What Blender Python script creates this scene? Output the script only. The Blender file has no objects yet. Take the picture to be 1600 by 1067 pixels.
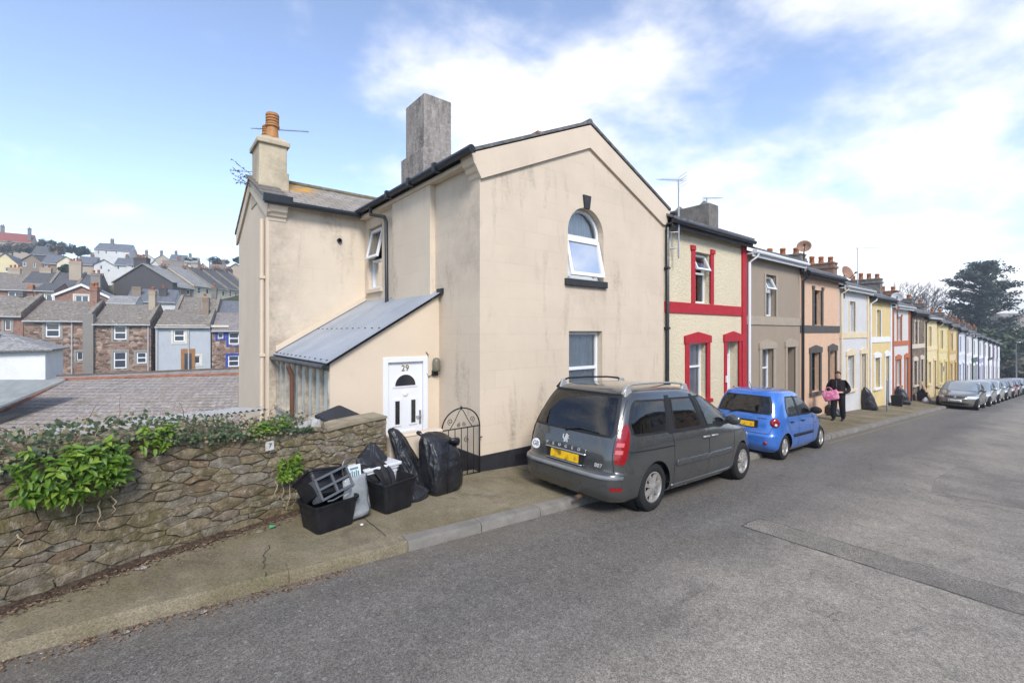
import bpy, bmesh, math, random
from mathutils import Vector, Matrix, noise

# ------------------------------------------------------------------ camera, sky, sun, exposure
SC = bpy.context.scene
COL = SC.collection
HEAD = math.radians(51.063)            # camera heading, measured from the street axis (+X, downhill)
CA, SA = math.cos(HEAD), math.sin(HEAD)
CAMH = 2.13
cd = bpy.data.cameras.new('camera'); cam = bpy.data.objects.new('camera', cd); COL.objects.link(cam)
cam.location = (0, 0, CAMH); cam.rotation_euler = (math.radians(90), 0, HEAD - math.radians(90))
cd.sensor_width = 36; cd.lens = 16.0; cd.shift_y = -0.0091; cd.clip_start = 0.05; cd.clip_end = 3000
SC.camera = cam
SUN_EL, SUN_HEAD = math.radians(42), math.radians(-114)     # a hazy sun behind the camera's right shoulder
w = bpy.data.worlds.new('World'); SC.world = w; w.use_nodes = True
def build_world():
    nt = w.node_tree; N = nt.nodes; L = nt.links; N.clear()
    def n(t, **k):
        o = N.new(t)
        for a, b in k.items(): setattr(o, a, b)
        return o
    def math_(op, a, b=None, c=None):
        m = n('ShaderNodeMath', operation=op)
        for i, v in enumerate((a, b, c)):
            if v is None: continue
            if isinstance(v, (int, float)): m.inputs[i].default_value = v
            else: L.new(v, m.inputs[i])
        return m.outputs[0]
    sky = n('ShaderNodeTexSky', sky_type='NISHITA', sun_disc=False)
    sky.sun_elevation = SUN_EL; sky.sun_rotation = math.radians(90) - SUN_HEAD
    sky.air_density = 0.9; sky.dust_density = 0.15; sky.ozone_density = 2.5
    tc = n('ShaderNodeTexCoord')
    sep = n('ShaderNodeSeparateXYZ'); L.new(tc.outputs['Generated'], sep.inputs[0])
    den = math_('ADD', math_('MAXIMUM', sep.outputs[2], 0.0), 0.30)
    cx = math_('DIVIDE', sep.outputs[0], den); cy = math_('DIVIDE', sep.outputs[1], den)
    cb = n('ShaderNodeCombineXYZ'); L.new(cx, cb.inputs[0]); L.new(cy, cb.inputs[1]); cb.inputs[2].default_value = CLOUD_SEED
    n1 = n('ShaderNodeTexNoise'); n1.inputs['Scale'].default_value = 1.35; n1.inputs['Detail'].default_value = 9; n1.inputs['Roughness'].default_value = 0.58; n1.inputs['Distortion'].default_value = 0.1
    n2 = n('ShaderNodeTexNoise'); n2.inputs['Scale'].default_value = 0.33; n2.inputs['Detail'].default_value = 2
    L.new(cb.outputs[0], n1.inputs['Vector']); L.new(cb.outputs[0], n2.inputs['Vector'])
    s = math_('ADD', math_('MULTIPLY', n1.outputs[0], 0.65), math_('MULTIPLY', n2.outputs[0], 0.5))
    # the cloud deck is thicker down the valley and towards the horizon, as the photograph shows
    sd = n('ShaderNodeVectorMath', operation='DOT_PRODUCT'); L.new(tc.outputs['Generated'], sd.inputs[0])
    sd.inputs[1].default_value = (math.cos(CLOUD_HEAD) * 0.94, math.sin(CLOUD_HEAD) * 0.94, 0.34)
    valley_cloud = math_('POWER', math_('MAXIMUM', sd.outputs['Value'], 0.0), 3.0)
    low = math_('POWER', math_('SUBTRACT', 1.0, math_('MAXIMUM', sep.outputs[2], 0.0)), 7.0)
    s = math_('ADD', s, math_('ADD', math_('MULTIPLY', valley_cloud, 0.145), math_('MULTIPLY', low, 0.02)))
    ramp = n('ShaderNodeMapRange'); ramp.interpolation_type = 'SMOOTHSTEP'
    L.new(s, ramp.inputs[0]); ramp.inputs[1].default_value = CLOUD_LO; ramp.inputs[2].default_value = CLOUD_HI
    b1 = n('ShaderNodeBackground'); L.new(sky.outputs[0], b1.inputs[0]); b1.inputs[1].default_value = SKY_STRENGTH
    hs = n('ShaderNodeHueSaturation'); hs.inputs['Saturation'].default_value = 0.88; hs.inputs['Hue'].default_value = 0.503; L.new(sky.outputs[0], hs.inputs['Color']); L.new(hs.outputs[0], b1.inputs[0])
    b2 = n('ShaderNodeBackground'); b2.inputs[0].default_value = (1.0, 0.97, 0.935, 1); b2.inputs[1].default_value = CLOUD_STRENGTH
    fac = math_('MULTIPLY', ramp.outputs[0], 0.93)
    mx = n('ShaderNodeMixShader'); L.new(fac, mx.inputs[0]); L.new(b1.outputs[0], mx.inputs[1]); L.new(b2.outputs[0], mx.inputs[2])
    out = n('ShaderNodeOutputWorld'); L.new(mx.outputs[0], out.inputs[0])
CLOUD_SEED, CLOUD_LO, CLOUD_HI, CLOUD_STRENGTH, SKY_STRENGTH, CLOUD_HEAD = 21.9, 0.57, 0.73, 0.36, 0.071, math.radians(-5)
build_world()
sl = bpy.data.lights.new('sun', 'SUN'); sl.energy = 1.0; sl.angle = math.radians(18); sl.color = (1.0, 0.955, 0.89)
so = bpy.data.objects.new('sun', sl); COL.objects.link(so)
so.rotation_euler = Vector((math.cos(SUN_HEAD) * math.cos(SUN_EL), math.sin(SUN_HEAD) * math.cos(SUN_EL), math.sin(SUN_EL))).to_track_quat('Z', 'Y').to_euler()
VS = SC.view_settings; VS.view_transform = 'Standard'; VS.look = 'None'; VS.gamma = 1; VS.use_curve_mapping = False
VS.exposure = 2.1
SC.cycles.max_bounces = 6; SC.cycles.transparent_max_bounces = 8; SC.cycles.volume_bounces = 0
SC.cycles.use_denoising = True

# ------------------------------------------------------------------ helpers
GRADE = 0.0575                          # the street falls about 6 %
FAC = 6.05                              # the facade line of the terrace
KERB = 4.30
def road_z(s): return -GRADE * s
def at(px, py, k):                      # a bearing of the surveyed photograph and a distance -> world point
    t = (px - 800) / 711; v = (519 - py) / 711
    return Vector(((CA + SA * t) * k, (SA - CA * t) * k, CAMH + v * k))
def lerp(a, b, t): return a + (b - a) * t
def interp(x, xs, ys):
    if x <= xs[0]: return ys[0]
    for i in range(1, len(xs)):
        if x <= xs[i]: return lerp(ys[i-1], ys[i], (x - xs[i-1]) / (xs[i] - xs[i-1]))
    return ys[-1]
def smooth(x, a, b):
    t = max(0, min(1, (x - a) / (b - a))); return t * t * (3 - 2 * t)

class MB:
    def __init__(s, m=None): s.v = []; s.f = []; s.m = m
    def V(s, p):
        p = Vector(p)
        if s.m is not None: p = s.m @ p
        s.v.append(p); return len(s.v) - 1
    def poly(s, *pts): s.f.append([s.V(p) for p in pts]); return s
    def box(s, x0, x1, y0, y1, z0, z1):
        i = [s.V(p) for p in ((x0,y0,z0),(x1,y0,z0),(x1,y1,z0),(x0,y1,z0),(x0,y0,z1),(x1,y0,z1),(x1,y1,z1),(x0,y1,z1))]
        for q in ((0,3,2,1),(4,5,6,7),(0,1,5,4),(1,2,6,5),(2,3,7,6),(3,0,4,7)): s.f.append([i[a] for a in q])
        return s
    def hexa(s, pts):                   # 8 points: bottom ring 0-3, top ring 4-7
        i = [s.V(p) for p in pts]
        for q in ((0,3,2,1),(4,5,6,7),(0,1,5,4),(1,2,6,5),(2,3,7,6),(3,0,4,7)): s.f.append([i[a] for a in q])
        return s
    def prism(s, pts, d):               # polygon extruded by vector d
        d = Vector(d); a = [s.V(p) for p in pts]; b = [s.V(Vector(p) + d) for p in pts]; n = len(pts)
        s.f.append(a[::-1]); s.f.append(b)
        for i in range(n): s.f.append([a[i], a[(i+1) % n], b[(i+1) % n], b[i]])
        return s
    def tube(s, pts, r, n=8, caps=True):
        pts = [Vector(p) for p in pts]; rs = r if isinstance(r, (list, tuple)) else [r] * len(pts)
        rings = []; ref = None
        for i, p in enumerate(pts):
            d = (pts[min(i+1, len(pts)-1)] - pts[max(i-1, 0)])
            d = d.normalized() if d.length > 1e-9 else Vector((0,0,1))
            if ref is None: ref = Vector((0,0,1)) if abs(d.z) < 0.9 else Vector((1,0,0))
            u = d.cross(ref); u = u.normalized() if u.length > 1e-6 else d.orthogonal().normalized()
            ref = u.cross(d).normalized(); q = ref
            rings.append([s.V(p + (u * math.cos(2*math.pi*j/n) + q * math.sin(2*math.pi*j/n)) * rs[i]) for j in range(n)])
        for a, b in zip(rings, rings[1:]):
            for j in range(n): s.f.append([a[j], a[(j+1) % n], b[(j+1) % n], b[j]])
        if caps: s.f.append(rings[0][::-1]); s.f.append(rings[-1])
        return s
    def lathe(s, prof, c=(0,0,0), n=16, axis='z', caps=True):
        c = Vector(c); rings = []
        for r, h in prof:
            ring = []
            for j in range(n):
                a = 2*math.pi*j/n; x, y = r*math.cos(a), r*math.sin(a)
                p = {'z': (x, y, h), 'y': (x, h, y), 'x': (h, x, y)}[axis]
                ring.append(s.V(c + Vector(p)))
            rings.append(ring)
        for a, b in zip(rings, rings[1:]):
            for j in range(n): s.f.append([a[j], a[(j+1) % n], b[(j+1) % n], b[j]])
        if caps: s.f.append(rings[0][::-1]); s.f.append(rings[-1])
        return s
    def grid(s, rows, close=False):
        idx = [[s.V(p) for p in r] for r in rows]
        for a, b in zip(idx, idx[1:]):
            m = len(a)
            for j in range(m if close else m - 1): s.f.append([a[j], a[(j+1) % m], b[(j+1) % m], b[j]])
        return s
    def mesh(s, name, mat=None, smooth=False, fixn=True):
        me = bpy.data.meshes.new(name); me.from_pydata([tuple(p) for p in s.v], [], s.f)
        if fixn:
            bm = bmesh.new(); bm.from_mesh(me); bmesh.ops.recalc_face_normals(bm, faces=bm.faces); bm.to_mesh(me); bm.free()
        if smooth:
            for p in me.polygons: p.use_smooth = True
        if mat: me.materials.append(mat)
        return me
    def build(s, name, mat, parent=None, smooth=False, bevel=0, fixn=True, auto=None, seg=2):
        o = bpy.data.objects.new(name, s.mesh(name, mat, smooth, fixn)); COL.objects.link(o)
        if parent is not None: o.parent = parent
        if bevel:
            b = o.modifiers.new('bevel', 'BEVEL'); b.width = bevel; b.segments = seg; b.limit_method = 'ANGLE'; b.angle_limit = math.radians(35)
        if auto is not None:
            o.data.shade_smooth() if hasattr(o.data, 'shade_smooth') else None
            o.data.set_sharp_from_angle(angle=math.radians(auto))
        return o
def tag(o, label=None, cat=None, group=None, kind=None):
    if label: o['label'] = label
    if cat: o['category'] = cat
    if group: o['group'] = group
    if kind: o['kind'] = kind
    return o
def thing(name, label, cat, loc=(0,0,0), rz=0, group=None):
    o = bpy.data.objects.new(name, None); COL.objects.link(o); o.empty_display_size = 0.2
    o.location = loc; o.rotation_euler = (0, 0, rz)
    return tag(o, label, cat, group)
def instance(name, me, parent, mtx):
    o = bpy.data.objects.new(name, me); COL.objects.link(o); o.parent = parent; o.matrix_local = mtx
    return o
def text(body, size, mat, parent, mtx, extrude=0.002, spacing=1.0, name='lettering', align='CENTER'):
    c = bpy.data.curves.new(name, 'FONT'); c.body = body; c.size = size; c.extrude = extrude; c.space_character = spacing
    c.align_x = align; c.align_y = 'CENTER'; c.resolution_u = 3
    tmp = bpy.data.objects.new(name + '_tmp', c); COL.objects.link(tmp); dg = bpy.context.evaluated_depsgraph_get(); dg.update()
    me = bpy.data.meshes.new_from_object(tmp.evaluated_get(dg)); bpy.data.objects.remove(tmp); me.name = name; me.materials.clear(); me.materials.append(mat)
    o = bpy.data.objects.new(name, me); COL.objects.link(o); o.parent = parent; o.matrix_local = mtx
    return o

# ------------------------------------------------------------------ materials
class NT:
    def __init__(s, name):
        s.mat = bpy.data.materials.new(name); s.mat.use_nodes = True
        s.t = s.mat.node_tree; s.t.nodes.clear()
        s.out = s.n('ShaderNodeOutputMaterial'); s.b = s.n('ShaderNodeBsdfPrincipled')
        s.t.links.new(s.b.outputs[0], s.out.inputs[0])
        s.co = s.n('ShaderNodeTexCoord').outputs['Object']
    def n(s, t, **k):
        o = s.t.nodes.new(t)
        for a, b in k.items(): setattr(o, a, b)
        return o
    def put(s, sock, v):
        if isinstance(v, bpy.types.NodeSocket): s.t.links.new(v, sock)
        elif isinstance(v, (tuple, list)) and len(v) == 3 and sock.type == 'RGBA': sock.default_value = (*v, 1)
        else: sock.default_value = v
    def noise(s, scale, detail=4, rough=0.55, vec=None, dist=0):
        o = s.n('ShaderNodeTexNoise'); s.put(o.inputs['Vector'], vec or s.co)
        o.inputs['Scale'].default_value = scale; o.inputs['Detail'].default_value = detail; o.inputs['Roughness'].default_value = rough; o.inputs['Distortion'].default_value = dist
        return o.outputs[0]
    def voro(s, scale, feature='F1', vec=None, out='Distance', rnd=1):
        o = s.n('ShaderNodeTexVoronoi', feature=feature); s.put(o.inputs['Vector'], vec or s.co); o.inputs['Scale'].default_value = scale; o.inputs['Randomness'].default_value = rnd
        return o.outputs[out]
    def scale(s, v, vec=None):
        o = s.n('ShaderNodeMapping'); s.put(o.inputs['Vector'], vec or s.co); o.inputs['Scale'].default_value = v; return o.outputs[0]
    def map(s, v, a, b, c=0, d=1):
        o = s.n('ShaderNodeMapRange'); s.put(o.inputs[0], v); o.inputs[1].default_value = a; o.inputs[2].default_value = b; o.inputs[3].default_value = c; o.inputs[4].default_value = d
        return o.outputs[0]
    def m(s, op, a, b=0.0):
        o = s.n('ShaderNodeMath', operation=op); s.put(o.inputs[0], a); s.put(o.inputs[1], b); return o.outputs[0]
    def mix(s, f, a, b, mode='MIX'):
        o = s.n('ShaderNodeMix', data_type='RGBA', blend_type=mode); s.put(o.inputs[0], f); s.put(o.inputs[6], a); s.put(o.inputs[7], b); return o.outputs[2]
    def wallvec(s, sx=1, sz=1):          # (along the wall, height) for walls in either direction
        sp = s.n('ShaderNodeSeparateXYZ'); s.put(sp.inputs[0], s.co)
        c = s.n('ShaderNodeCombineXYZ'); s.put(c.inputs[0], s.m('MULTIPLY', s.m('ADD', sp.outputs[0], sp.outputs[1]), sx)); s.put(c.inputs[1], s.m('MULTIPLY', sp.outputs[2], sz))
        return c.outputs[0]
    def rnd(s): return s.n('ShaderNodeObjectInfo').outputs['Random']
    def bump(s, h, strength=0.3, dist=0.01):
        o = s.n('ShaderNodeBump'); s.put(o.inputs['Height'], h); o.inputs['Strength'].default_value = strength; o.inputs['Distance'].default_value = dist
        s.t.links.new(o.outputs[0], s.b.inputs['Normal'])
    def done(s, col, rough=0.8, spec=0.3, metal=0.0):
        s.put(s.b.inputs['Base Color'], col); s.put(s.b.inputs['Roughness'], rough); s.b.inputs['Specular IOR Level'].default_value = spec; s.b.inputs['Metallic'].default_value = metal
        return s.mat
def sc3(c, k): return tuple(min(1, v * k) for v in c)
_mc = {}
def plain(name, col, rough=0.75, var=0.12, scale=3.0, bump=0.15, bscale=60, spec=0.3, metal=0, coat=0):
    if name in _mc: return _mc[name]
    t = NT(name); f = t.map(t.noise(scale, 5), 0.3, 0.7)
    c = t.mix(f, sc3(col, 1 - var), sc3(col, 1 + var * 0.6))
    if bump: t.bump(t.noise(bscale, 4), bump, 0.006)
    t.done(c, t.map(t.noise(scale * 2.3, 3), 0.3, 0.7, max(0.02, rough - 0.08), min(1, rough + 0.08)), spec, metal)
    if coat: t.b.inputs['Coat Weight'].default_value = coat; t.b.inputs['Coat Roughness'].default_value = 0.04
    _mc[name] = t.mat; return t.mat
def render_wall(name, col, ashlar=False, rough_cast=0.0, stain=0.5, stain_col=(0.16, 0.14, 0.11), bw=0.62, bh=0.30):
    if name in _mc: return _mc[name]
    t = NT(name); big = t.map(t.noise(0.9, 6, 0.6), 0.3, 0.72)
    c = t.mix(big, sc3(col, 0.92), sc3(col, 1.04))
    wv = t.wallvec()
    # mildew in patches and runs with outlines of their own
    runs = t.noise(1.6, 6, 0.65, t.scale((1.5, 1.5, 0.35)), 0.3)
    fine = t.noise(14, 4, 0.6)
    f = t.m('MULTIPLY', t.map(runs, 0.56, 0.80), t.map(fine, 0.3, 0.65))
    c = t.mix(t.m('MULTIPLY', f, stain), c, stain_col)
    h = t.m('MULTIPLY', t.noise(70, 3), 0.25)
    if rough_cast:
        cell = t.noise(15, 4, 0.65, None, 0.4); h = t.m('ADD', h, t.m('MULTIPLY', t.map(cell, 0.4, 0.6), 2.0))
        c = t.mix(t.m('MULTIPLY', t.map(cell, 0.46, 0.36), 0.22), c, sc3(col, 0.6))
    if ashlar:
        o = t.n('ShaderNodeTexBrick'); t.put(o.inputs['Vector'], wv); o.inputs['Scale'].default_value = 1; o.inputs['Mortar Size'].default_value = 0.004
        o.inputs['Mortar Smooth'].default_value = 0.3; o.inputs['Brick Width'].default_value = bw; o.inputs['Row Height'].default_value = bh
        o.inputs['Color1'].default_value = (1,1,1,1); o.inputs['Color2'].default_value = (0.96,0.96,0.955,1); o.inputs['Mortar'].default_value = (0.80,0.79,0.77,1)
        wear = t.map(t.noise(1.7, 4), 0.35, 0.62)
        c = t.mix(t.m('MULTIPLY', wear, 0.8), c, t.mix(1.0, c, o.outputs[0], 'MULTIPLY'))
        h = t.m('SUBTRACT', h, t.m('MULTIPLY', t.m('MULTIPLY', o.outputs[1], wear), 0.7))
    t.bump(h, 0.4 if not rough_cast else 0.5, 0.006 if not rough_cast else 0.010)
    t.done(c, 0.85, 0.2); _mc[name] = t.mat; return t.mat
def brick_like(name, cols, mortar, bw, bh, ms=0.012, bump=0.6, vec='wall', moss=None, rough=0.85, lich=None, off=0.5, dist=0.01):
    if name in _mc: return _mc[name]
    t = NT(name)
    v = t.wallvec() if vec == 'wall' else vec(t)
    o = t.n('ShaderNodeTexBrick'); t.put(o.inputs['Vector'], v); o.inputs['Scale'].default_value = 1; o.inputs['Mortar Size'].default_value = ms; o.offset = off
    o.inputs['Mortar Smooth'].default_value = 0.2; o.inputs['Brick Width'].default_value = bw; o.inputs['Row Height'].default_value = bh; o.inputs['Bias'].default_value = 0
    o.inputs['Color1'].default_value = (*cols[0], 1); o.inputs['Color2'].default_value = (*cols[1], 1); o.inputs['Mortar'].default_value = (*mortar, 1)
    c = t.mix(t.map(t.noise(1.1, 6, 0.65), 0.35, 0.7), o.outputs[0], t.mix(0.6, o.outputs[0], cols[2]))
    c = t.mix(t.map(t.noise(9, 5, 0.75), 0.48, 0.68, 0, 0.75), c, sc3(cols[0], 1.7)); c = t.mix(t.map(t.noise(4.3, 5, 0.75), 0.5, 0.38, 0, 0.65), c, sc3(cols[0], 0.45))
    if moss: c = t.mix(t.map(t.noise(2.3, 6, 0.7), 0.55, 0.7, 0, 0.7), c, moss)
    if lich: c = t.mix(t.map(t.noise(5.5, 3, 0.6), 0.60, 0.66, 0, 0.8), c, lich)
    t.bump(t.m('ADD', t.m('MULTIPLY', o.outputs[1], -1), t.m('MULTIPLY', t.noise(25, 4), 0.5)), bump, dist)
    t.done(c, rough, 0.25); _mc[name] = t.mat; return t.mat
def rubble(name, cols, mortar, scale=4.5):
    if name in _mc: return _mc[name]
    t = NT(name); wv = t.wallvec(0.55, 1.0)
    wv2 = t.n('ShaderNodeVectorMath', operation='ADD'); t.put(wv2.inputs[0], wv)
    nz = t.n('ShaderNodeTexNoise'); t.put(nz.inputs['Vector'], t.co); nz.inputs['Scale'].default_value = 3
    sc = t.n('ShaderNodeVectorMath', operation='SCALE'); t.put(sc.inputs[0], nz.outputs[1]); sc.inputs['Scale'].default_value = 0.12; t.put(wv2.inputs[1], sc.outputs[0])
    d = t.voro(scale, 'DISTANCE_TO_EDGE', wv2.outputs[0]); cc = t.voro(scale, 'F1', wv2.outputs[0], 'Color')
    sp = t.n('ShaderNodeSeparateColor'); t.put(sp.inputs[0], cc)
    c = t.mix(sp.outputs[0], cols[0], cols[1]); c = t.mix(t.map(sp.outputs[1], 0.6, 0.9), c, cols[2])
    e = t.map(d, 0.02, 0.09)
    c = t.mix(e, mortar, c); t.bump(t.m('ADD', e, t.m('MULTIPLY', t.noise(30, 4), 0.4)), 0.8, 0.03)
    t.done(c, 0.9, 0.2); _mc[name] = t.mat; return t.mat
def roofvec(t):                          # slates: along the ridge, up the slope (works for ridges along X or Y)
    sp = t.n('ShaderNodeSeparateXYZ'); t.put(sp.inputs[0], t.co)
    c = t.n('ShaderNodeCombineXYZ'); t.put(c.inputs[0], t.m('ADD', sp.outputs[0], t.m('MULTIPLY', sp.outputs[1], 0.0001))); t.put(c.inputs[1], t.m('MULTIPLY', sp.outputs[2], 1.9)); return c.outputs[0]
def slate(name, base, moss=None, lich=None, bw=0.28, bh=0.17):
    return brick_like(name, (base, sc3(base, 0.72), sc3(base, 1.25)), sc3(base, 0.35), bw, bh, 0.010, 0.7, roofvec, moss, 0.7, lich)
def glass_mat(name='window_glass'):
    if name in _mc: return _mc[name]
    t = NT(name); nt = t.t
    fr = t.n('ShaderNodeFresnel'); fr.inputs[0].default_value = 1.5
    tr = t.n('ShaderNodeBsdfTransparent'); tr.inputs[0].default_value = (0.86, 0.9, 0.9, 1)
    gl = t.n('ShaderNodeBsdfGlossy'); gl.inputs['Roughness'].default_value = 0.02
    mx = t.n('ShaderNodeMixShader'); t.put(mx.inputs[0], t.m('ADD', t.m('MULTIPLY', fr.outputs[0], 1.4), 0.05)); nt.links.new(tr.outputs[0], mx.inputs[1]); nt.links.new(gl.outputs[0], mx.inputs[2])
    nt.links.new(mx.outputs[0], t.out.inputs[0]); _mc[name] = t.mat; return t.mat
GLASS = glass_mat()
def dark_glass(name, col=(0.02, 0.025, 0.03), rough=0.04):
    if name in _mc: return _mc[name]
    t = NT(name); t.done(col, rough, 0.8); _mc[name] = t.mat; return t.mat
PANE = dark_glass('far_pane', (0.05, 0.06, 0.075), 0.08)
WHITE = plain('white_upvc', (0.72, 0.73, 0.74), 0.35, 0.04, 2, 0.0)
NET = plain('net_curtain', (0.74, 0.76, 0.79), 0.9, 0.08, 6, 0.1, 120)
BLACKPL = plain('black_plastic', (0.012, 0.012, 0.014), 0.42, 0.3, 6, 0.05, 90, 0.4)
GUTTER = plain('black_gutter_plastic', (0.02, 0.022, 0.026), 0.38, 0.2, 4, 0.0)
GREYGUT = plain('grey_gutter_plastic', (0.42, 0.42, 0.41), 0.5, 0.15, 4, 0.0)
TERRA = plain('terracotta', (0.34, 0.13, 0.055), 0.8, 0.3, 9, 0.3, 50)
CONC = plain('old_concrete', (0.23, 0.20, 0.16), 0.9, 0.35, 4, 0.5, 40)
IRON = plain('black_iron', (0.015, 0.015, 0.016), 0.5, 0.2, 9, 0.2, 90)
GALV = plain('galvanised_steel', (0.45, 0.46, 0.47), 0.4, 0.15, 9, 0.0, 50, 0.5, 0.9)
# ------------------------------------------------------------------ the setting: ground, road, pavement, kerb
def ground_mat():
    t = NT('rough_ground'); c = t.mix(t.map(t.noise(0.25, 6, 0.6), 0.35, 0.65), (0.05, 0.065, 0.025), (0.10, 0.085, 0.055))
    c = t.mix(t.map(t.noise(3, 5, 0.7), 0.4, 0.7), c, (0.035, 0.05, 0.02)); t.bump(t.noise(4, 6), 0.8, 0.2); return t.done(c, 0.95, 0.1)
def asphalt_mat():
    t = NT('worn_asphalt')
    sp = t.n('ShaderNodeSeparateXYZ'); t.put(sp.inputs[0], t.co)
    agg = t.voro(150, 'F1', None, 'Color'); sc_ = t.n('ShaderNodeSeparateColor'); t.put(sc_.inputs[0], agg)
    agg2 = t.voro(60, 'F1', None, 'Color'); sc2 = t.n('ShaderNodeSeparateColor'); t.put(sc2.inputs[0], agg2)
    big = t.noise(0.5, 6, 0.6, None, 0.4); streak = t.noise(1.0, 5, 0.6, t.scale((0.16, 1.1, 1)))
    base = t.mix(t.map(streak, 0.35, 0.66), (0.108, 0.100, 0.090), (0.172, 0.158, 0.138))
    base = t.mix(t.map(big, 0.38, 0.66, 0, 0.75), base, (0.13, 0.113, 0.093))
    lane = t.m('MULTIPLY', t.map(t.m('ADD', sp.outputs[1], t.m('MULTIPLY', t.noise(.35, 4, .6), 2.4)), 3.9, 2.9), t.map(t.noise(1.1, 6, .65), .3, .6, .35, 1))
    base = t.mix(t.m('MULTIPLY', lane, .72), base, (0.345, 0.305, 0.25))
    mot = t.map(t.noise(7, 7, .8), .32, .68, .82, 1.17); mm = t.n('ShaderNodeCombineColor'); [t.put(mm.inputs[i], mot) for i in range(3)]; base = t.mix(1.0, base, mm.outputs[0], 'MULTIPLY')
    pit = t.voro(48, 'F1', None, 'Color'); ps = t.n('ShaderNodeSeparateColor'); t.put(ps.inputs[0], pit); pv_ = t.map(ps.outputs[0], 0, 1, .82, 1.18); pm = t.n('ShaderNodeCombineColor'); [t.put(pm.inputs[i], pv_) for i in range(3)]; base = t.mix(1.0, base, pm.outputs[0], 'MULTIPLY')
    # exposed chippings: dark binder, grey and buff stones
    g = t.map(sc_.outputs[0], 0.1, 0.95, 0.56, 1.42)
    gg = t.n('ShaderNodeCombineColor'); [t.put(gg.inputs[i], g) for i in range(3)]
    c = t.mix(1.0, base, gg.outputs[0], 'MULTIPLY')
    c = t.mix(t.m('MULTIPLY', t.map(sc_.outputs[1], 0.86, 0.92), t.map(big, 0.3, 0.7, 0.15, 0.6)), c, (0.27, 0.25, 0.215))
    c = t.mix(t.map(sc2.outputs[0], 0.985, 0.99, 0, 0.5), c, (0.33, 0.31, 0.28))
    tar = t.map(t.noise(1.7, 7, 0.72, t.scale((0.5, 1.2, 1)), 1.2), 0.60, 0.72, 0, 0.5)
    c = t.mix(tar, c, (0.040, 0.039, 0.040))
    # cracks
    nz = t.n('ShaderNodeTexNoise'); t.put(nz.inputs['Vector'], t.co); nz.inputs['Scale'].default_value = 2.2; nz.inputs['Detail'].default_value = 6
    add = t.n('ShaderNodeVectorMath', operation='ADD'); t.put(add.inputs[0], t.co); t.put(add.inputs[1], nz.outputs[1])
    cr = t.voro(0.42, 'DISTANCE_TO_EDGE', add.outputs[0])
    crf = t.m('MULTIPLY', t.map(cr, 0.001, 0.006, 1, 0), t.map(t.noise(0.6, 3), 0.48, 0.56))
    c = t.mix(t.m('MULTIPLY', crf, 0.45), c, (0.025, 0.024, 0.024))
    # dust and grit washed into the gutter
    gut = t.m('MULTIPLY', t.map(sp.outputs[1], 3.75, 4.3), t.map(t.noise(2.4, 6, 0.7), 0.38, 0.62))
    c = t.mix(t.m('MULTIPLY', gut, 0.6), c, (0.13, 0.105, 0.075))
    t.bump(t.m('ADD', t.m('MULTIPLY', sc_.outputs[0], 0.8), t.m('SUBTRACT', t.m('MULTIPLY', big, 0.6), crf)), 0.55, 0.006)
    return t.done(c, t.map(sc_.outputs[2], 0, 1, 0.62, 0.9), 0.35)
def pavement_mat():
    t = NT('mossy_concrete'); f = t.map(t.noise(0.9, 7, 0.65), 0.36, 0.66)
    c = t.mix(f, (0.145, 0.120, 0.072), (0.24, 0.203, 0.14))
    c = t.mix(t.map(t.noise(2.6, 6, 0.7, None, 0.6), 0.50, 0.66, 0, 0.55), c, (0.12, 0.112, 0.055))
    c = t.mix(t.map(t.noise(1.7, 5, 0.6, t.scale((1, 1, 1)), 1.0), 0.54, 0.66, 0, 0.55), c, (0.10, 0.082, 0.06))
    sp = t.voro(120, 'F1', None, 'Color'); q = t.n('ShaderNodeSeparateColor'); t.put(q.inputs[0], sp)
    g = t.map(q.outputs[0], 0, 1, 0.70, 1.25); gg = t.n('ShaderNodeCombineColor'); [t.put(gg.inputs[i], g) for i in range(3)]
    c = t.mix(1.0, c, gg.outputs[0], 'MULTIPLY')
    t.bump(t.m('ADD', t.noise(60, 5), t.m('MULTIPLY', t.noise(6, 5), 1.2)), 0.45, 0.008); return t.done(c, 0.92, 0.15)
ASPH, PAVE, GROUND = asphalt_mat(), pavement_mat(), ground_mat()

HK = [0, 8, 13, 22, 32, 40, 48, 62, 90, 130, 170, 260, 700]
HZ = [-.6, -.9, -2.4, -3.4, -3.6, -2.9, 0.3, 4.6, 11.0, 20.0, 22.5, 19, 8]
def terrain_z(s, d):
    k = CA * s + SA * d; l = SA * s - CA * d
    zs = -GRADE * max(-40, min(s, 105)) - 0.17
    u = l / k if k > 1 else -1
    wl = 1 - smooth(u, -0.12, 0.22)
    zb = lerp(zs - 1.3, interp(k, HK, HZ), wl)
    return lerp(zs, zb, smooth(d, 7.5, 14))
def sheet(xs, ys, fz): 
    m = MB(); m.grid([[(x, y, fz(x, y)) for y in ys] for x in xs]); return m
def axis(a, b, near, fine, growth=1.22):
    out = [0.0]; st = fine; x = 0
    while x < b: x += st if x < near else (st := st * growth); out.append(min(x, b))
    neg = []; st = fine; x = 0
    while x > a: x -= st if x > -near else (st := st * growth); neg.append(max(x, a))
    return sorted(set(round(v, 3) for v in neg + out))
tag(sheet(axis(-500, 900, 60, 3), axis(-500, 900, 60, 2.4), terrain_z).build('ground', GROUND, smooth=True), kind='structure')
road = tag(sheet([-30 + 2 * i for i in range(71)], [-3.6 + 0.79 * i for i in range(11)], lambda x, y: road_z(min(x, 104))).build('road', ASPH, smooth=True), kind='structure')
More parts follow.
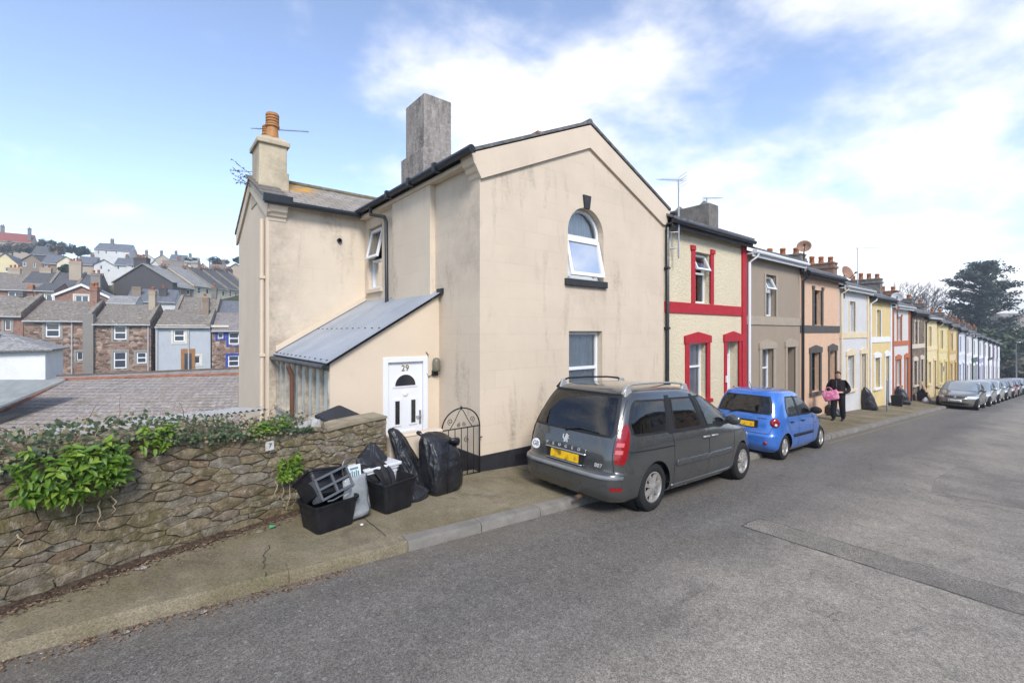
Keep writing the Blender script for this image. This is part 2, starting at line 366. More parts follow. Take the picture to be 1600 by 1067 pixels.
def asphalt_patch(name, pts, col, lift=0.004):
    t = NT(name + '_material'); a = t.voro(110, 'F1', None, 'Color'); q = t.n('ShaderNodeSeparateColor'); t.put(q.inputs[0], a)
    c = t.mix(t.map(q.outputs[0], 0.2, 0.95), sc3(col, 0.5), sc3(col, 1.5)); c = t.mix(t.map(q.outputs[1], 0.9, 0.93, 0, 0.8), c, (0.24, 0.22, 0.19))
    c = t.mix(t.map(t.noise(1.5, 5), 0.4, 0.7, 0, 0.6), c, (0.10, 0.092, 0.078)); t.bump(q.outputs[0], 0.5, 0.006); m = t.done(c, 0.8, 0.3)
    b = MB(); b.poly(*[(x, y, road_z(x) + lift) for x, y in pts]); return b.build(name, m, road)
seamm = plain('bitumen_seam', (0.075, 0.07, 0.065), 0.6, 0.3, 9, 0.3, 60)
asphalt_patch('trench_repair', [(5.92, 2.68), (6.42, 2.66), (6.50, 0.9), (6.62, -1.6), (6.0, -1.6), (5.98, 0.8)], (0.225, 0.202, 0.168))
def seam(pts, wd, name='repair_seam', mat=seamm, lift=0.008):
    b = MB(); rg = random.Random(int(pts[0][0] * 100)); rows = []
    fine = []
    for p, q in zip(pts, pts[1:]):
        for i in range(12): fine.append((lerp(p[0], q[0], i / 12) + rg.uniform(-.012, .012), lerp(p[1], q[1], i / 12) + rg.uniform(-.012, .012)))
    fine.append(pts[-1])
    for i, p in enumerate(fine):
        a = fine[max(0, i-1)]; c = fine[min(len(fine)-1, i+1)]; d = Vector((c[0]-a[0], c[1]-a[1])).normalized(); ww = wd * rg.uniform(.35, 1)
        rows.append([(p[0] - d.y * ww, p[1] + d.x * ww, road_z(p[0]) + lift), (p[0] + d.y * ww, p[1] - d.x * ww, road_z(p[0]) + lift)])
    b.grid(rows); return b.build(name, mat, road)
seam([(5.98, -1.6), (5.96, 0.8), (5.92, 2.68), (6.42, 2.66), (6.50, 0.9), (6.62, -1.6)], 0.008)
asphalt_patch('asphalt_repair', [(10.5, 1.55), (11.6, 1.7), (14.0, 1.62), (14.1, 0.35), (12.5, .2), (10.6, 0.3)], (0.25, 0.225, 0.19))
yl = plain('worn_yellow_paint', (0.21, 0.185, 0.125), 0.8, 0.35, 9, 0.2)
b = MB(); b.grid([[(s, 4.06, road_z(s) + .004), (s, 4.13, road_z(s) + .004)] for s in range(14, 34)]); b.build('painted_line', yl, road)

# pavement, with the dirt strip under the stone wall; its inner edge runs along wall and facades
pv = MB(); rows = []
for i in range(0, 140):
    s = -12 + i * 0.9
    if s > 100: break
    inner = interp(s, [-2.6, -.9, 0, .7, 1.43, 2.62, 4.2, 4.4], [4.45, 4.82, 5.25, 5.53, 5.78, 6.08, 6.2, FAC + .4])
    z = road_z(s) + 0.105
    rows.append([(s, KERB + .14, z), (s, (KERB + inner) / 2, z + .012), (s, inner, z + .02)])
pv.grid(rows); pavement = tag(pv.build('pavement', PAVE, smooth=True), kind='structure')
pj = plain('pavement_joint', (0.055, 0.045, 0.032), 0.95, 0.3, 9, 0.3)
for s0, y0, y1 in ((1.95, 4.5, 6.3), (4.9, 4.46, 6.0), (12, 4.46, 6.0), (15, 4.46, 6), (18, 4.46, 6), (21, 4.46, 6), (24, 4.46, 6), (28, 4.46, 6)):
    jb = MB(); rr = random.Random(int(s0 * 10)); pts = [(s0 + rr.uniform(-.015, .015), lerp(y0, y1, i / 8)) for i in range(9)]
    jb.grid([[(x - .004, y, road_z(x) + .1275), (x + .004, y, road_z(x) + .1275)] for x, y in pts]); jb.build('expansion_joint', pj, pavement)
# crack in the near slab
cb_ = MB(); pts = [(0.80, 4.31), (0.815, 4.36), (0.80, 4.44), (0.83, 4.50), (0.825, 4.57), (0.86, 4.63), (0.85, 4.70), (0.89, 4.78), (0.93, 4.83), (0.94, 4.92)]
cb_.grid([[(x - .004, y, road_z(x) + .113 + (.012 if y > 4.45 else 0)), (x + .003, y, road_z(x) + .113 + (.012 if y > 4.45 else 0))] for x, y in pts]); cb_.build('slab_crack', pj, pavement)
# kerb: a cast concrete edge up the hill, single kerbstones from the bins on down
def kerb_mat(name, a, b_):
    t = NT(name); c = t.mix(t.map(t.noise(5, 5, 0.65), 0.35, 0.65), a, b_); c = t.mix(t.map(t.rnd(), 0, 1, 0, 0.4), c, sc3(b_, 0.55))
    c = t.mix(t.map(t.noise(2.5, 5), 0.55, 0.7, 0, 0.6), c, (0.10, 0.095, 0.05)); t.bump(t.noise(45, 5), 0.5, 0.01); return t.done(c, 0.9, 0.2)
KM = kerb_mat('weathered_kerb', (0.155, 0.145, 0.128), (0.25, 0.23, 0.20)); KC = kerb_mat('kerb_concrete', (0.165, 0.142, 0.10), (0.27, 0.235, 0.175))
kerb = thing('kerb', None, None); tag(kerb, kind='structure')
rg = random.Random(4)
def kerbstone(s, L, mat, h=0.105):
    b = MB(); g = 0.006 if mat is KM else 0.002; n = 4; rows = []
    for i in range(n + 1):
        x = s + g + (L - 2 * g) * i / n; z = road_z(x); e = rg.uniform(-.006, .006) ; e2 = rg.uniform(-.005, .003)
        rows.append([(x, KERB + e, z - .12), (x, KERB + e, z + h - .028 + e2), (x, KERB + .022 + e, z + h + e2), (x, KERB + .142, z + h + .012), (x, KERB + .142, z - .12)])
    b.grid(rows, True); b.f.append([0, 1, 2, 3, 4]); q = n * 5; b.f.append([q + 4, q + 3, q + 2, q + 1, q])
    return b.build('kerbstone', mat, kerb, auto=40)
s = -12.0
while s < 2.1:
    L = rg.uniform(1.1, 2.3); L = min(L, 2.1 - s + .001) if 2.1 - s < 2.6 else L
    kerbstone(s, L, PAVE, 0.105); s += L
while s < 100:
    L = 0.92 if s < 40 else 6; kerbstone(s, L, KM); s += L
# kerb and pavement across the road, behind the camera
b = MB(); b.grid([[(s, -3.45, road_z(s) - .1), (s, -3.45, road_z(s) + .1), (s, -5.2, road_z(s) + .12), (s, -5.2, road_z(s) - .2)] for s in range(-28, 100, 2)])
tag(b.build('pavement_opposite', PAVE), kind='structure')
# distant hills closing the valley
hm = NT('far_hill'); c = hm.mix(hm.map(hm.noise(0.05, 6, 0.7), 0.4, 0.6), (0.05, 0.06, 0.03), (0.11, 0.10, 0.06)); hm.done(c, 0.95, 0.1)
b = MB(); rows = []
for i in range(60):
    a = HEAD - math.radians(-75 + i * 150 / 59); pr = []
    for r_, zf in ((420, -8), (520, 0.45), (640, 0.9), (760, 1.0), (900, .2)):
        hh = (17 + 9 * noise.noise(Vector((i * .13, 0, 3.1))) + 5 * noise.noise(Vector((i * .4, r_ * .01, 1)))) 
        pr.append((r_ * math.cos(a), r_ * math.sin(a), -8 if zf < 0 else hh * zf))
    rows.append(pr)
b.grid(rows); tag(b.build('hills', hm.mat, smooth=True), kind='structure')
# ------------------------------------------------------------------ house building kit (local frame: X along the facade, Y into the house, Z up)
def strips(mb, x0, x1, zb, top, holes, y, flip=False, T=None):
    """a wall in the plane Y=y with openings; top(x) is its roofline; holes (xa,xb,za,zc); reveals of depth .d"""
    xs = sorted(set([x0, x1] + [v for h in holes for v in h[:2]] + [v for v in getattr(top, 'breaks', []) if x0 < v < x1]))
    for a, c in zip(xs, xs[1:]):
        hs = sorted([h for h in holes if h[0] <= a + 1e-6 and h[1] >= c - 1e-6], key=lambda h: h[2]); z = [zb, zb]
        for h in hs:
            mb.poly((a, y, z[0]), (c, y, z[1]), (c, y, h[2]), (a, y, h[2])); z = [h[3], h[3]]
        mb.poly((a, y, z[0]), (c, y, z[1]), (c, y, top(c)), (a, y, top(a)))
def reveal(mb, h, y, d):
    a, c, z0, z1 = h[:4]
    mb.poly((a,y,z0),(a,y+d,z0),(a,y+d,z1),(a,y,z1)); mb.poly((c,y,z0),(c,y,z1),(c,y+d,z1),(c,y+d,z0))
    mb.poly((a,y,z0),(c,y,z0),(c,y+d,z0),(a,y+d,z0)); mb.poly((a,y,z1),(a,y+d,z1),(c,y+d,z1),(c,y,z1))
class Flat:
    def __init__(s, z): s.z = z; s.breaks = []
    def __call__(s, x): return s.z
class Gable:
    def __init__(s, x0, x1, ze, za): s.a = (x0, x1, ze, za); s.breaks = [(x0 + x1) / 2]
    def __call__(s, x):
        x0, x1, ze, za = s.a; m = (x0 + x1) / 2; return za - (za - ze) * abs(x - m) / (m - x0)
def window(root, x0, x1, z0, z1, y, mat=WHITE, trans=(0.5,), mull=(), fw=0.055, fd=0.07, curtain=None, T=None, pane=GLASS, open_top=False, curtain_mat=None, label=None):
    f = MB(T); f.box(x0, x0+fw, y, y+fd, z0, z1); f.box(x1-fw, x1, y, y+fd, z0, z1); f.box(x0+fw, x1-fw, y, y+fd, z0, z0+fw); f.box(x0+fw, x1-fw, y, y+fd, z1-fw, z1)
    zs = [z0 + fw] + [lerp(z0, z1, t) for t in trans] + [z1 - fw]; xs = [x0 + fw] + [lerp(x0, x1, t) for t in mull] + [x1 - fw]
    for t in trans: z = lerp(z0, z1, t); f.box(x0+fw, x1-fw, y-.006, y+fd-.006, z-fw*.5, z+fw*.5)
    for t in mull: x = lerp(x0, x1, t); f.box(x-fw*.45, x+fw*.45, y+.004, y+fd-.004, z0+fw, z1-fw)
    wo = f.build('window', mat, root)
    if label: wo['label'] = label
    for i in range(len(zs) - 1):
        za = zs[i] + (fw*.5 if i else 0); zc = zs[i+1] - (fw*.5 if i < len(zs)-2 else 0)
        if open_top and i == len(zs) - 2:           # top light pushed open at the bottom
            an = math.radians(24 if open_top is True else open_top); h = zc - za
            def P(x, yy, zz): r = zz - zc; return (x, y - .012 + yy*math.cos(an) + r*math.sin(an), zc + r*math.cos(an) - yy*math.sin(an))
            s_ = MB(T)
            for (a, c, e, g) in ((x0+fw, x0+2*fw, za, zc), (x1-2*fw, x1-fw, za, zc), (x0+2*fw, x1-2*fw, za, za+fw), (x0+2*fw, x1-2*fw, zc-fw, zc)):
                s_.hexa([P(a,-.03,e),P(c,-.03,e),P(c,.02,e),P(a,.02,e),P(a,-.03,g),P(c,-.03,g),P(c,.02,g),P(a,.02,g)])
            so_ = s_.build('opened_light', mat, wo)
            p_ = MB(T); p_.poly(P(x0+2*fw,0,za+fw),P(x1-2*fw,0,za+fw),P(x1-2*fw,0,zc-fw),P(x0+2*fw,0,zc-fw)); p_.build('pane', pane, wo)
            continue
        for j in range(len(xs) - 1):
            p_ = MB(T); a = xs[j] + (fw*.45 if j else 0); c = xs[j+1] - (fw*.45 if j < len(xs)-2 else 0)
            p_.poly((a, y+fd*.5, za), (c, y+fd*.5, za), (c, y+fd*.5, zc), (a, y+fd*.5, zc)); p_.build('pane', pane, wo)
    if curtain:
        n = 40; ca_, cb_ = curtain; c_ = MB(T); rows = []
        for k in range(2):
            zz = (z0 + fw, lerp(z0, z1, 1) - .02)[k]
            rows.append([(lerp(x0+.02, x1-.02, lerp(ca_, cb_, i/n)), y + .092 + .010*math.sin(i*1.9) + .007*math.sin(i*.83+1) * (1-k*.4), zz) for i in range(n+1)])
        c_.grid(rows); c_.build('curtain', curtain_mat or NET, wo, smooth=True)
    return wo
def surround(mb, x0, x1, z0, z1, wd=0.18, y0=-0.035, y1=0.02, ped=True, base=True):
    mb.box(x0-wd, x0, y0, y1, z0, z1); mb.box(x1, x1+wd, y0, y1, z0, z1)
    if ped:
        e = wd + .05; m_ = (x0+x1)/2
        mb.prism([(x0-e, y0-.015, z1), (x1+e, y0-.015, z1), (x1+e, y0-.015, z1+.18), (m_, y0-.015, z1+.28), (x0-e, y0-.015, z1+.18)], (0, y1-y0+.012, 0))
    else: mb.box(x0-wd, x1+wd, y0-.002, y1, z1, z1+wd)
def pot(mb, x, y, z, h=0.45, r=0.12): mb.lathe([(r*1.08, 0), (r, .03), (r*.86, h*.75), (r*1.05, h*.78), (r*1.05, h*.86), (r*.9, h*.88), (r*.95, h), (r*.75, h), (r*.7, h-.1)], (x, y, z), 12)
def chimney(root, x0, x1, y0, y1, z0, z1, mat, pots=3, along='y', cap=True, potmat=TERRA, ph=0.42, pr=0.11, potname='chimney_pot'):
    c = MB(); c.box(x0, x1, y0, y1, z0, z1)
    if cap: c.box(x0-.05, x1+.05, y0-.05, y1+.05, z1-.22, z1-.12); c.box(x0-.03, x1+.03, y0-.03, y1+.03, z1, z1+.07)
    co = c.build('chimney', mat, root)
    for i in range(pots):
        t = (i + .5) / pots; p = MB(); pot(p, (x0+x1)/2 if along == 'y' else lerp(x0, x1, t), lerp(y0, y1, t) if along == 'y' else (y0+y1)/2, z1+.06, ph * (1 + .18 * ((i * 7) % 3 - 1)), pr); p.build(potname, potmat, co, smooth=True)
    return co
def gutter(root, pts, r=0.055, mat=GUTTER, name='gutter'): return MB().tube(pts, r, 8).build(name, mat, root, auto=40)
# ------------------------------------------------------------------ the corner house (number 29)
CREAM = render_wall('cream_render', (0.62, 0.512, 0.392), True, 0, 0.5)
CREAM2 = render_wall('stained_cream_render', (0.62, 0.52, 0.405), True, 0, 1.0, (0.13, 0.115, 0.095))
CREAMP = render_wall('plain_cream_render', (0.62, 0.512, 0.392), False, 0, 0.25)
SLATEG = slate('grey_slate', (0.13, 0.128, 0.13), (0.10, 0.095, 0.06))
WINGSL = slate('pale_slate', (0.30, 0.275, 0.245), (0.20, 0.17, 0.12), None, 0.25, 0.20)
def weathered_chimney():
    t = NT('weathered_cement'); c = t.mix(t.map(t.noise(1.5, 6, 0.7, t.scale((3, 3, 0.8))), 0.35, 0.68), (0.15, 0.13, 0.12), (0.36, 0.32, 0.28))
    c = t.mix(t.map(t.noise(16, 4, 0.7), 0.45, 0.7, 0, 0.6), c, (0.45, 0.41, 0.37)); c = t.mix(t.map(t.noise(2.2, 6, .75, t.scale((2.5, 2.5, .7))), .54, .68, 0, .75), c, (0.085, .075, .07)); t.bump(t.noise(22, 5, .7), 0.8, 0.02); return t.done(c, 0.95, 0.15)
CEM = weathered_chimney()
MOSSY = render_wall('lichened_cream_render', (0.46, 0.40, 0.28), False, 0, 1.0, (0.14, 0.13, 0.07))
def mildew(name, col, mask):
    m0 = render_wall(name, col, True, 0, .8, (0.13, 0.115, 0.095)); t = NT.__new__(NT); t.mat = m0; t.t = m0.node_tree; t.b = [n for n in t.t.nodes if n.bl_idname == 'ShaderNodeBsdfPrincipled'][0]; t.co = [n for n in t.t.nodes if n.bl_idname == 'ShaderNodeTexCoord'][0].outputs['Object']
    old = t.b.inputs['Base Color'].links[0].from_socket; sp = t.n('ShaderNodeSeparateXYZ'); t.put(sp.inputs[0], t.co)
    f = t.m('MULTIPLY', t.map(t.m('ADD', t.noise(1.7, 7, .7), t.m('MULTIPLY', t.noise(11, 5, .7), .35)), .50, .82), mask(t, sp)); c = t.mix(t.m('MULTIPLY', f, .34), old, (.15, .125, .10)); t.put(t.b.inputs['Base Color'], c); return m0
WINGM = mildew('mildewed_wing_render', (0.62, 0.52, 0.405), lambda t, sp: t.m('ADD', t.map(sp.outputs[0], -2.1, -1.1, 1.4, 0), t.map(sp.outputs[2], 2.9, 1.6, 0, .7)))
SIDEM = mildew('mildewed_side_render', (0.62, 0.52, 0.405), lambda t, sp: t.m('MULTIPLY', t.map(sp.outputs[1], 1.4, .1, .25, 1.1), t.map(sp.outputs[2], 2.7, 3.2)))
FRONTM = mildew('weathered_front_render', (0.62, 0.512, 0.392), lambda t, sp: t.m('ADD', t.m('MULTIPLY', t.m('MULTIPLY', t.map(sp.outputs[2], 2.2, 3.02, .0, .9), t.map(sp.outputs[2], 3.03, 3.05, 1, 0)), t.m('MULTIPLY', t.map(sp.outputs[0], 1.9, 2.0), t.map(sp.outputs[0], 3.1, 3.2, 1, 0))), 0.12))
STACKM = mildew('lichened_stack_render', (0.56, 0.47, 0.33), lambda t, sp: t.map(sp.outputs[2], 5.2, 6.8, 1.6, 1.2))
class Lin:
    def __init__(s, x0, z0, x1, z1): s.a = (x0, z0, x1, z1); s.breaks = []
    def __call__(s, x): x0, z0, x1, z1 = s.a; return lerp(z0, z1, (x - x0) / (x1 - x0))
SIDE = Matrix(((0,1,0,0),(1,0,0,0),(0,0,1,0),(0,0,0,1)))       # (u, depth, z) -> (x=depth, y=u)
H = thing('corner_house', 'cream rendered corner house with gable, arched window and white front door', 'house', (4.22, FAC, 0))
W0, XM = 5.23, 2.615
# street gable
f = MB(); g = Gable(0, W0, 5.06, 6.22)
AX0, AX1, ASP = 2.03, 3.07, 4.05; ATOP = ASP + (AX1 - AX0) / 2
hA, hB = (AX0, AX1, 3.15, ATOP), (2.06, 3.03, 0.75, 2.15)
strips(f, 0, W0, -.7, g, [hA, hB], 0); reveal(f, hB, 0, .2)
ac = (AX0 + AX1) / 2; ar = (AX1 - AX0) / 2; arc = [(ac + ar * math.cos(math.pi * i / 16), ASP + ar * math.sin(math.pi * i / 16)) for i in range(17)]
for i in range(16):
    (xa, za), (xb, zb) = arc[i], arc[i+1]; cx = AX1 if i < 8 else AX0
    f.poly((cx, 0, ATOP), (xa, 0, za), (xb, 0, zb)); f.poly((xa, 0, za), (xa, .2, za), (xb, .2, zb), (xb, 0, zb))
f.poly((AX0, 0, 3.15), (AX0, .2, 3.15), (AX0, .2, ASP), (AX0, 0, ASP)); f.poly((AX1, 0, 3.15), (AX1, .2, 3.15), (AX1, .2, ASP), (AX1, 0, ASP)); f.poly((AX0, 0, 3.15), (AX1, 0, 3.15), (AX1, .2, 3.15), (AX0, .2, 3.15))
f.poly((W0, 0, -.9), (W0, 9, -.9), (W0, 9, 5.06), (W0, 0, 5.06)); 
f.build('front_wall', FRONTM, H)
# side wall with the chimney breast
f = MB(SIDE); hS = (3.9, 4.69, 3.14, 4.62); strips(f, 0, 4.94, -.7, Flat(5.0), [hS], 0); reveal(f, hS, 0, .16)
sw = f.build('side_wall', SIDEM, H); sw['label'] = 'mildew-stained side wall with chimney breast'
MB().box(-.11, .002, 1.45, 3.1, 2.3, 4.86).build('chimney_breast', CREAM2, H)
MB().box(-.03, .002, 1.30, 1.449, -.6, 2.9).build('wall_pilaster', CREAMP, H)
MB().poly((0, 9, -2), (W0, 9, -2), (W0, 9, 5.06), (XM, 9, 6.22), (0, 9, 5.06)).poly((0, 4.94, 4.9), (0, 9, 4.9), (0, 9, 5.06), (0, 4.94, 5.06)).build('back_wall', CREAMP, H)
# verge bands, kneelers and the moulded corbel
f = MB(); f.prism([(-.12, -.05, 5.0), (XM, -.05, 6.205), (W0+.1, -.05, 5.0), (W0+.1, -.05, 4.66), (W0-.06, -.05, 4.62), (XM, -.05, 5.76), (0.0, -.05, 4.60), (-.12, -.05, 4.80)], (0, .055, 0)); f.build('verge_band', CREAMP, H)
f = MB(); prof = [(0, 4.62), (-.02, 4.64), (-.03, 4.70), (-.07, 4.73), (-.09, 4.79), (-.14, 4.82), (-.17, 4.90), (-.19, 4.96), (0, 5.02)]
f.prism([(x, -.048, z) for x, z in prof], (0, .34, 0)); f.build('corbel', CREAMP, H)
f = MB(); f.prism([(W0 - x, -.048, z) for x, z in prof], (0, .34, 0)); f.build('corbel', CREAMP, H)
# soffit strip under the long gutter
MB().box(-.15, .0, .30, 4.9, 4.86, 4.93).build('soffit', CREAMP, H)
# roof
f = MB(); dz = .055
for sx in (-1, 1):
    xe = XM + sx * (XM + .2); ze = 6.22 - .4436 * (XM + .2)
    f.hexa([(XM, -.07, 6.235), (xe, -.07, ze+.015), (xe, 9.1, ze+.015), (XM, 9.1, 6.235), (XM, -.07, 6.235+dz), (xe, -.07, ze+.015+dz), (xe, 9.1, ze+.015+dz), (XM, 9.1, 6.235+dz)])
rf = f.build('roof', SLATEG, H)
MB().tube([(XM, -.06, 6.27), (XM, 9.1, 6.27)], .06, 8).build('ridge_tiles', plain('ridge_tile', (0.13, .11, .10), .85, .3, 6, .4), rf)
for y_ in (1.1,): MB().box(XM-.35, XM-.02, y_, y_+.22, 6.2, 6.40).build('ridge_vent', TERRA, rf)
chimney(H, W0-.35, W0+.1, 1.2, 2.0, 4.8, 5.75, plain('orange_brick', (0.33, .17, .09), .9, .3, 8, .4), 0)
gutter(H, [(-.26, -.16, 4.99), (-.26, 4.85, 4.99)], .062); gutter(H, [(W0+.26, -.16, 4.90), (W0+.26, 3, 4.90)], .062)
for y_ in (.9, 1.9, 2.9): MB().box(-.335, -.19, y_, y_+.09, 4.915, 5.06).build('gutter_joint', GUTTER, H)
gutter(H, [(-.24, 3.95, 4.97), (-.24, 3.95, 4.78), (-.18, 3.35, 4.62), (-.18, 3.25, 4.5), (-.18, 3.22, 2.72), (-.24, 3.22, 2.62)], .04, GUTTER, 'downpipe')
gutter(H, [(W0+.24, .08, 4.9), (W0+.2, -.06, 4.7), (W0+.06, -.06, 4.55), (W0+.06, -.06, -.5)], .042, GUTTER, 'downpipe')
for z_ in (3.6, 2.2, .9): MB().box(W0+.005, W0+.115, -.108, .0, z_, z_+.05).build('pipe_clip', GUTTER, H)
# main chimney, two stages
f = MB(); f.box(.02, .78, 1.95, 2.95, 4.7, 5.76); f.box(.08, .70, 2.03, 2.85, 5.74, 6.86); co = f.build('chimney', CEM, H, bevel=.015); co['label'] = 'tall bare cement chimney stack with wider base'
MB().hexa([(.3,2.3,6.84),(.5,2.3,6.84),(.5,2.5,6.84),(.3,2.5,6.84),(.36,2.38,6.98),(.44,2.38,6.98),(.44,2.44,6.98),(.36,2.44,6.98)]).build('chimney_cap', CEM, co)
# windows of the gable
wi = MB(); fw = .06; zt = 3.98                                  # arched frame
out = [(ac + (ar-.01) * math.cos(math.pi*i/20), ASP + (ar-.01) * math.sin(math.pi*i/20)) for i in range(21)]; inn = [(ac + (ar-.07) * math.cos(math.pi*i/20), ASP + (ar-.07) * math.sin(math.pi*i/20)) for i in range(21)]
for i in range(20): wi.hexa([(*out[i][:1], .13, out[i][1]), (out[i+1][0], .13, out[i+1][1]), (out[i+1][0], .2, out[i+1][1]), (out[i][0], .2, out[i][1]), (inn[i][0], .13, inn[i][1]), (inn[i+1][0], .13, inn[i+1][1]), (inn[i+1][0], .2, inn[i+1][1]), (inn[i][0], .2, inn[i][1])])
for xa in (AX0+.01, AX1-.07): wi.box(xa, xa+.06, .13, .2, 3.16, ASP)
wi.box(AX0+.07, AX1-.07, .132, .198, 3.16, 3.22); wi.box(AX0+.07, AX1-.07, .125, .198, zt-.04, zt+.05)
wo = wi.build('window', WHITE, H); wo['label'] = 'arched window with its lower light pushed open'
p = MB(); p.poly(*[(x, .165, z) for x, z in [(AX1-.07, zt+.05)] + [q for q in inn] + [(AX0+.07, zt+.05)]]); p.build('pane', GLASS, wo)
an = math.radians(13); h_ = zt - .06 - 3.2
def PA(x, yy, zz): r = zz - (zt-.06); return (x, .115 + yy*math.cos(an) + r*math.sin(an), (zt-.06) + r*math.cos(an) - yy*math.sin(an))
s_ = MB()
x_0, x_1, z_0, z_1 = AX0+.03, AX1-.03, 3.2, zt-.02
for (a_, c_, e_, g_) in ((x_0, x_0+.07, z_0, z_1), (x_1-.07, x_1, z_0, z_1), (x_0+.07, x_1-.07, z_0, z_0+.07), (x_0+.07, x_1-.07, z_1-.07, z_1)):
    s_.hexa([PA(a_,-.03,e_),PA(c_,-.03,e_),PA(c_,.02,e_),PA(a_,.02,e_),PA(a_,-.03,g_),PA(c_,-.03,g_),PA(c_,.02,g_),PA(a_,.02,g_)])
s_.build('opened_light', WHITE, wo)
MB().poly(PA(x_0+.07,0,z_0+.07),PA(x_1-.07,0,z_0+.07),PA(x_1-.07,0,z_1-.07),PA(x_0+.07,0,z_1-.07)).build('pane', GLASS, wo)
c_ = MB(); n = 70
c_.grid([[(lerp(AX0+.05, AX1-.05, i/n), .27 + .02*math.sin(i*1.7)+.012*math.sin(i*.6), zz) for i in range(n+1)] for zz in (3.2, 4.5)]); c_.build('curtain', NET, wo, smooth=True)
SILLM = plain('black_sill_paint', (0.035, .035, .038), .6, .2, 7, .2)
MB().box(AX0-.09, AX1+.07, -.06, .03, 3.02, 3.148).build('window_sill', SILLM, H, bevel=.008)
MB().hexa([(ac-.07,-.035,ATOP-.015),(ac+.07,-.035,ATOP-.015),(ac+.07,.02,ATOP-.015),(ac-.07,.02,ATOP-.015),(ac-.11,-.035,ATOP+.24),(ac+.11,-.035,ATOP+.24),(ac+.11,.02,ATOP+.24),(ac-.11,.02,ATOP+.24)]).build('keystone', SILLM, H)
window(H, 2.07, 3.02, .76, 2.14, .12, WHITE, (.48,), (), .06, curtain=(0, 1))
window(H, 3.91, 4.68, 3.16, 4.6, .09, WHITE, (.46,), (), .055, T=SIDE, open_top=13, label='side window with its top light pushed open')
MB(SIDE).box(3.84, 4.75, -.06, .05, 3.06, 3.14).build('window_sill', CREAMP, H)
# plinth, vent
PL = plain('black_plinth_paint', (0.022, .022, .025), .7, .3, 5, .4, 30)
MB().box(-.025, W0, -.025, .0, -.8, .13).build('plinth', PL, H); MB().box(-.025, .0, .0, 1.28, -.8, .13).build('plinth', PL, H)
MB().box(.72, .98, -.034, -.024, -.06, .04).build('air_vent', plain('vent_black', (.012,.012,.012), .6), H)
# rear wing
f = MB(); f.poly((-2.12, 4.94, -1.9), (.0, 4.94, -1.9), (.0, 4.94, 4.95), (-2.12, 4.94, 4.95)); wf = f.build('wing_front_wall', WINGM, H); wf['label'] = 'rear wing wall with dark mildew along its edge'
f = MB(SIDE); strips(f, 4.94, 8.95, -2.6, Gable(4.94, 8.95, 4.95, 5.92), [], -2.12); f.build('wing_end_wall', MOSSY if False else CREAMP, H)
MB().poly((-2.12, 8.95, -2.6), (0, 8.95, -2.6), (0, 8.95, 4.95), (-2.12, 8.95, 4.95)).build('wing_back_wall', CREAMP, H)
f = MB(SIDE); f.prism([(4.8, -2.17, 4.95), (6.945, -2.17, 5.99), (9.1, -2.17, 4.95), (9.1, -2.17, 4.62), (6.945, -2.17, 5.66), (4.94, -2.17, 4.62), (4.8, -2.17, 4.72)], (0, .055, 0)); f.build('verge_band', CREAMP, H)
MB().box(-2.17, -2.115, 4.93, 5.25, -1.9, 4.62).build('corner_pilaster', CREAMP, H)
f = MB(); f.prism([(-2.14, 4.945 + x*1.1, z - .08) for x, z in prof], (.36, 0, 0)); f.build('corbel', CREAMP, H)
f = MB()
for sy in (-1, 1):
    ye = 6.945 + sy * 2.2; ze = 5.96 - .47 * 2.2
    f.hexa([(-2.2, 6.945, 5.96), (1.7, 6.945, 5.96), (1.7, ye, ze), (-2.2, ye, ze), (-2.2, 6.945, 6.03), (1.7, 6.945, 6.03), (1.7, ye, ze+.07), (-2.2, ye, ze+.07)])
def wing_slate():
    t = NT('lichened_pale_slate'); v = roofvec(t)
    o = t.n('ShaderNodeTexBrick'); t.put(o.inputs['Vector'], v); o.inputs['Scale'].default_value = 1; o.inputs['Mortar Size'].default_value = .012; o.inputs['Brick Width'].default_value = .3; o.inputs['Row Height'].default_value = .24
    o.inputs['Color1'].default_value = (.36, .32, .27, 1); o.inputs['Color2'].default_value = (.25, .225, .20, 1); o.inputs['Mortar'].default_value = (.09, .08, .07, 1)
    c = t.mix(t.map(t.noise(1.4, 5), .4, .7, 0, .6), o.outputs[0], (.21, .175, .13)); c = t.mix(t.map(t.noise(22, 3), .55, .7, 0, .5), c, (.45, .42, .37))
    sp = t.n('ShaderNodeSeparateXYZ'); t.put(sp.inputs[0], t.co)
    lf = t.m('MULTIPLY', t.map(t.noise(3.5, 6, .7), .40, .55), t.m('MULTIPLY', t.map(sp.outputs[0], -1.55, -.4, 1, 0), t.map(sp.outputs[2], 5.45, 5.75)))
    c = t.mix(t.map(lf, .1, .5, 0, .9), c, (.55, .28, .02)); t.bump(t.m('ADD', t.m('MULTIPLY', o.outputs[1], -1), t.noise(20, 4)), .7, .012); return t.done(c, .85, .2)
rw = f.build('wing_roof', wing_slate(), H)
MB().tube([(-1.4, 6.945, 6.04), (1.7, 6.945, 6.04)], .075, 8).build('ridge_tiles', plain('mossy_ridge', (.16, .14, .09), .9, .4, 9, .5), rw)
ct = plain('verge_tile', (.16, .145, .125), .85, .3, 9, .4)
for i in range(7):
    y0 = 4.72 + i * .32; z0 = 5.0 + .47 * (y0 - 4.745) - .01
    MB().hexa([(-2.26, y0, z0), (-1.72, y0, z0), (-1.72, y0+.34, z0+.16), (-2.26, y0+.34, z0+.16), (-2.26, y0, z0+.06), (-1.72, y0, z0+.06), (-1.72, y0+.34, z0+.19), (-2.26, y0+.34, z0+.19)]).build('verge_tile', ct, rw)
MB().box(-2.28, -1.70, 4.64, 4.72, 4.90, 5.06).build('verge_cap', GUTTER, rw)
gutter(H, [(-2.25, 4.70, 4.92), (-.2, 4.70, 4.92)], .062)
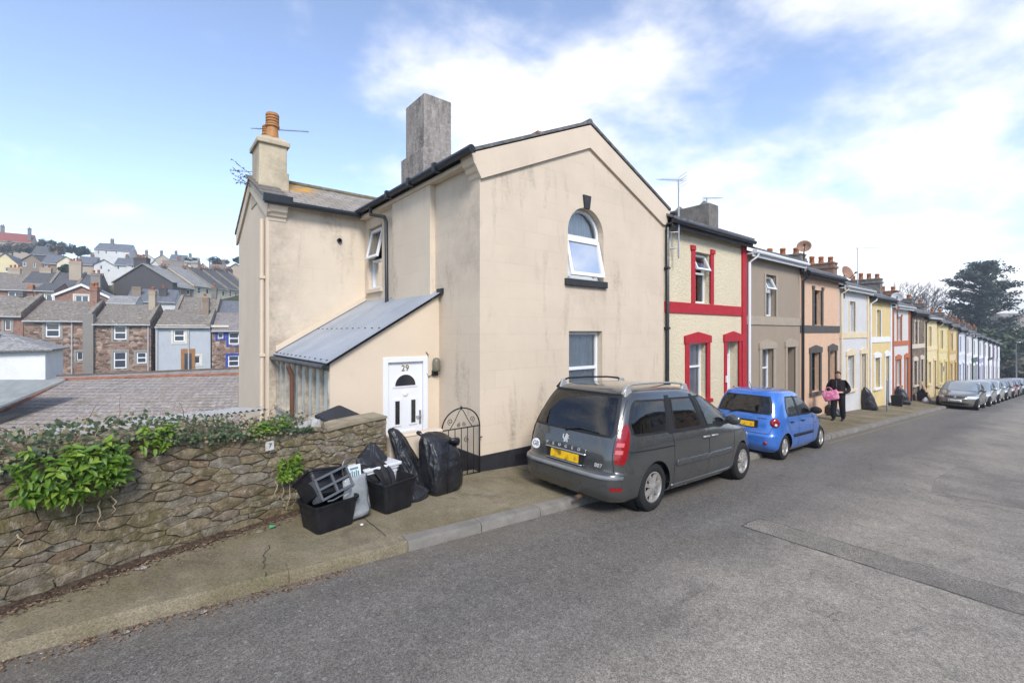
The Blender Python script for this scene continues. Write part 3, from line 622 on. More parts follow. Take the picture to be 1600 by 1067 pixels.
gutter(H, [(-2.22, 5.12, 4.6), (-2.22, 5.12, -1.0)], .042, CREAMP, 'downpipe')
for z_ in (3.3, 1.6): MB().box(-2.275, -2.165, 5.06, 5.18, z_, z_+.06).build('pipe_clip', CREAMP, H)
MB().lathe([(.055, 0), (.055, -.05), (.03, -.05), (.03, 0)], (-.62, 4.94, 4.30), 12, 'y').build('vent_pipe', GUTTER, H)
# wing chimney with two clay pots and an aerial
f = MB(); f.box(-2.14, -1.48, 5.95, 6.95, 5.2, 5.98); f.box(-2.12, -1.52, 5.99, 6.91, 5.97, 6.62); f.box(-2.17, -1.46, 5.93, 6.97, 6.60, 6.72); f.hexa([(-2.15,5.95,6.72),(-1.48,5.95,6.72),(-1.48,6.95,6.72),(-2.15,6.95,6.72),(-2.0,6.1,6.84),(-1.62,6.1,6.84),(-1.62,6.8,6.84),(-2.0,6.8,6.84)])
wc = f.build('chimney', STACKM, H, bevel=.02); wc['label'] = 'lichened wing chimney with two clay pots'
ORC = plain('orange_clay', (.40, .19, .07), .75, .25, 10, .2)
for (y_, hh) in ((6.2, .62), (6.62, .46)):
    f = MB(); prof2 = [(.15, 0), (.14, .04), (.125, hh*.45), (.16, hh*.48), (.16, hh*.54)]
    for i in range(4): z_ = hh*.56 + i*hh*.11; prof2 += [(.13, z_), (.15, z_+.005), (.15, z_+hh*.07), (.13, z_+hh*.075)]
    prof2 += [(.135, hh), (.09, hh+.01), (.08, hh-.05)]
    f.lathe(prof2, (-1.8, y_, 6.80), 16); f.build('chimney_pot', ORC, wc, auto=40)
f = MB(); f.tube([(-1.75, 6.5, 6.7), (-1.75, 6.5, 7.28)], .016, 6); f.tube([(-2.15, 6.9, 7.22), (-1.0, 6.05, 7.16)], .010, 6)
for i in range(15):
    t_ = .12 + i * .06; px_, py_, pz_ = lerp(-2.15, -1.0, t_), lerp(6.9, 6.05, t_), lerp(7.22, 7.16, t_); f.tube([(px_-.05, py_-.07, pz_), (px_+.05, py_+.07, pz_)], .005, 4)
ae = f.build('aerial', GALV); ae.location = H.location; tag(ae, 'long thin television aerial on the wing chimney with clay pots', 'aerial')
tw = MB(); rg = random.Random(8)                              # weeds rooted in the stack
for i in range(7):
    p = Vector((-2.15, 6.75 + rg.uniform(-.1, .2), 5.75 + rg.uniform(-.05, .35))); pts = [p.copy()]; d = Vector((-.6 + rg.uniform(-.2, .2), .25 + rg.uniform(-.3, .3), rg.uniform(.1, .9)))
    for j in range(5): p = p + d * .11 + Vector((rg.uniform(-.02, .02), rg.uniform(-.02, .02), -.02)); pts.append(p.copy())
    tw.tube(pts, [.008, .007, .006, .005, .004, .003], 4)
    for q in pts[2:]:
        for k in range(4):
            v = Vector((rg.uniform(-1, 1), rg.uniform(-1, 1), rg.uniform(-1, 1))).normalized() * .05; u = v.orthogonal().normalized() * .014; tw.poly(q, q + v * .5 + u, q + v, q + v * .5 - u)
to = tw.build('chimney_weed', plain('dead_weed', (.10, .065, .035), .9, .3), None); to.location = H.location; tag(to, 'dry weed sprouting from the side of the wing chimney', 'weed')
# lean-to porch with a metal roof
P0, P1, PF, PB = -1.96, 0.0, 1.29, 4.94
f = MB(); dr = (-1.09, -.25, -.36, 1.70); strips(f, P0, P1-.03, -.7, Lin(P0, 1.63, P1, 2.80), [dr], PF); reveal(f, dr, PF, .12); f.build('porch_wall', CREAMP, H)
f = MB(); sl_ = (2.88 - 1.63) / 2.08
def roofp(x, y, e=0): return (x, y, 2.87 + sl_ * x + e)
f.hexa([roofp(-2.04, 1.19), roofp(-.0, 1.19), roofp(-.0, PB), roofp(-2.04, PB), roofp(-2.04, 1.19, .018), roofp(-.0, 1.19, .018), roofp(-.0, PB, .018), roofp(-2.04, PB, .018)])
def metal_roof():
    t = NT('painted_metal_roof'); c = t.mix(t.map(t.noise(1.2, 6, .65), .35, .7), (.27, .305, .35), (.37, .40, .44)); c = t.mix(t.map(t.noise(3, 6, .7, t.scale((.5, 3, 1))), .58, .75, 0, .5), c, (.34, .34, .34)); t.bump(t.noise(3, 3), .15, .02); return t.done(c, .45, .4, .15)
MR = metal_roof(); pr_ = f.build('porch_roof', MR, H)
for y_ in (2.15, 3.35): MB().hexa([roofp(-2.04, y_, .012), roofp(0, y_, .012), roofp(0, y_+.03, .012), roofp(-2.04, y_+.03, .012), roofp(-2.04, y_, .033), roofp(0, y_, .033), roofp(0, y_+.03, .033), roofp(-2.04, y_+.03, .033)]).build('roof_seam', MR, pr_)
rv = MB().lathe([(.022, 0), (.018, .012), (.006, .018)], (0, 0, 0), 8).mesh('rivet', plain('rivet_dark', (.03, .03, .035), .5))
for x_ in (-2.0, -1.15):
    for i in range(12): instance('rivet', rv, pr_, Matrix.Translation(roofp(x_, 1.3 + i * .31, .017)))
f = MB(); f.prism([roofp(-2.0, PB-.10, .036), roofp(0, PB-.10, .036), roofp(0, PB-.10, .15), roofp(-2.0, PB-.10, .15)], (0, .098, 0)); f.build('mortar_fillet', CREAMP, H)
f = MB(); f.hexa([(-.06, 1.14, 2.80), (.06, 1.14, 2.86), (.06, 1.30, 2.86), (-.06, 1.30, 2.80), (-.06, 1.14, 2.92), (.06, 1.14, 2.94), (.06, 1.30, 2.94), (-.06, 1.30, 2.92)]); f.build('roof_flashing', GUTTER, H)
gutter(H, [(-2.07, 1.19, 1.585), (-2.07, PB, 1.57)], .045)
# glazed porch side
WOODP = plain('peeling_wood', (.42, .37, .30), .85, .35, 8, .4, 40)
PG = dark_glass('old_porch_glass', (.48, .52, .49), .25)
MB().box(P0-.02, P0+.12, PF+.002, PB, -1.5, .50).build('dwarf_wall', render_wall('old_whitewash', (.5, .48, .44), False, 1, .9), H)
MB().box(P0-.06, P0+.12, PF-.01, PB, .50, .56).build('window_sill', WOODP, H); MB().box(P0-.0, P0+.1, PF+.004, PB, 1.50, 1.60).build('timber_head', WOODP, H)
nP = 8
for i in range(nP + 1): y_ = lerp(PF+.004, PB-.06, i / nP); MB().box(P0-.02, P0+.06, y_, y_+.055, .56, 1.50).build('glazing_bar', WOODP, H)
for i in range(nP): y_ = lerp(PF, PB-.06, i / nP); MB().poly((P0+.03, y_+.055, .56), (P0+.03, y_+.39, .56), (P0+.03, y_+.39, 1.5), (P0+.03, y_+.055, 1.5)).build('pane', PG, H)
gutter(H, [(-2.13, 3.2, 1.5), (-2.06, 3.2, 1.3), (-2.06, 3.2, -.5)], .04, plain('rusty_brown_pipe', (.15, .07, .045), .7, .3), 'downpipe')
# front door
DW = plain('white_door', (.70, .71, .73), .4, .04, 2, 0)
fr = MB(); fr.box(-1.09, -1.0, PF-.02, PF+.1, -.36, 1.70); fr.box(-.34, -.25, PF-.02, PF+.1, -.36, 1.70); fr.box(-1.0, -.34, PF-.02, PF+.1, 1.61, 1.70); fr.build('door_frame', DW, H, bevel=.006)
do = MB().box(-.998, -.342, PF+.03, PF+.075, -.34, 1.608).build('door', DW, H); DY = PF + .03
def plate(x0, x1, z0, z1, t_=.014, mat=DW, nm='door_panel', par=do, bev=.006, y=DY): return MB().box(x0, x1, y - t_, y + .002, z0, z1).build(nm, mat, par, bevel=bev)
DX = -.67; LEAD = dark_glass('leaded_glass', (.02, .02, .022), .15)
pts = [(DX + .19 * math.cos(math.pi * i / 14), 1.20 + .19 * math.sin(math.pi * i / 14)) for i in range(15)]
MB().prism([(DX + (x - DX) * 1.22, DY - .012, 1.20 + (z - 1.20) * 1.22 - .03) for x, z in pts], (0, .013, 0)).build('door_panel', DW, do); MB().prism([(x, DY - .018, z) for x, z in pts], (0, .012, 0)).build('fanlight', LEAD, do)
for x_ in (-.86, -.56):
    plate(x_ - .035, x_ + .115, .50, .98); MB().box(x_, x_ + .08, DY - .02, DY - .012, .54, .94).build('door_glazing', LEAD, do)
plate(DX - .19, DX + .19, .32, .42, .016); plate(-.94, -.70, -.28, .26); plate(-.64, -.40, -.28, .26)
MB().lathe([(.05, 0), (.05, -.012), (.03, -.02)], (DX, DY - .002, 1.06), 14, 'y').build('door_knocker', DW, do)
f = MB(); f.box(-.405, -.365, DY - .014, DY, .50, .74); f.tube([(-.385, DY - .05, .64), (-.48, DY - .05, .64)], .011, 6); f.tube([(-.385, DY, .64), (-.385, DY - .05, .64)], .01, 6); f.build('door_handle', GALV, do)
text('29', .15, plain('brass_numerals', (.32, .20, .05), .4, .2, 9, 0, 50, .5, .8), do, Matrix.Translation((DX, DY - .004, 1.50)) @ Matrix.Rotation(math.radians(90), 4, 'X'), .004, 1.0, 'house_number')
# porch lamp with its looped cable
lo = thing('bulkhead_lamp', 'black bulkhead lamp with looped cable beside the white front door', 'lamp', (4.22, FAC, 0))
MB().box(-.17, -.05, PF - .05, PF, 1.34, 1.44).build('lamp_base', IRON, lo, bevel=.01); MB().lathe([(.065, 0), (.07, .04), (.07, .18), (.055, .23), (.02, .25)], (-.11, PF - .075, 1.42), 12).build('lamp_glass', plain('dusty_lamp_glass', (.16, .15, .11), .3, .3), lo, smooth=True)
f = MB(); f.tube([(-.17, PF-.03, 1.36), (-.24, PF-.02, 1.33), (-.29, PF-.01, 1.42), (-.27, PF-.01, 1.6), (-.24, PF-.01, 1.72), (-.28, PF-.01, 1.77)], .008, 5); f.build('cable', IRON, lo)
# ------------------------------------------------------------------ the terrace stepping down the street
TW = 4.18
BRICKP = brick_like('stack_brick', ((.22, .12, .08), (.17, .10, .07), (.27, .17, .11)), (.20, .17, .14), .22, .075, .010)
STACKG = plain('grey_stack_render', (.17, .155, .135), .9, .35, 5, .5, 30)
STONEM = rubble('terrace_rubble', ((.19, .12, .085), (.10, .085, .07), (.26, .18, .13)), (.22, .19, .15), 6)
REDP = plain('red_masonry_paint', (.40, .018, .028), .6, .12, 4, .2, 40)
DKP = plain('dark_grey_paint', (.085, .078, .070), .7, .2, 5, .2)
def rc(n, c, cast=1.0, stain=.35): return render_wall(n, c, False, cast, stain)
def tp(n, c): return plain(n, c, .7, .1, 4, .2, 40)
ST = [ # name, wall, trim, band, door, frame, label
 dict(w=rc('cream_roughcast', (.66, .57, .40)), t=REDP, ped=1, pil=1, upj=1, op=1, door=WHITE, label='cream roughcast terraced house with bright red window and door surrounds'),
 dict(w=rc('brown_render', (.31, .25, .19), 0), t=tp('buff_trim', (.36, .30, .23)), ped=1, op=1, gut=1, door=tp('brown_door', (.2, .16, .12)), label='grey-brown rendered terraced house beside the red trimmed one'),
 dict(w=rc('peach_roughcast', (.66, .44, .30)), t=DKP, ped=1, dark=1, upj=1, door=tp('faded_door', (.34, .25, .19)), bay=1, label='peach terraced house with dark grey surrounds and blackened windows'),
 dict(w=rc('white_roughcast', (.60, .59, .58)), t=tp('cream_trim', (.66, .54, .36)), ped=1, pil=1, door=tp('ochre_door', (.5, .36, .12)), label='white roughcast terraced house with pale cream surrounds'),
 dict(w=rc('yellow_roughcast', (.66, .51, .25)), t=tp('white_trim', (.70, .70, .72)), ped=1, pil=1, pilw=1, door=tp('grey_door', (.42, .46, .52)), label='yellow terraced house with white surrounds and white band'),
 dict(w=rc('offwhite_roughcast', (.60, .58, .55)), t=tp('rust_trim', (.42, .13, .055)), ped=1, pil=1, upj=1, door=tp('rust_door', (.33, .09, .035)), label='white terraced house with rust orange surrounds and band'),
 dict(w=STONEM, t=tp('stone_trim', (.55, .48, .38)), ped=1, upj=1, door=tp('buff_door', (.4, .33, .25)), label='brown bare stone terraced house with cream surrounds'),
 dict(w=rc('butter_roughcast', (.66, .54, .32), .5), t=tp('butter_trim', (.66, .53, .30)), ped=1, door=tp('mustard_door', (.45, .30, .07)), label='butter cream terraced house next to the bare stone one'),
 dict(w=rc('primrose_roughcast', (.63, .53, .30), .5), t=tp('primrose_trim', (.60, .48, .22)), ped=1, pil=1, door=tp('tan_door', (.35, .22, .10)), sign=1, label='pale yellow terraced house with a small plaque beside its door'),
 dict(w=rc('ochre_roughcast', (.62, .50, .31), .5), t=tp('ochre_trim', (.50, .33, .12)), ped=1, pil=1, upj=1, door=tp('ochre_brown_door', (.34, .20, .08)), label='yellow terraced house with ochre brown window surrounds'),
 dict(w=rc('pale_blue_render', (.56, .58, .62), .4), t=tp('blue_white_trim', (.62, .65, .72)), ped=1, door=tp('slate_blue_door', (.18, .2, .25)), label='pale blue-grey terraced house halfway down the street'),
 dict(w=rc('pearl_render', (.62, .60, .60), .4), t=tp('pearl_trim', (.68, .67, .68)), ped=1, door=tp('dove_door', (.40, .40, .42)), label='pearl white terraced house below the pale blue-grey one'),
 dict(w=rc('chalk_render', (.66, .66, .66), .4), low=rc('bottle_green_render', (.085, .15, .11), .4), t=tp('chalk_trim', (.70, .70, .70)), ped=1, door=tp('green_door', (.09, .15, .12)), label='terraced house with white upper storey over dark green ground floor'),
 dict(w=rc('ice_render', (.62, .63, .65), .4), low=rc('lilac_render', (.36, .32, .50), .4), t=tp('ice_trim', (.7, .7, .74)), ped=1, door=tp('lilac_door', (.3, .28, .4)), label='terraced house with lilac ground floor far down the street'),
 dict(w=rc('plain_white_render', (.70, .70, .70), .3), t=tp('plain_white_trim', (.70, .70, .70)), ped=0, dp=1, door=tp('black_door', (.03, .03, .03)), label='plain white terraced house with black downpipe below the lilac one'),
 dict(w=rc('bright_white_render', (.72, .71, .72), .3), t=DKP, ped=0, dp=1, door=tp('dark_door', (.05, .05, .06)), label='bright white terraced house with dark grey trim near the street end'),
 dict(w=rc('lavender_white_render', (.64, .60, .66), .3), t=tp('mauve_trim', (.5, .45, .52)), ped=0, dp=1, door=tp('mauve_door', (.2, .16, .22)), label='lavender white terraced house, last but one of the row'),
 dict(w=rc('end_white_render', (.72, .72, .72), .3), t=WHITE, ped=0, dp=1, door=tp('end_door', (.1, .1, .1)), label='white end house at the foot of the terrace'),
]
BURNT = dark_glass('blackened_glass', (.008, .008, .009), .25)
FASC = plain('dark_fascia', (.035, .033, .034), .7, .3, 5, .2)
for i, st in enumerate(ST):
    S0 = 9.475 + TW * i; zg = road_z(S0 + TW / 2) + .12; EA = 5.2
    T_ = thing('terraced_house', st['label'], 'house', (S0, FAC, zg), 0, 'terraced houses along the street')
    low, near = st.get('low'), i < 10
    up, dn, dr = (1.34, 2.12, 3.42, 4.72), (1.05, 1.92, .95, 2.40), (3.0, 3.72, .02, 2.42)
    W_ = TW - .012
    f = MB(); strips(f, 0, W_, 3.2 if low else -.5, Flat(EA), [up] if low else [up, dn, dr], 0); reveal(f, up, 0, .22)
    if not low: reveal(f, dn, 0, .22); reveal(f, dr, 0, .34)
    f.poly((0,0,-.5),(0,7,-.5),(0,7,EA),(0,3.4,6.75),(0,0,EA)); f.poly((W_,0,-.5),(W_,0,EA),(W_,3.4,6.75),(W_,7,EA),(W_,7,-.5)); f.poly((0,7,-.5),(W_,7,-.5),(W_,7,EA),(0,7,EA))
    f.build('wall', st['w'], T_)
    if low: f = MB(); strips(f, 0, W_, -.5, Flat(3.2), [dn, dr], -.004); reveal(f, dn, 0, .22); reveal(f, dr, 0, .34); f.build('ground_floor_wall', low, T_)
    bo = MB(); bo.box(0, TW - .28 if st.get('pil') else W_, -.03, .002, 3.14, 3.40); bo.build('band', st['t'], T_)
    if st.get('pil'): MB().box(TW - .275, W_, -.045, .002, -.3, EA - .02).build('pilaster', st['t'], T_)
    if i < 14:
        for hh, pd in ((dn, st['ped']), (dr, st['ped'])):
            f = MB(); surround(f, *hh[:2], hh[2] - .1, hh[3], .16 if hh is dn else .13, ped=bool(pd)); f.build('door_surround' if hh is dr else 'window_surround', st['t'], T_)
    wd = .16 if st.get('upj') else .09
    for xa, xb, e in ((up[0]-wd, up[0], -1), (up[1], up[1]+wd, 1)):
        f = MB(); f.box(xa, xb, -.03, .02, 3.405, up[3]+.02)
        if st.get('upj'): f.box(xa-.04*(e < 0), xb+.04*(e > 0), -.05, .02, up[3]+.015, up[3]+.13)
        f.build('window_jamb', st['t'], T_)
    f = MB(); f.box(dn[0]-.2, dn[1]+.2, -.09, .05, dn[2]-.1, dn[2]-.003); f.build('window_sill', st['t'], T_)
    pane = BURNT if st.get('dark') else GLASS if near else PANE; fm = IRON if st.get('dark') else WHITE
    window(T_, up[0]+.004, up[1]-.004, up[2]+.004, up[3]-.004, .15, fm, (.6,), (), .05, pane=pane, open_top=True if st.get('op') else False, curtain=None if (st.get('dark') or not near or i == 0) else (0, 1))
    window(T_, dn[0]+.004, dn[1]-.004, dn[2]+.004, dn[3]-.004, .15, fm, (.58,), (), .05, pane=pane, curtain=None if (st.get('dark') or not near) else (0, 1))
    # door
    d_ = MB(); d_.box(dr[0]+.05, dr[1]-.05, .26, .31, .02, 1.98 if i == 0 else 2.36); do_ = d_.build('door', st['door'], T_)
    f = MB(); f.box(dr[0], dr[0]+.05, .24, .33, .02, 2.42); f.box(dr[1]-.05, dr[1], .24, .33, .02, 2.42); f.box(dr[0]+.05, dr[1]-.05, .24, .33, 2.36, 2.42)
    if i == 0: f.box(dr[0]+.05, dr[1]-.05, .24, .33, 1.98, 2.04)
    f.build('door_frame', WHITE if i == 0 else st['door'], T_)
    if i == 0:
        MB().poly((dr[0]+.05,.28,2.04),(dr[1]-.05,.28,2.04),(dr[1]-.05,.28,2.36),(dr[0]+.05,.28,2.36)).build('fanlight', GLASS, T_)
        MB().lathe([(.13, 0), (.13, -.012)], (0, 0, 0), 20, 'y').build('oval_glazing', PANE, do_).matrix_local = Matrix.Translation((3.36, .262, 1.25)) @ Matrix.Diagonal((1, 1, 3.2, 1))
        MB().box(2.90, 2.985, -.07, .0, 1.30, 1.48).build('letter_tray', WHITE, T_)
    else: MB().tube([(dr[0]+.13, .25, 1.05), (dr[0]+.13, .22, 1.05)], .03, 8).build('door_knob', GALV, do_)
    MB().box(dr[0]-.02, dr[1]+.02, -.1, .24, -.12, .02).build('doorstep', CONC, T_)
    if i == 2: MB().box(.0, W_, -.06, .0, -.2, .05).build('plinth', CONC, T_)
    # roof, fascia, gutter
    ov = .26; f = MB()
    f.hexa([(0,-ov,EA+.10),(W_,-ov,EA+.10),(W_,3.4,6.85),(0,3.4,6.85),(0,-ov,EA+.16),(W_,-ov,EA+.16),(W_,3.4,6.91),(0,3.4,6.91)])
    f.hexa([(0,7.2,EA+.10),(W_,7.2,EA+.10),(W_,3.41,6.85),(0,3.41,6.85),(0,7.2,EA+.16),(W_,7.2,EA+.16),(W_,3.41,6.91),(0,3.41,6.91)])
    ro = f.build('roof', SLATEG, T_)
    f = MB(); f.box(0, W_, -.22, -.19, EA-.10, EA+.10); f.box(0, W_, -.19, .0, EA-.02, EA+.02); f.build('fascia', WHITE if st.get('gut') or i in (3, 5, 11, 12) else FASC, T_)
    gm = WHITE if st.get('gut') else GREYGUT if i in (3, 5, 7) else GUTTER
    gutter(T_, [(0, -.275, EA+.04), (W_, -.275, EA+.04)], .055, gm)
    if i not in (0,):
        pm = WHITE if st.get('gut') else st['t'] if st.get('pil') and i > 2 else GUTTER
        xx = .10; gutter(T_, [(xx+.1, -.27, EA), (xx+.1, -.26, EA-.08), (xx, -.07, EA-.25), (xx, -.065, .05)], .04, pm, 'downpipe')
    # chimney on the party wall
    if i < 16:
        rr = random.Random(i * 7 + 1); top = 6.62 + rr.uniform(0, .35)
        if i == 0:
            co = MB().box(TW-.28, TW+.30, .95, 2.75, 5.4, 6.62).build('chimney', STACKG, T_, bevel=.02)
            for y_ in (1.25, 2.1): MB().hexa([(TW-.15,y_-.14,6.61),(TW+.15,y_-.14,6.61),(TW+.15,y_+.14,6.61),(TW-.15,y_+.14,6.61),(TW-.04,y_-.02,6.78),(TW+.04,y_-.02,6.78),(TW+.04,y_+.02,6.78),(TW-.04,y_+.02,6.78)]).build('chimney_cap', STACKG, co)
        elif i in (1, 4, 9): pass
        else: chimney(T_, TW-.28, TW+.28, 1.3 if i > 1 else 1.6, 2.9 if i > 1 else 2.6, 5.4, {2: 6.5, 3: 6.75, 5: 6.9}.get(i, 6.7) + rr.uniform(-.05, .15), BRICKP if i % 3 == 0 else STACKG, 0 if i == 1 else 3 + i % 2, 'y', True, TERRA, .36, .12)
    if st.get('sign'): MB().box(2.35, 2.65, -.03, .0, 1.75, 2.1).build('wall_plaque', plain('blue_plaque', (.12, .15, .3), .5), T_)
# rooftop aerials and dishes: things fixed to the houses
def aerial(label, x, y, z, h, yag, face, kind='mast'):
    o = thing('aerial', label, 'aerial', (x, y, z)); MB().tube([(0,0,0),(0,0,h)], .022, 6).build('mast', GALV, o)
    f = MB(); d = Vector((math.cos(face), math.sin(face), 0)); q = Vector((-d.y, d.x, 0))
    if kind == 'mast':
        for zz in (h-.02,): 
            f.tube([Vector((0,0,zz)) - d * .12, Vector((0,0,zz)) + d * yag], .010, 5)
            for j in range(9): c = Vector((0,0,zz)) + d * (-.1 + j * yag / 8.5); f.tube([c - q * (.16 - .008*j), c + q * (.16 - .008*j)], .005, 4)
            for u in (-.13, -.05, .05, .13): f.tube([Vector((0,0,zz+u)) - d * .1 - q * .2, Vector((0,0,zz+u)) - d * .1 + q * .2], .005, 4)
    f.build('aerial_head', GALV, o); return o
a0 = aerial('tall rake aerial on a mast at the corner of the red trimmed house', 9.72, FAC - .22, 3.85, 1.85, .55, 2.6)
f = MB(); f.tube([(0,0,.25),(-.2,.2,.25)], .012, 5); f.tube([(0,0,.62),(-.2,.2,.62)], .012, 5); f.tube([(-.12,.12,.25),(-.12,.12,.62)], .01, 5); f.tube([(.0,.22,.25),(0,0,.25)], .012, 5); f.build('wall_bracket', GALV, a0)
aerial('small aerial on the bare grey chimney of the red trimmed house', 13.8, 7.3, 5.95, .42, .5, 5.6)
aerial('lone aerial on a tall thin mast above the terrace roofs', 32.46, 8.0, 4.0, 3.05, 1.2, 5.4)
def dish(label, x, y, z, face, r=.38, col=None, h=.7):
    o = thing('satellite_dish', label, 'satellite dish', (x, y, z)); MB().tube([(0,0,-.2),(0,0,h)], .02, 6).build('mast', IRON, o)
    T_ = Matrix.Translation((0, 0, h)) @ Matrix.Rotation(face, 4, 'Z') @ Matrix.Rotation(math.radians(70), 4, 'Y')
    f = MB(T_); f.lathe([(.02, .05), (r*.4, .065), (r*.75, .10), (r, .16), (r*.985, .165), (r*.74, .11), (r*.4, .075), (.02, .06)], (0,0,0), 20, caps=False); f.build('reflector', col or plain('rusty_dish', (.27, .16, .11), .7, .3), o, smooth=True)
    f = MB(T_); f.tube([(r*.9, 0, .12), (r*.5, 0, .42)], .012, 5); f.box(r*.42, r*.58, -.03, .03, .40, .47); f.build('feed_arm', IRON, o)
dish('small rusty dish on a mast above the brown house gutter', 17.6, FAC - .2, 4.25, math.radians(200), .22, None, .75)
dish('large rusty round dish over the white house with cream surrounds', 22.3, FAC - .1, 3.7, math.radians(250), .30, None, .8)
dish('pale grey dish on a mast above the rust trimmed house', 30.6, FAC - .2, 3.0, math.radians(190), .26, plain('pale_dish', (.45, .45, .46), .6), .9)

# ------------------------------------------------------------------ the houses across the road, behind the camera
for i, (lab, wm_) in enumerate((('cream house across the road uphill of the camera', 'cream_roughcast'), ('white house across the road facing the corner house', 'white_roughcast'), ('tan house across the road facing the people carrier', 'brown_render'), ('pale yellow house across the road facing the red trimmed house', 'butter_roughcast'), ('white house across the road facing the brown house', 'offwhite_roughcast'), ('peach house across the road facing the peach house', 'peach_roughcast'))):
    S1 = 2.0 + 4.4 * i + 4.35; o = thing('opposite_house', lab, 'house', (S1, -6.2, road_z(S1) + .1), math.pi, 'houses across the road'); E5 = 5.1; ww_ = 4.35
    hs_ = [(.7, 1.6, .9, 2.3), (2.9, 3.7, .05, 2.2), (.8, 1.6, 3.2, 4.5), (2.8, 3.6, 3.2, 4.5)]; f = MB(); strips(f, 0, ww_, -.4, Flat(E5), hs_, 0); [reveal(f, h, 0, .15) for h in hs_]
    f.poly((0,0,-.4),(0,7,-.4),(0,7,E5),(0,3.5,6.8),(0,0,E5)); f.poly((ww_,0,-.4),(ww_,0,E5),(ww_,3.5,6.8),(ww_,7,E5),(ww_,7,-.4)); f.build('wall', _mc[wm_], o)
    MB().hexa([(0,-.25,E5-.02),(ww_,-.25,E5-.02),(ww_,3.5,6.85),(0,3.5,6.85),(0,-.25,E5+.08),(ww_,-.25,E5+.08),(ww_,3.5,6.95),(0,3.5,6.95)]).hexa([(0,7.2,E5),(ww_,7.2,E5),(ww_,3.51,6.85),(0,3.51,6.85),(0,7.2,E5+.08),(ww_,7.2,E5+.08),(ww_,3.51,6.95),(0,3.51,6.95)]).build('roof', SLATEG, o)
    for j, h in enumerate(hs_):
        if j == 1: MB().box(h[0], h[1], .1, .15, h[2], h[3]).build('door', WHITE, o)
        else: window(o, h[0]+.005, h[1]-.005, h[2]+.005, h[3]-.005, .08, WHITE, pane=PANE)
# ------------------------------------------------------------------ rubble boundary wall with its plants
WP = [(-6.0, 4.36), (-2.6, 4.40), (-.9, 4.70), (-.35, 4.97), (0.0, 5.15), (.7, 5.42), (1.43, 5.67), (2.0, 5.84), (2.62, 5.98)]
WZ = [(-6, 1.25), (-2.6, 1.22), (-.9, 1.27), (0, 1.20), (.8, 1.08), (1.5, 1.03), (1.68, 1.02), (1.74, .92), (2.62, .915)]
_wl = [0]
for p_, q_ in zip(WP, WP[1:]): _wl.append(_wl[-1] + math.dist(p_, q_))
WLEN = _wl[-1]
def wall_pt(u, z, out=0.0):                # along the wall, height above its foot as a share of 1.2 m, distance out of the face
    s = interp(u, _wl, [p[0] for p in WP]); d = interp(u, _wl, [p[1] for p in WP])
    e = .15; a = (interp(u-e, _wl, [p[0] for p in WP]), interp(u-e, _wl, [p[1] for p in WP])); c = (interp(u+e, _wl, [p[0] for p in WP]), interp(u+e, _wl, [p[1] for p in WP]))
    t = Vector((c[0]-a[0], c[1]-a[1], 0)); t = t.normalized() if t.length > 0 else Vector((1,0,0)); nrm = Vector((t.y, -t.x, 0))
    zb = road_z(s) + .08; zt = interp(s, [a_[0] for a_ in WZ], [a_[1] for a_ in WZ])
    return Vector((s, d, lerp(zb, zt, z / 1.2) + .02 * math.sin(u * 2.3) * z)) + nrm * (out - .03 * z)
def stone_mat():
    t = NT('wall_stone'); r = t.rnd()
    c = t.mix(t.map(r, 0, .5), (.225, .172, .095), (.315, .25, .155)); c = t.mix(t.map(r, .5, .72), c, (.285, .25, .20)); c = t.mix(t.map(r, .80, .9), c, (.235, .150, .090)); c = t.mix(t.map(r, .93, 1.0), c, (.13, .105, .085))
    c = t.mix(t.map(t.noise(9, 7, .75), .34, .58), (.14, .115, .075), c)
    c = t.mix(t.map(t.noise(2.2, 6, .7), .5, .66, 0, .65), c, (.115, .105, .030)); c = t.mix(t.map(t.noise(18, 4, .65), .54, .66, 0, .75), c, (.36, .31, .24))
    t.bump(t.m('ADD', t.noise(13, 7, .75), t.m('MULTIPLY', t.noise(60, 4, .6), .5)), 1.0, .035); return t.done(c, .92, .2)
STONE = stone_mat()
def mortar_mat():
    t = NT('old_mortar'); c = t.mix(t.map(t.noise(3, 6, .7), .35, .65), (.19, .165, .11), (.30, .26, .185)); c = t.mix(t.map(t.noise(1.8, 5), .5, .65, 0, .7), c, (.085, .082, .028)); t.bump(t.noise(35, 6, .7), 1, .03); return t.done(c, .95, .1)
MORT = mortar_mat()
WT = thing('stone_wall', 'mossy rubble stone boundary wall overhung with ivy and a leafy shrub', 'wall')
nu = 70; f = MB(); rows = []
for i in range(nu + 1):
    u = WLEN * i / nu; o = .010 * noise.noise(Vector((u * 3, 0, 0))); s0 = wall_pt(u, 0, 0); back = wall_pt(u, 1.2, -.34)
    rows.append([wall_pt(u, -.25, o)] + [wall_pt(u, 1.2 * j / 8, -.009 + .010 * noise.noise(Vector((u * 5, j * .9, 2)))) for j in range(9)] + [wall_pt(u, 1.2, -.17) + Vector((0,0,.035 * noise.noise(Vector((u*3, 7, 1))))), back, Vector((back.x, back.y, s0.z - 1.2))])
f.grid(rows); f.f.append(list(range(len(rows[0])))); e0 = nu * len(rows[0]); f.f.append([e0 + i for i in range(len(rows[0]))]); f.build('mortar_core', MORT, WT)
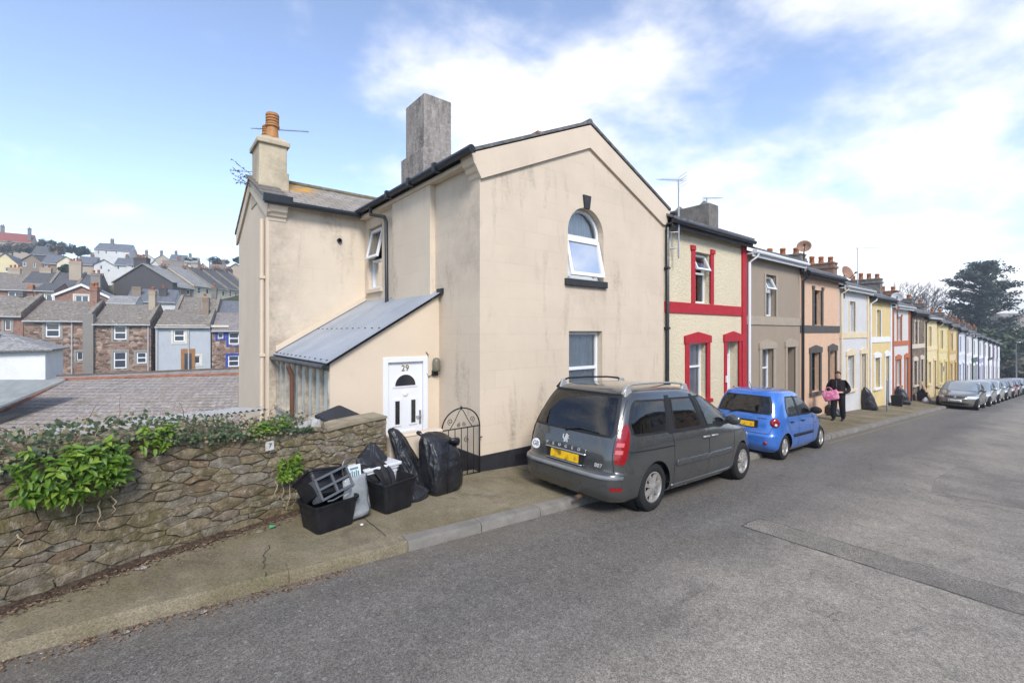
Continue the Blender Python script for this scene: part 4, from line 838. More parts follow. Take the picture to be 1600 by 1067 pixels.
# the stones: an irregular Voronoi laying, wider than high
rg = random.Random(21); AN = .40; seeds = []
uS = _wl[1] + .9
def try_add(u, z, r):
    for (a, c, q) in seeds:
        if ((a-u)*AN)**2 + (c-z)**2 < (.5*(r+q))**2: return
    seeds.append((u, z, r))
for r_, n_ in ((.125, 50), (.088, 500), (.064, 3200), (.044, 3600)):
    for _ in range(n_): try_add(rg.uniform(uS, WLEN), rg.uniform(.0, 1.16), r_ * rg.uniform(.85, 1.15))
def clip(poly, nx, ny, c):
    out = []
    for i in range(len(poly)):
        a, b_ = poly[i], poly[(i+1) % len(poly)]; da = a[0]*nx + a[1]*ny - c; db = b_[0]*nx + b_[1]*ny - c
        if da <= 0: out.append(a)
        if (da < 0 < db) or (db < 0 < da): t = da / (da - db); out.append((a[0]+(b_[0]-a[0])*t, a[1]+(b_[1]-a[1])*t))
    return out
cells = []
for i, (u, z, r) in enumerate(seeds):
    poly = [(uS*AN - .02, -.06), (WLEN*AN, -.06), (WLEN*AN, 1.195), (uS*AN - .02, 1.195)]; X = u * AN
    for (u2, z2, r2) in seeds:
        if (u2, z2) == (u, z): continue
        dx, dy = u2*AN - X, z2 - z; D2 = dx*dx + dy*dy
        if D2 > .35: continue
        w_ = (r*r - r2*r2) * .25
        poly = clip(poly, dx, dy, dx*(X + dx/2) + dy*(z + dy/2) + w_ * .5)
        if len(poly) < 3: break
    if len(poly) >= 3: cells.append([(p[0]/AN, p[1]) for p in poly])
def cell_area(c): return abs(sum(c[i][0]*c[(i+1) % len(c)][1] - c[(i+1) % len(c)][0]*c[i][1] for i in range(len(c)))) / 2
cells = [c for c in cells if cell_area(c) > .0012]
cells.sort(key=cell_area, reverse=True); rest = MB()
for ci, c in enumerate(cells):
    pts = []
    for i in range(len(c)):
        a, b_ = c[i], c[(i+1) % len(c)]; L = math.dist(a, b_); 
        if L < .02 and len(c) > 4: pts.append(((a[0]+b_[0])/2, (a[1]+b_[1])/2)); continue
        pts.append(a)
        if L > .10: t = rg.uniform(.35, .65); pts.append((lerp(a[0], b_[0], t) + rg.uniform(-.008, .008), lerp(a[1], b_[1], t) + rg.uniform(-.010, .010)))
    mu = sum(p[0] for p in pts) / len(pts); mz = sum(p[1] for p in pts) / len(pts); size = math.sqrt(cell_area(c))
    g_ = rg.uniform(.0015, .007); proud = rg.uniform(-.003, .014) + size * .04; tilt = (rg.uniform(-.08, .08), rg.uniform(-.10, .08))
    def ring(sh, out_, jit):
        rr = []
        for p in pts:
            dx, dz = p[0] - mu, p[1] - mz; L = math.hypot(dx, dz) + 1e-6; k = max(.25, (L * sh - g_) / L)
            x, zz = mu + dx*k, mz + dz*k; rr.append(wall_pt(x, zz, out_ + (tilt[0]*dx + tilt[1]*dz) * (1 if out_ > 0 else 0) + rg.uniform(-jit, jit)))
        return rr
    m_ = MB() if ci < 298 else rest; rA, rB, rC = ring(1, -.05, 0), ring(.985, proud * .72, .004), ring(.86, proud, .006); n = len(pts); base = len(m_.v)
    for rr in (rA, rB, rC): [m_.V(p) for p in rr]
    cen = m_.V(wall_pt(mu, mz, proud + rg.uniform(-.004, .008)))
    for a in (0, 1):
        for i in range(n): j = (i+1) % n; m_.f.append([base+a*n+i, base+a*n+j, base+(a+1)*n+j, base+(a+1)*n+i])
    for i in range(n): m_.f.append([base+2*n+i, base+2*n+(i+1) % n, cen])
    if ci < 298: m_.build('stone', STONE, WT, auto=38)
if rest.v: tag(rest.build('stone_chips', STONE, WT), kind='stuff')
# rough cope stones set on edge, the cast coping and the splash of white cement at the end
def lump(name, c, r, mat, parent, seed, sub=2, squash=(1,1,1), rough=.25):
    bm = bmesh.new(); bmesh.ops.create_icosphere(bm, subdivisions=sub, radius=1)
    for v in bm.verts:
        d = 1 + rough * noise.noise(v.co * 1.6 + Vector((seed, 0, 0))) + rough * .5 * noise.noise(v.co * 3.7 + Vector((0, seed, 0)))
        v.co = Vector((v.co.x * r * squash[0] * d, v.co.y * r * squash[1] * d, v.co.z * r * squash[2] * d)) + Vector(c)
    me = bpy.data.meshes.new(name); bm.to_mesh(me); bm.free(); me.materials.append(mat)
    o = bpy.data.objects.new(name, me); COL.objects.link(o); o.parent = parent; me.set_sharp_from_angle(angle=math.radians(35)) if False else None
    return o
u = uS + .1; k_ = 0
while u < _wl[6] + .2:
    L = rg.uniform(.13, .26); c = wall_pt(u + L/2, 1.2, -.13); lump('cope_stone', (c.x, c.y, c.z - .015), L * .56, STONE, WT, k_ * 3.1, 2, (1, .95, rg.uniform(.40, .75)), .35); u += L; k_ += 1
lump('cement_splash', tuple(wall_pt(_wl[6] + .05, 1.2, -.12) + Vector((0.05, 0, .0))), .13, plain('white_cement', (.36, .35, .32), .9, .35, 6, .9, 25), WT, 9, 3, (1.2, .9, .5), .5)
lump('cement_splash', tuple(wall_pt(_wl[6] + .20, 1.2, -.06) + Vector((0.0, 0, .0))), .10, plain('white_cement', (.48, .47, .44)), WT, 4, 3, (.9, .8, .8), .3)
f = MB(); rows = []
for i in range(9):
    u = lerp(_wl[6] + .34, WLEN, i / 8); r4 = [wall_pt(u, 1.2, .03), wall_pt(u, 1.2, .03), wall_pt(u, 1.2, -.30), wall_pt(u, 1.2, -.30)]; r4[1].z += .035 + rg.uniform(-.006, .006); r4[2].z += .05; rows.append(r4)
f.grid(rows, True); f.f.append([0,1,2,3]); f.f.append([35,34,33,32]); f.build('coping', plain('mossy_coping', (.27, .225, .15), .9, .35, 4, .5, 30), WT)
# enamel number plate on the wall
pu = _wl[6] - .38; pc = wall_pt(pu, 1.02, .03); nr = (wall_pt(pu, 1.0, .1) - wall_pt(pu, 1.0, 0)).normalized(); xa = Vector((0,0,1)).cross(nr).normalized(); up_ = nr.cross(xa)
PM = Matrix((( xa.x, up_.x, nr.x, pc.x), (xa.y, up_.y, nr.y, pc.y), (xa.z, up_.z, nr.z, pc.z), (0,0,0,1)))
po = thing('wall_plate', 'small square white enamel plate with a black mark fixed on the stone wall', 'sign'); po.matrix_world = PM
MB().box(-.045, .045, -.05, .05, -.01, .006).build('plate', plain('chipped_enamel', (.55, .53, .48), .5, .25, 20, .2), po); text('7', .075, IRON, po, Matrix.Translation((0, 0, .008)), .001)
# ------------------------------------------------------------------ leaves
def leaf_material(name, c0, c1, trans=.3, rough=.45):
    t = NT(name); r = t.rnd(); c = t.mix(r, c0, c1); c = t.mix(t.map(t.noise(9, 3), .4, .7, 0, .4), c, sc3(c0, .6)); t.done(c, rough, .4)
    tr = t.n('ShaderNodeBsdfTranslucent'); t.put(tr.inputs[0], t.mix(.5, c, sc3(c1, 1.6))); mx = t.n('ShaderNodeMixShader'); mx.inputs[0].default_value = trans
    t.t.links.new(t.b.outputs[0], mx.inputs[1]); t.t.links.new(tr.outputs[0], mx.inputs[2]); t.t.links.new(mx.outputs[0], t.out.inputs[0]); return t.mat
LEAFM = leaf_material('fresh_leaf', (.085, .185, .02), (.27, .37, .05)); IVYM = leaf_material('ivy_leaf', (.035, .065, .026), (.12, .145, .065), .15, .4); IVYP = leaf_material('ivy_leaf_pale', (.14, .13, .06), (.26, .22, .12), .2, .5)
def leaf_mesh(L, W, bend, fold, mat, name='leaf'):
    m = MB(); prof = [(0, .05), (.18, .62), (.42, 1.0), (.70, .72), (.9, .25), (1, .0)]; rows = []
    for t, w_ in prof:
        x = L * t; z = -bend * L * t * t; hw = W * .5 * w_; rows.append([(x, -hw, z + fold * hw), (x, 0, z), (x, hw, z + fold * hw)])
    m.grid(rows); return m.mesh(name, mat, True, fixn=False)
def leaf_frame(p, d, up, roll=0):
    x = d.normalized(); z = (up - x * up.dot(x)); z = z.normalized() if z.length > 1e-4 else x.orthogonal().normalized(); y = z.cross(x)
    return Matrix(((x.x, y.x, z.x, p.x), (x.y, y.y, z.y, p.y), (x.z, y.z, z.z, p.z), (0,0,0,1))) @ Matrix.Rotation(roll, 4, 'X')
def leafy(label, c, rx, rz, stems, per, L, seed, outward, name='leafy_shrub', drop=.5, fill=0):
    rg = random.Random(seed); o = thing(name, label, 'plant', c); vs = [leaf_mesh(L * k, L * .40 * k2, b, .35, LEAFM) for k, k2, b in ((1, 1, .25), (.85, 1.05, .4), (1.1, .92, .15), (.7, 1, .5))]
    st = MB(); ow = Vector(outward).normalized(); side = Vector((-ow.y, ow.x, 0))
    for i in range(stems):
        a = rg.uniform(-1, 1); v = rg.uniform(-1, 1); rr = math.sqrt(max(0, 1 - v * v))
        tip = side * (a * rx * (1 - .25 * abs(v))) + Vector((0, 0, v * rz)) + ow * (rx * .40 * math.sqrt(max(0, 1 - a*a*.9)) * (1 - .45 * max(0, v)) * rg.uniform(.6, 1.1))
        root = Vector((0, 0, rz * .15)) + side * (a * rx * .3) - ow * .05
        mid = (root + tip) / 2 + Vector((0, 0, .06)); st.tube([root, mid, tip], [.006, .005, .004], 5)
        dirv = (tip - mid).normalized()
        for j in range(per):
            an = j * 2.4 + rg.uniform(-.3, .3); t = 1 - .5 * (j / per); p = mid.lerp(tip, t) ; q = dirv.orthogonal().normalized(); q2 = dirv.cross(q)
            d = (q * math.cos(an) + q2 * math.sin(an)) * (1.0) + dirv * (.65 - .5 * j / per) + Vector((0, 0, -drop * .5 * rg.random())) + ow * .25
            instance('leaf', rg.choice(vs), o, leaf_frame(p, d, Vector((0, 0, 1)) + ow * .6, rg.uniform(-.6, .6)) @ Matrix.Scale(rg.uniform(.55, 1.25) * (.6 if j == 0 else 1), 4))
    if fill:                                  # the crowded leaves further in, too many to tell apart
        fm = MB()
        for _ in range(fill):
            a = rg.uniform(-1, 1); v = rg.uniform(-1, 1) * (1 - .35 * abs(a)); p = side * (a * rx * .95) + Vector((0, 0, v * rz * .95)) + ow * (rx * .36 * math.sqrt(max(0, 1 - a*a*.9)) * (1 - .45 * max(0, v)) * rg.uniform(.1, 1.0)); d = (side * rg.uniform(-1, 1) + Vector((0, 0, rg.uniform(-1, .5))) + ow * rg.uniform(.2, 1.0)).normalized(); M_ = leaf_frame(p, d, Vector((0, 0, 1)) + ow * .6, rg.uniform(-.6, .6)); k = L * rg.uniform(.5, 1.15); n0 = len(fm.v)
            for x, y, z in ((0, 0, 0), (.25, .17, .04), (.6, .17, .0), (1, 0, -.22), (.6, -.17, .0), (.25, -.17, .04), (.5, 0, -.06)): fm.V(M_ @ Vector((x*k, y*k, z*k)))
            for q in range(6): fm.f.append([n0 + q, n0 + (q+1) % 6, n0 + 6])
        tag(fm.build('foliage', LEAFM, o, True, fixn=False), kind='stuff')
    st.build('stem', plain('green_stem', (.10, .12, .04), .7), o); return o
no = Vector((.45, -.9, 0))
cS = wall_pt(_wl[2] + .50, 1.0, .06)
leafy('big bright green leafy shrub spilling over the stone wall', (cS.x, cS.y, cS.z + .0), .35, .22, 33, 9, .088, 5, no, fill=420)
cS = wall_pt(_wl[4] + .10, 1.16, .02); leafy('small sprig of bright leaves in the ivy next to the big shrub', (cS.x, cS.y, cS.z + .02), .14, .12, 7, 8, .085, 6, no, 'leafy_sprig', fill=60)
cS = wall_pt(_wl[6] - .20, .70, .06); leafy('round tuft of bright leaves growing from the stone wall above the boxes', (cS.x, cS.y, cS.z), .16, .14, 14, 8, .072, 7, no, 'wall_plant', fill=170)
cS = wall_pt(_wl[5] + .42, 1.26, -.05); leafy('low leafy plant on the wall top near the cement splash', (cS.x, cS.y, cS.z), .25, .07, 11, 7, .072, 9, no, 'wall_top_plant', fill=120)
# ivy mat along the wall top
def ivy(label, u0, u1, n, mat, seed, drop, thick, size, name='ivy'):
    rg = random.Random(seed); m = MB()
    for _ in range(n):
        u = rg.uniform(u0, u1); edge = (.5 + .5 * noise.noise(Vector((u * 1.9, seed, 0)))) * drop(u); z = 1.2 - rg.random() ** 1.5 * edge + (rg.random() ** 2) * .20
        p = wall_pt(u, z, rg.uniform(.01, thick)) if z < 1.2 else wall_pt(u, z, rg.uniform(-.38, .06)); L = size * rg.uniform(.6, 1.25)
        nrm = Vector((.35 + rg.uniform(-.5, .5), -.75 + rg.uniform(-.5, .5), .55 + rg.uniform(-.5, .6))).normalized(); x = nrm.orthogonal().normalized(); x = Matrix.Rotation(rg.uniform(0, 6.28), 3, nrm) @ x; y = nrm.cross(x)
        pts = [(0, 0), (.38, .5), (.22, .62), (.62, .95), (1, .22), (1.25, 0), (1, -.22), (.62, -.95), (.22, -.62), (.38, -.5)]
        i0 = m.V(p); ids = [m.V(p + (x * a + y * c_ * .75) * L * .75 - nrm * (abs(c_) * L * .12)) for a, c_ in ((.05, .0), (.05, .62), (.55, .85), (1.1, .0), (.55, -.85), (.05, -.62))]
        m.f.append([ids[0], ids[1], ids[2], ids[3]]); m.f.append([ids[0], ids[3], ids[4], ids[5]])
    o = m.build(name, mat, None, fixn=False); return tag(o, label, 'ivy', None, 'stuff')
ivy('dark glossy ivy trailing over the top of the stone wall', uS - .9, _wl[5] + .1, 1700, IVYM, 3, lambda u: lerp(.50, .16, smooth(u, _wl[2] - .2, _wl[3])), .09, .042)
ivy('pale dry ivy leaves along the crest of the stone wall', uS - .9, _wl[5] + .6, 800, IVYP, 11, lambda u: .16, .08, .038)
ivy('thin ivy trailing below the wall crest near the number plate', _wl[5] - .1, _wl[6] + .15, 420, IVYM, 17, lambda u: .16, .06, .036)
# dead bramble stems arching above the wall, roots hanging down
def twigs(label, spec, seed, name, mat, cat='plant'):
    rg = random.Random(seed); o = thing(name, label, cat)
    for (u0, u1, n, L, zlo, zhi, rad) in spec:
        for _ in range(n):
            u = rg.uniform(u0, u1); p = wall_pt(u, 1.2, -.1 + rg.uniform(-.25, .08)); d = Vector((rg.uniform(-1, 1), rg.uniform(-.7, .5), rg.uniform(zlo, zhi))).normalized(); pts = [p.copy()]; ll = L * rg.uniform(.5, 1.3)
            for j in range(6): d = (d + Vector((rg.uniform(-.25, .25), rg.uniform(-.25, .25), -.16 + rg.uniform(-.1, .1)))).normalized(); p = p + d * ll / 6; pts.append(p.copy())
            m = MB(); m.tube(pts, [rad * (1 - j * .12) for j in range(7)], 4)
            if rg.random() < .6:
                q = pts[3]; e = (d + Vector((rg.uniform(-1, 1), rg.uniform(-1, 1), rg.uniform(-.2, .8)))).normalized(); m.tube([q, q + e * ll * .25, q + e * ll * .42 + Vector((0, 0, -.02))], [rad * .6, rad * .5, rad * .3], 4)
            m.build('twig', mat, o)
    return o
TW1 = plain('bramble_twig', (.16, .10, .065), .85, .3, 9, .2); TW2 = plain('dry_pale_twig', (.38, .30, .20), .85, .25, 9, .2)
twigs('brown bramble stems arching over the crest of the stone wall', [(uS - .5, _wl[6] + .1, 90, .36, .2, 1.2, .0035), (_wl[5], _wl[6] + .3, 34, .42, .1, 1.1, .003)], 31, 'bramble', TW1)
twigs('pale dry straw stems sticking out of the wall top', [(uS - .6, _wl[3] + .3, 22, .30, -.1, 1.1, .004), (_wl[5], _wl[6] + .2, 16, .36, -.6, .5, .003)], 33, 'dry_stems', TW2)
def hang(label, spots, seed, name):
    rg = random.Random(seed); o = thing(name, label, 'roots')
    for u, z, L in spots:
        p = wall_pt(u, z, .045); pts = [p.copy()]
        for j in range(5): p = p + Vector((rg.uniform(-.03, .03), -.008 + rg.uniform(-.008, .008), -L / 5)); pts.append(p.copy())
        MB().tube(pts, [.006, .005, .005, .004, .003, .002], 5).build('root', TW2, o)
hang('pale roots hanging below the round leafy tuft', [(_wl[6] - .28, .62, .30), (_wl[6] - .2, .58, .36), (_wl[6] - .1, .60, .26), (_wl[6] - .02, .62, .42), (_wl[6] - .34, .55, .16)], 5, 'hanging_roots')
hang('pale stalks hanging under the big leafy shrub', [(_wl[2] + .55, .72, .16), (_wl[2] + .68, .70, .2), (_wl[2] + .75, .72, .14), (_wl[2] + .2, .6, .12)], 6, 'hanging_stalks')
# soil and litter at the foot of the wall and in the gutter
def strip_soil():
    m = MB(); rows = []
    for i in range(60):
        u = lerp(uS - .8, _wl[6] + .05, i / 59); w_ = .085 + .05 * noise.noise(Vector((u * 2, 5, 0))); p = wall_pt(u, 0, -.02); q = wall_pt(u, 0, w_ * .5); r = wall_pt(u, 0, w_)
        z = road_z(p.x) + .12; rows.append([(p.x, p.y, z + .05 + .015 * noise.noise(Vector((u * 6, 0, 1)))), (q.x, q.y, z + .03 + .015 * noise.noise(Vector((u * 7, 3, 1)))), (r.x, r.y, z - .012)])
    m.grid(rows); return m
SOIL = NT('dark_soil'); c_ = SOIL.mix(SOIL.map(SOIL.noise(30, 5, .7), .4, .65), (.05, .034, .024), (.12, .085, .06)); SOIL.bump(SOIL.noise(40, 6, .7), 1, .03); SOIL = SOIL.done(c_, .95, .1)
tag(strip_soil().build('soil', SOIL, None, smooth=True), 'dark soil strip along the foot of the stone wall', 'soil', None, 'stuff')
def litter(label, fn, n, seed, mats, sizes, name):
    rg = random.Random(seed)
    m = MB()
    for _ in range(n):
        x, y, z = fn(rg); s = rg.uniform(*sizes); a = rg.uniform(0, 6.28); ca, sa_ = math.cos(a) * s, math.sin(a) * s; h = s * rg.uniform(.1, .5); k = rg.uniform(.4, .9)
        i = [m.V(p) for p in ((x - ca, y - sa_, z), (x + sa_*k, y - ca*k, z), (x + ca, y + sa_, z + h * .3), (x - sa_*k, y + ca*k, z), (x + rg.uniform(-.2, .2) * s, y + rg.uniform(-.2, .2) * s, z + h))]
        for q in range(4): m.f.append([i[q], i[(q+1) % 4], i[4]])
    return tag(m.build(name, mats), label, 'litter', None, 'stuff')
lm = NT('leaf_litter_bits'); v_ = lm.noise(3, 2); c_ = lm.mix(lm.map(lm.noise(40, 2), .4, .6), (.06, .035, .022), (.24, .17, .11)); lm = lm.done(c_, .9, .1)
gm_ = NT('grit_bits'); c_ = gm_.mix(gm_.map(gm_.noise(40, 2), .42, .58), (.12, .10, .085), (.40, .36, .31)); gm_ = gm_.done(c_, .9, .1)
def f1(rg): u = rg.uniform(uS - .6, _wl[6] + .1); p = wall_pt(u, 0, abs(rg.gauss(.07, .07))); return p.x, p.y, road_z(p.x) + .125 + .02 * rg.random()
def f2(rg): s = rg.uniform(-1.8, 1.5); return s, KERB - abs(rg.gauss(.02, .07)) - .01, road_z(s) + .004
def f3(rg): s = rg.uniform(-1.5, 30); return s, KERB - abs(rg.gauss(.0, .05)) - .01, road_z(s) + .004
def f4(rg): s = rg.uniform(2, 24); d = rg.uniform(0.2, 4.2); return s, d, road_z(s) + .003
def f5(rg): s = rg.uniform(-.6, 6); d = rg.uniform(4.5, 5.7); return s, d, road_z(s) + .122
litter('dead leaves and crumbs along the wall foot', f1, 1500, 1, lm, (.004, .018), 'leaf_litter'); litter('grit and leaf scraps in the gutter beside the cast kerb', f2, 700, 2, lm, (.004, .022), 'gutter_litter'); litter('fine grit lying along the kerb', f3, 900, 3, gm_, (.003, .010), 'kerb_grit')
litter('pale chippings scattered on the asphalt', f4, 260, 4, gm_, (.004, .014), 'loose_chippings'); litter('small crumbs on the pavement', f5, 200, 5, gm_, (.003, .009), 'pavement_grit')
rg = random.Random(77)
for lab, s_, d_, r_ in (('flat pale stone lying at the wall foot near the kerb', -.02, 4.98, .05), ('buff stone chip lying by the soil strip', .92, 5.30, .045), ('grey slab of stone in the soil under the big shrub', -.28, 4.86, .06), ('white shard in the gutter beside the cracked slab', .35, 4.19, .03), ('small pale pebble in the gutter uphill', -.1, 4.20, .028)):
    o = lump('loose_stone', (0, 0, .01), r_, gm_ if 'pale' in lab or 'white' in lab else STONE, None, s_, 1, (1, .7, .3), .3); o.location = (s_, d_, road_z(s_) + (.12 if d_ > 4.3 else .006)); tag(o, lab, 'stone')
o = lump('bottle_cap', (0, 0, .008), .022, plain('white_plastic_bit', (.7, .7, .7), .5), None, 1, 1, (1, 1, .35), .05); o.location = (1.86, 4.93, road_z(1.9) + .12); tag(o, 'round white plastic lid lying on the pavement between the boxes', 'lid')
o = MB().poly((-.03, -.02, .01), (.03, -.025, .018), (.035, .02, .012), (-.02, .025, .03)).build('green_scrap', plain('green_plastic', (.08, .35, .16), .5)); o.location = (1.05, 5.33, road_z(1.05) + .125); tag(o, 'green plastic scrap on the soil by the wall', 'scrap')
# corrugated white sheet just behind the wall
f = MB(); rows = [[], []]
for i in range(121): x = i * .022; rows[0].append((x, 0, .02 * math.sin(i * 1.57 / 1))); rows[1].append((x, 1.5, -.16 + .02 * math.sin(i * 1.57)))
f.grid(rows); o = f.build('corrugated_sheet', plain('white_corrugated', (.36, .35, .33), .6, .15, 4, .1)); q = at(60, 680, 5.6); o.location = q; o.rotation_euler = (0, 0, math.radians(8)); tag(o, 'white corrugated roofing sheet behind the ivy on the wall', 'sheet')
sd_ = o.modifiers.new('thick', 'SOLIDIFY'); sd_.thickness = .004
# ------------------------------------------------------------------ low wall, gate, pier, boxes and sacks
lw = MB(); lw.box(0, .83, 0, .15, -1.0, -.035); lw.hexa([(-.01,-.012,-.035),(.84,-.012,-.035),(.84,.162,-.035),(-.01,.162,-.035),(0,0,0),(.83,0,0),(.83,.15,0),(0,.15,0)])
o = lw.build('garden_wall', CREAMP, None, bevel=.008); o.location = (2.64, 5.95, .685); tag(o, 'low cream rendered garden wall behind the black sacks', 'wall')
pier = thing('gate_pier', 'cream pier with black pyramid cap behind the stone wall', 'pier', (2.17, 6.62, -.4))
MB().box(-.19, .19, -.19, .19, -.3, 1.26).build('shaft', CREAMP, pier); f = MB(); f.box(-.26, .26, -.26, .26, 1.26, 1.34); f.hexa([(-.26,-.26,1.34),(.26,-.26,1.34),(.26,.26,1.34),(-.26,.26,1.34),(-.02,-.02,1.48),(.02,-.02,1.48),(.02,.02,1.48),(-.02,.02,1.48)]); f.build('cap', plain('black_cap', (.03, .03, .033), .7, .2, 8, .3), pier)
gt = thing('garden_gate', 'black wrought iron garden gate with arched top and scrolls', 'gate', (3.49, 6.0, 0))
GW, GR = .69, .66
def bar(pts, r, nm): return MB().tube(pts, r, 6).build(nm, IRON, gt, smooth=True)
bar([(0,0,-.14),(0,0,GR)], .012, 'stile'); bar([(GW,0,-.14),(GW,0,GR)], .012, 'stile'); bar([(0,0,GR-.02),(GW,0,GR-.02)], .010, 'rail'); bar([(0,0,-.1),(GW,0,-.1)], .010, 'rail')
bar([(GW/2 - GW/2*math.cos(math.pi*i/24), 0, GR - .02 + .31*math.sin(math.pi*i/24)) for i in range(25)], .011, 'arch')
for i in range(1, 6): bar([(GW*i/6, 0, -.1), (GW*i/6, 0, GR-.02)], .007, 'baluster')
def spiral(cx, cz, r0, turns, a0, sgn): return [(cx + sgn*(r0*(1-t/26))*math.cos(a0 + turns*6.283*t/24), 0, cz + (r0*(1-t/26))*math.sin(a0 + turns*6.283*t/24)) for t in range(25)]
for sg in (-1, 1):
    bar([(GW/2 + sg*.20, 0, GR-.01), (GW/2 + sg*.12, 0, GR+.10), (GW/2 + sg*.04, 0, GR+.24), (GW/2, 0, GR+.28)], .006, 'scroll')
    bar(spiral(GW/2 + sg*.20, GR+.10, .05, 1.6, -1.5, sg), .005, 'scroll'); bar(spiral(GW/2 + sg*.055, GR+.035, .035, 1.5, 1.6, sg), .005, 'scroll'); bar(spiral(GW/2 + sg*.10, .45, .05, 1.5, 1.6, sg), .005, 'scroll')
bar([(GW/2,0,GR+.28),(GW/2,0,GR+.32)], .016, 'finial'); bar([(GW,0,.45),(GW+.05,0,.45)], .01, 'latch')
def tub(root, bw, bd, tw, td, h, mat, th=.012, name='body', rim=.022, z0=0):
    f = MB(); n = 6
    def rr(w_, d_, z, r=.05):
        pts = []
        for (sx, sy, a0) in ((1,1,0),(-1,1,1),(-1,-1,2),(1,-1,3)):
            for i in range(n): a = (a0 + i/(n-1)) * math.pi/2; pts.append((sx*(w_/2-r) + r*math.cos(a), sy*(d_/2-r) + r*math.sin(a), z))
        return pts
    rows = [rr(bw, bd, z0), rr(lerp(bw, tw, .85), lerp(bd, td, .85), z0 + h*.82), rr(lerp(bw, tw, .86)+.012, lerp(bd, td, .86)+.012, z0 + h*.83), rr(tw, td, z0 + h - rim), rr(tw+.03, td+.03, z0 + h - rim), rr(tw+.03, td+.03, z0 + h), rr(tw-.005, td-.005, z0 + h), rr(bw-.03, bd-.03, z0 + th)]
    f.grid(rows, True); m_ = len(rows[0]); f.f.append(list(range(m_))); f.f.append([7*m_ + i for i in range(m_)])
    return f.build(name, mat, root, auto=45)
def ribs(root, bw, bd, tw, td, h, mat):
    f = MB()
    for sx in (-.16, .16):
        f.hexa([(sx-.012,-bd/2-.003,.02),(sx+.012,-bd/2-.003,.02),(sx+.012,-bd/2+.01,.02),(sx-.012,-bd/2+.01,.02),(sx-.012,-td/2*.985-.003,h*.82),(sx+.012,-td/2*.985-.003,h*.82),(sx+.012,-td/2+.02,h*.82),(sx-.012,-td/2+.02,h*.82)])
    f.build('rib', mat, root)
BOXM = plain('scuffed_black_box', (.014, .014, .016), .45, .5, 9, .25, 40)
zp = lambda s: road_z(s) + .122
def rbox(label, x, y, rz, tip=0): 
    o = thing('recycling_box', label, 'box', (x, y, zp(x)), rz); return o
b1 = rbox('black recycling box at the foot of the stone wall carrying a tipped box', 1.56, 5.12, math.radians(13)); tub(b1, .42, .34, .50, .40, .30, BOXM); ribs(b1, .42, .34, .50, .40, .30, BOXM)
b2 = rbox('upright black recycling box with a dark rag hanging out', 2.36, 5.28, math.radians(14)); tub(b2, .40, .33, .48, .39, .36, BOXM); ribs(b2, .40, .33, .48, .39, .36, BOXM)
# a second box tipped on its side into the first
b3 = rbox('tipped black recycling box lying in another box by the wall', 1.55, 5.16, 0); b3.rotation_euler = (math.radians(-38), math.radians(8), math.radians(16)); b3.location.z += .28; tub(b3, .38, .30, .46, .36, .27, BOXM)
# grey lattice tray leaning on top
tr = thing('lattice_tray', 'grey plastic lattice tray leaning on the tipped black box', 'tray', (1.64, 5.01, zp(1.6) + .36), math.radians(18)); tr.rotation_euler = (math.radians(-22), math.radians(-10), math.radians(18))
GP = plain('grey_tray_plastic', (.10, .105, .115), .5, .2, 8, .1)
f = MB()
for x_ in (-.2, -.01, .18): f.box(x_, x_+.025, 0, .03, 0, .24)
for z_ in (0, .11, .22): f.box(-.2, .205, -.004, .034, z_, z_+.025)
f.build('grid_front', GP, tr, bevel=.004); f = MB(); f.box(-.2, .205, .034, .20, .222, .236); f.box(-.2, .205, .034, .2, 0, .012); f.box(-.2, -.188, .034, .2, .012, .222); f.box(.193, .205, .034, .2, .012, .222); f.build('tray_sides', GP, tr)
f = MB(); f.tube([(-.15, .0, -.02), (-.1, -.02, -.035), (.1, -.02, -.035), (.15, 0, -.02)], .008, 6); f.build('handle', GP, tr)
# folding trolley in its printed plastic wrap
ft = thing('folding_trolley', 'folded hand trolley in clear printed wrapping standing between the boxes', 'trolley', (1.86, 5.13, zp(1.87))); ft.rotation_euler = (math.radians(-9), 0, math.radians(12))
CH = plain('grey_tube', (.14, .145, .155), .35, .2, 8, 0, 50, .5, .5)
f = MB(); f.tube([(-.10,0,.36),(-.105,0,.60),(-.085,0,.655),(-.05,0,.675),(.05,0,.675),(.085,0,.655),(.105,0,.60),(.10,0,.36)], .013, 8); f.build('handle', CH, ft, smooth=True)
f = MB(); f.tube([(-.115,-.03,.16),(-.12,-.035,.05),(-.10,-.04,.02),(.10,-.04,.02),(.12,-.035,.05),(.115,-.03,.16)], .011, 8); f.build('foot_loop', CH, ft, smooth=True)
def wrap_mat():
    t = NT('printed_wrap'); c = t.mix(t.map(t.noise(5, 4), .4, .7), (.22, .235, .24), (.36, .375, .38)); c = t.mix(t.map(t.noise(38, 3, .5, t.scale((1.5, 1, 5))), .60, .64, 0, .6), c, (.16, .17, .18)); t.bump(t.noise(9, 4), .5, .02); return t.done(c, .25, .5)
WR = wrap_mat()
f = MB(); rows = []
for j in range(11):
    z_ = .03 + j * .045; rows.append([(lerp(-.135, .135, i/8) * (1 + .06*math.sin(j*1.3)), -.02 - .03*math.sin(math.pi*i/8) + .008*math.sin(i*2.1+j*1.7), z_) for i in range(9)])
f.grid(rows); wo_ = f.build('wrapping', WR, ft, smooth=True); sd_ = wo_.modifiers.new('thick', 'SOLIDIFY'); sd_.thickness = .05; sd_.offset = -1
lb = MB(); lb.box(-.085, .085, -.062, -.045, .36, .60); lo_ = lb.build('printed_label', plain('label_card', (.62, .66, .66), .5, .06, 5, 0), ft)
tm = plain('label_figures', (.10, .20, .22), .6, .3, 9, 0)
for i in range(5): MB().box(-.06 + i*.026, -.045 + i*.026, -.066, -.061, .44, .53 + .01*(i % 2)).build('printed_figure', tm, lo_)
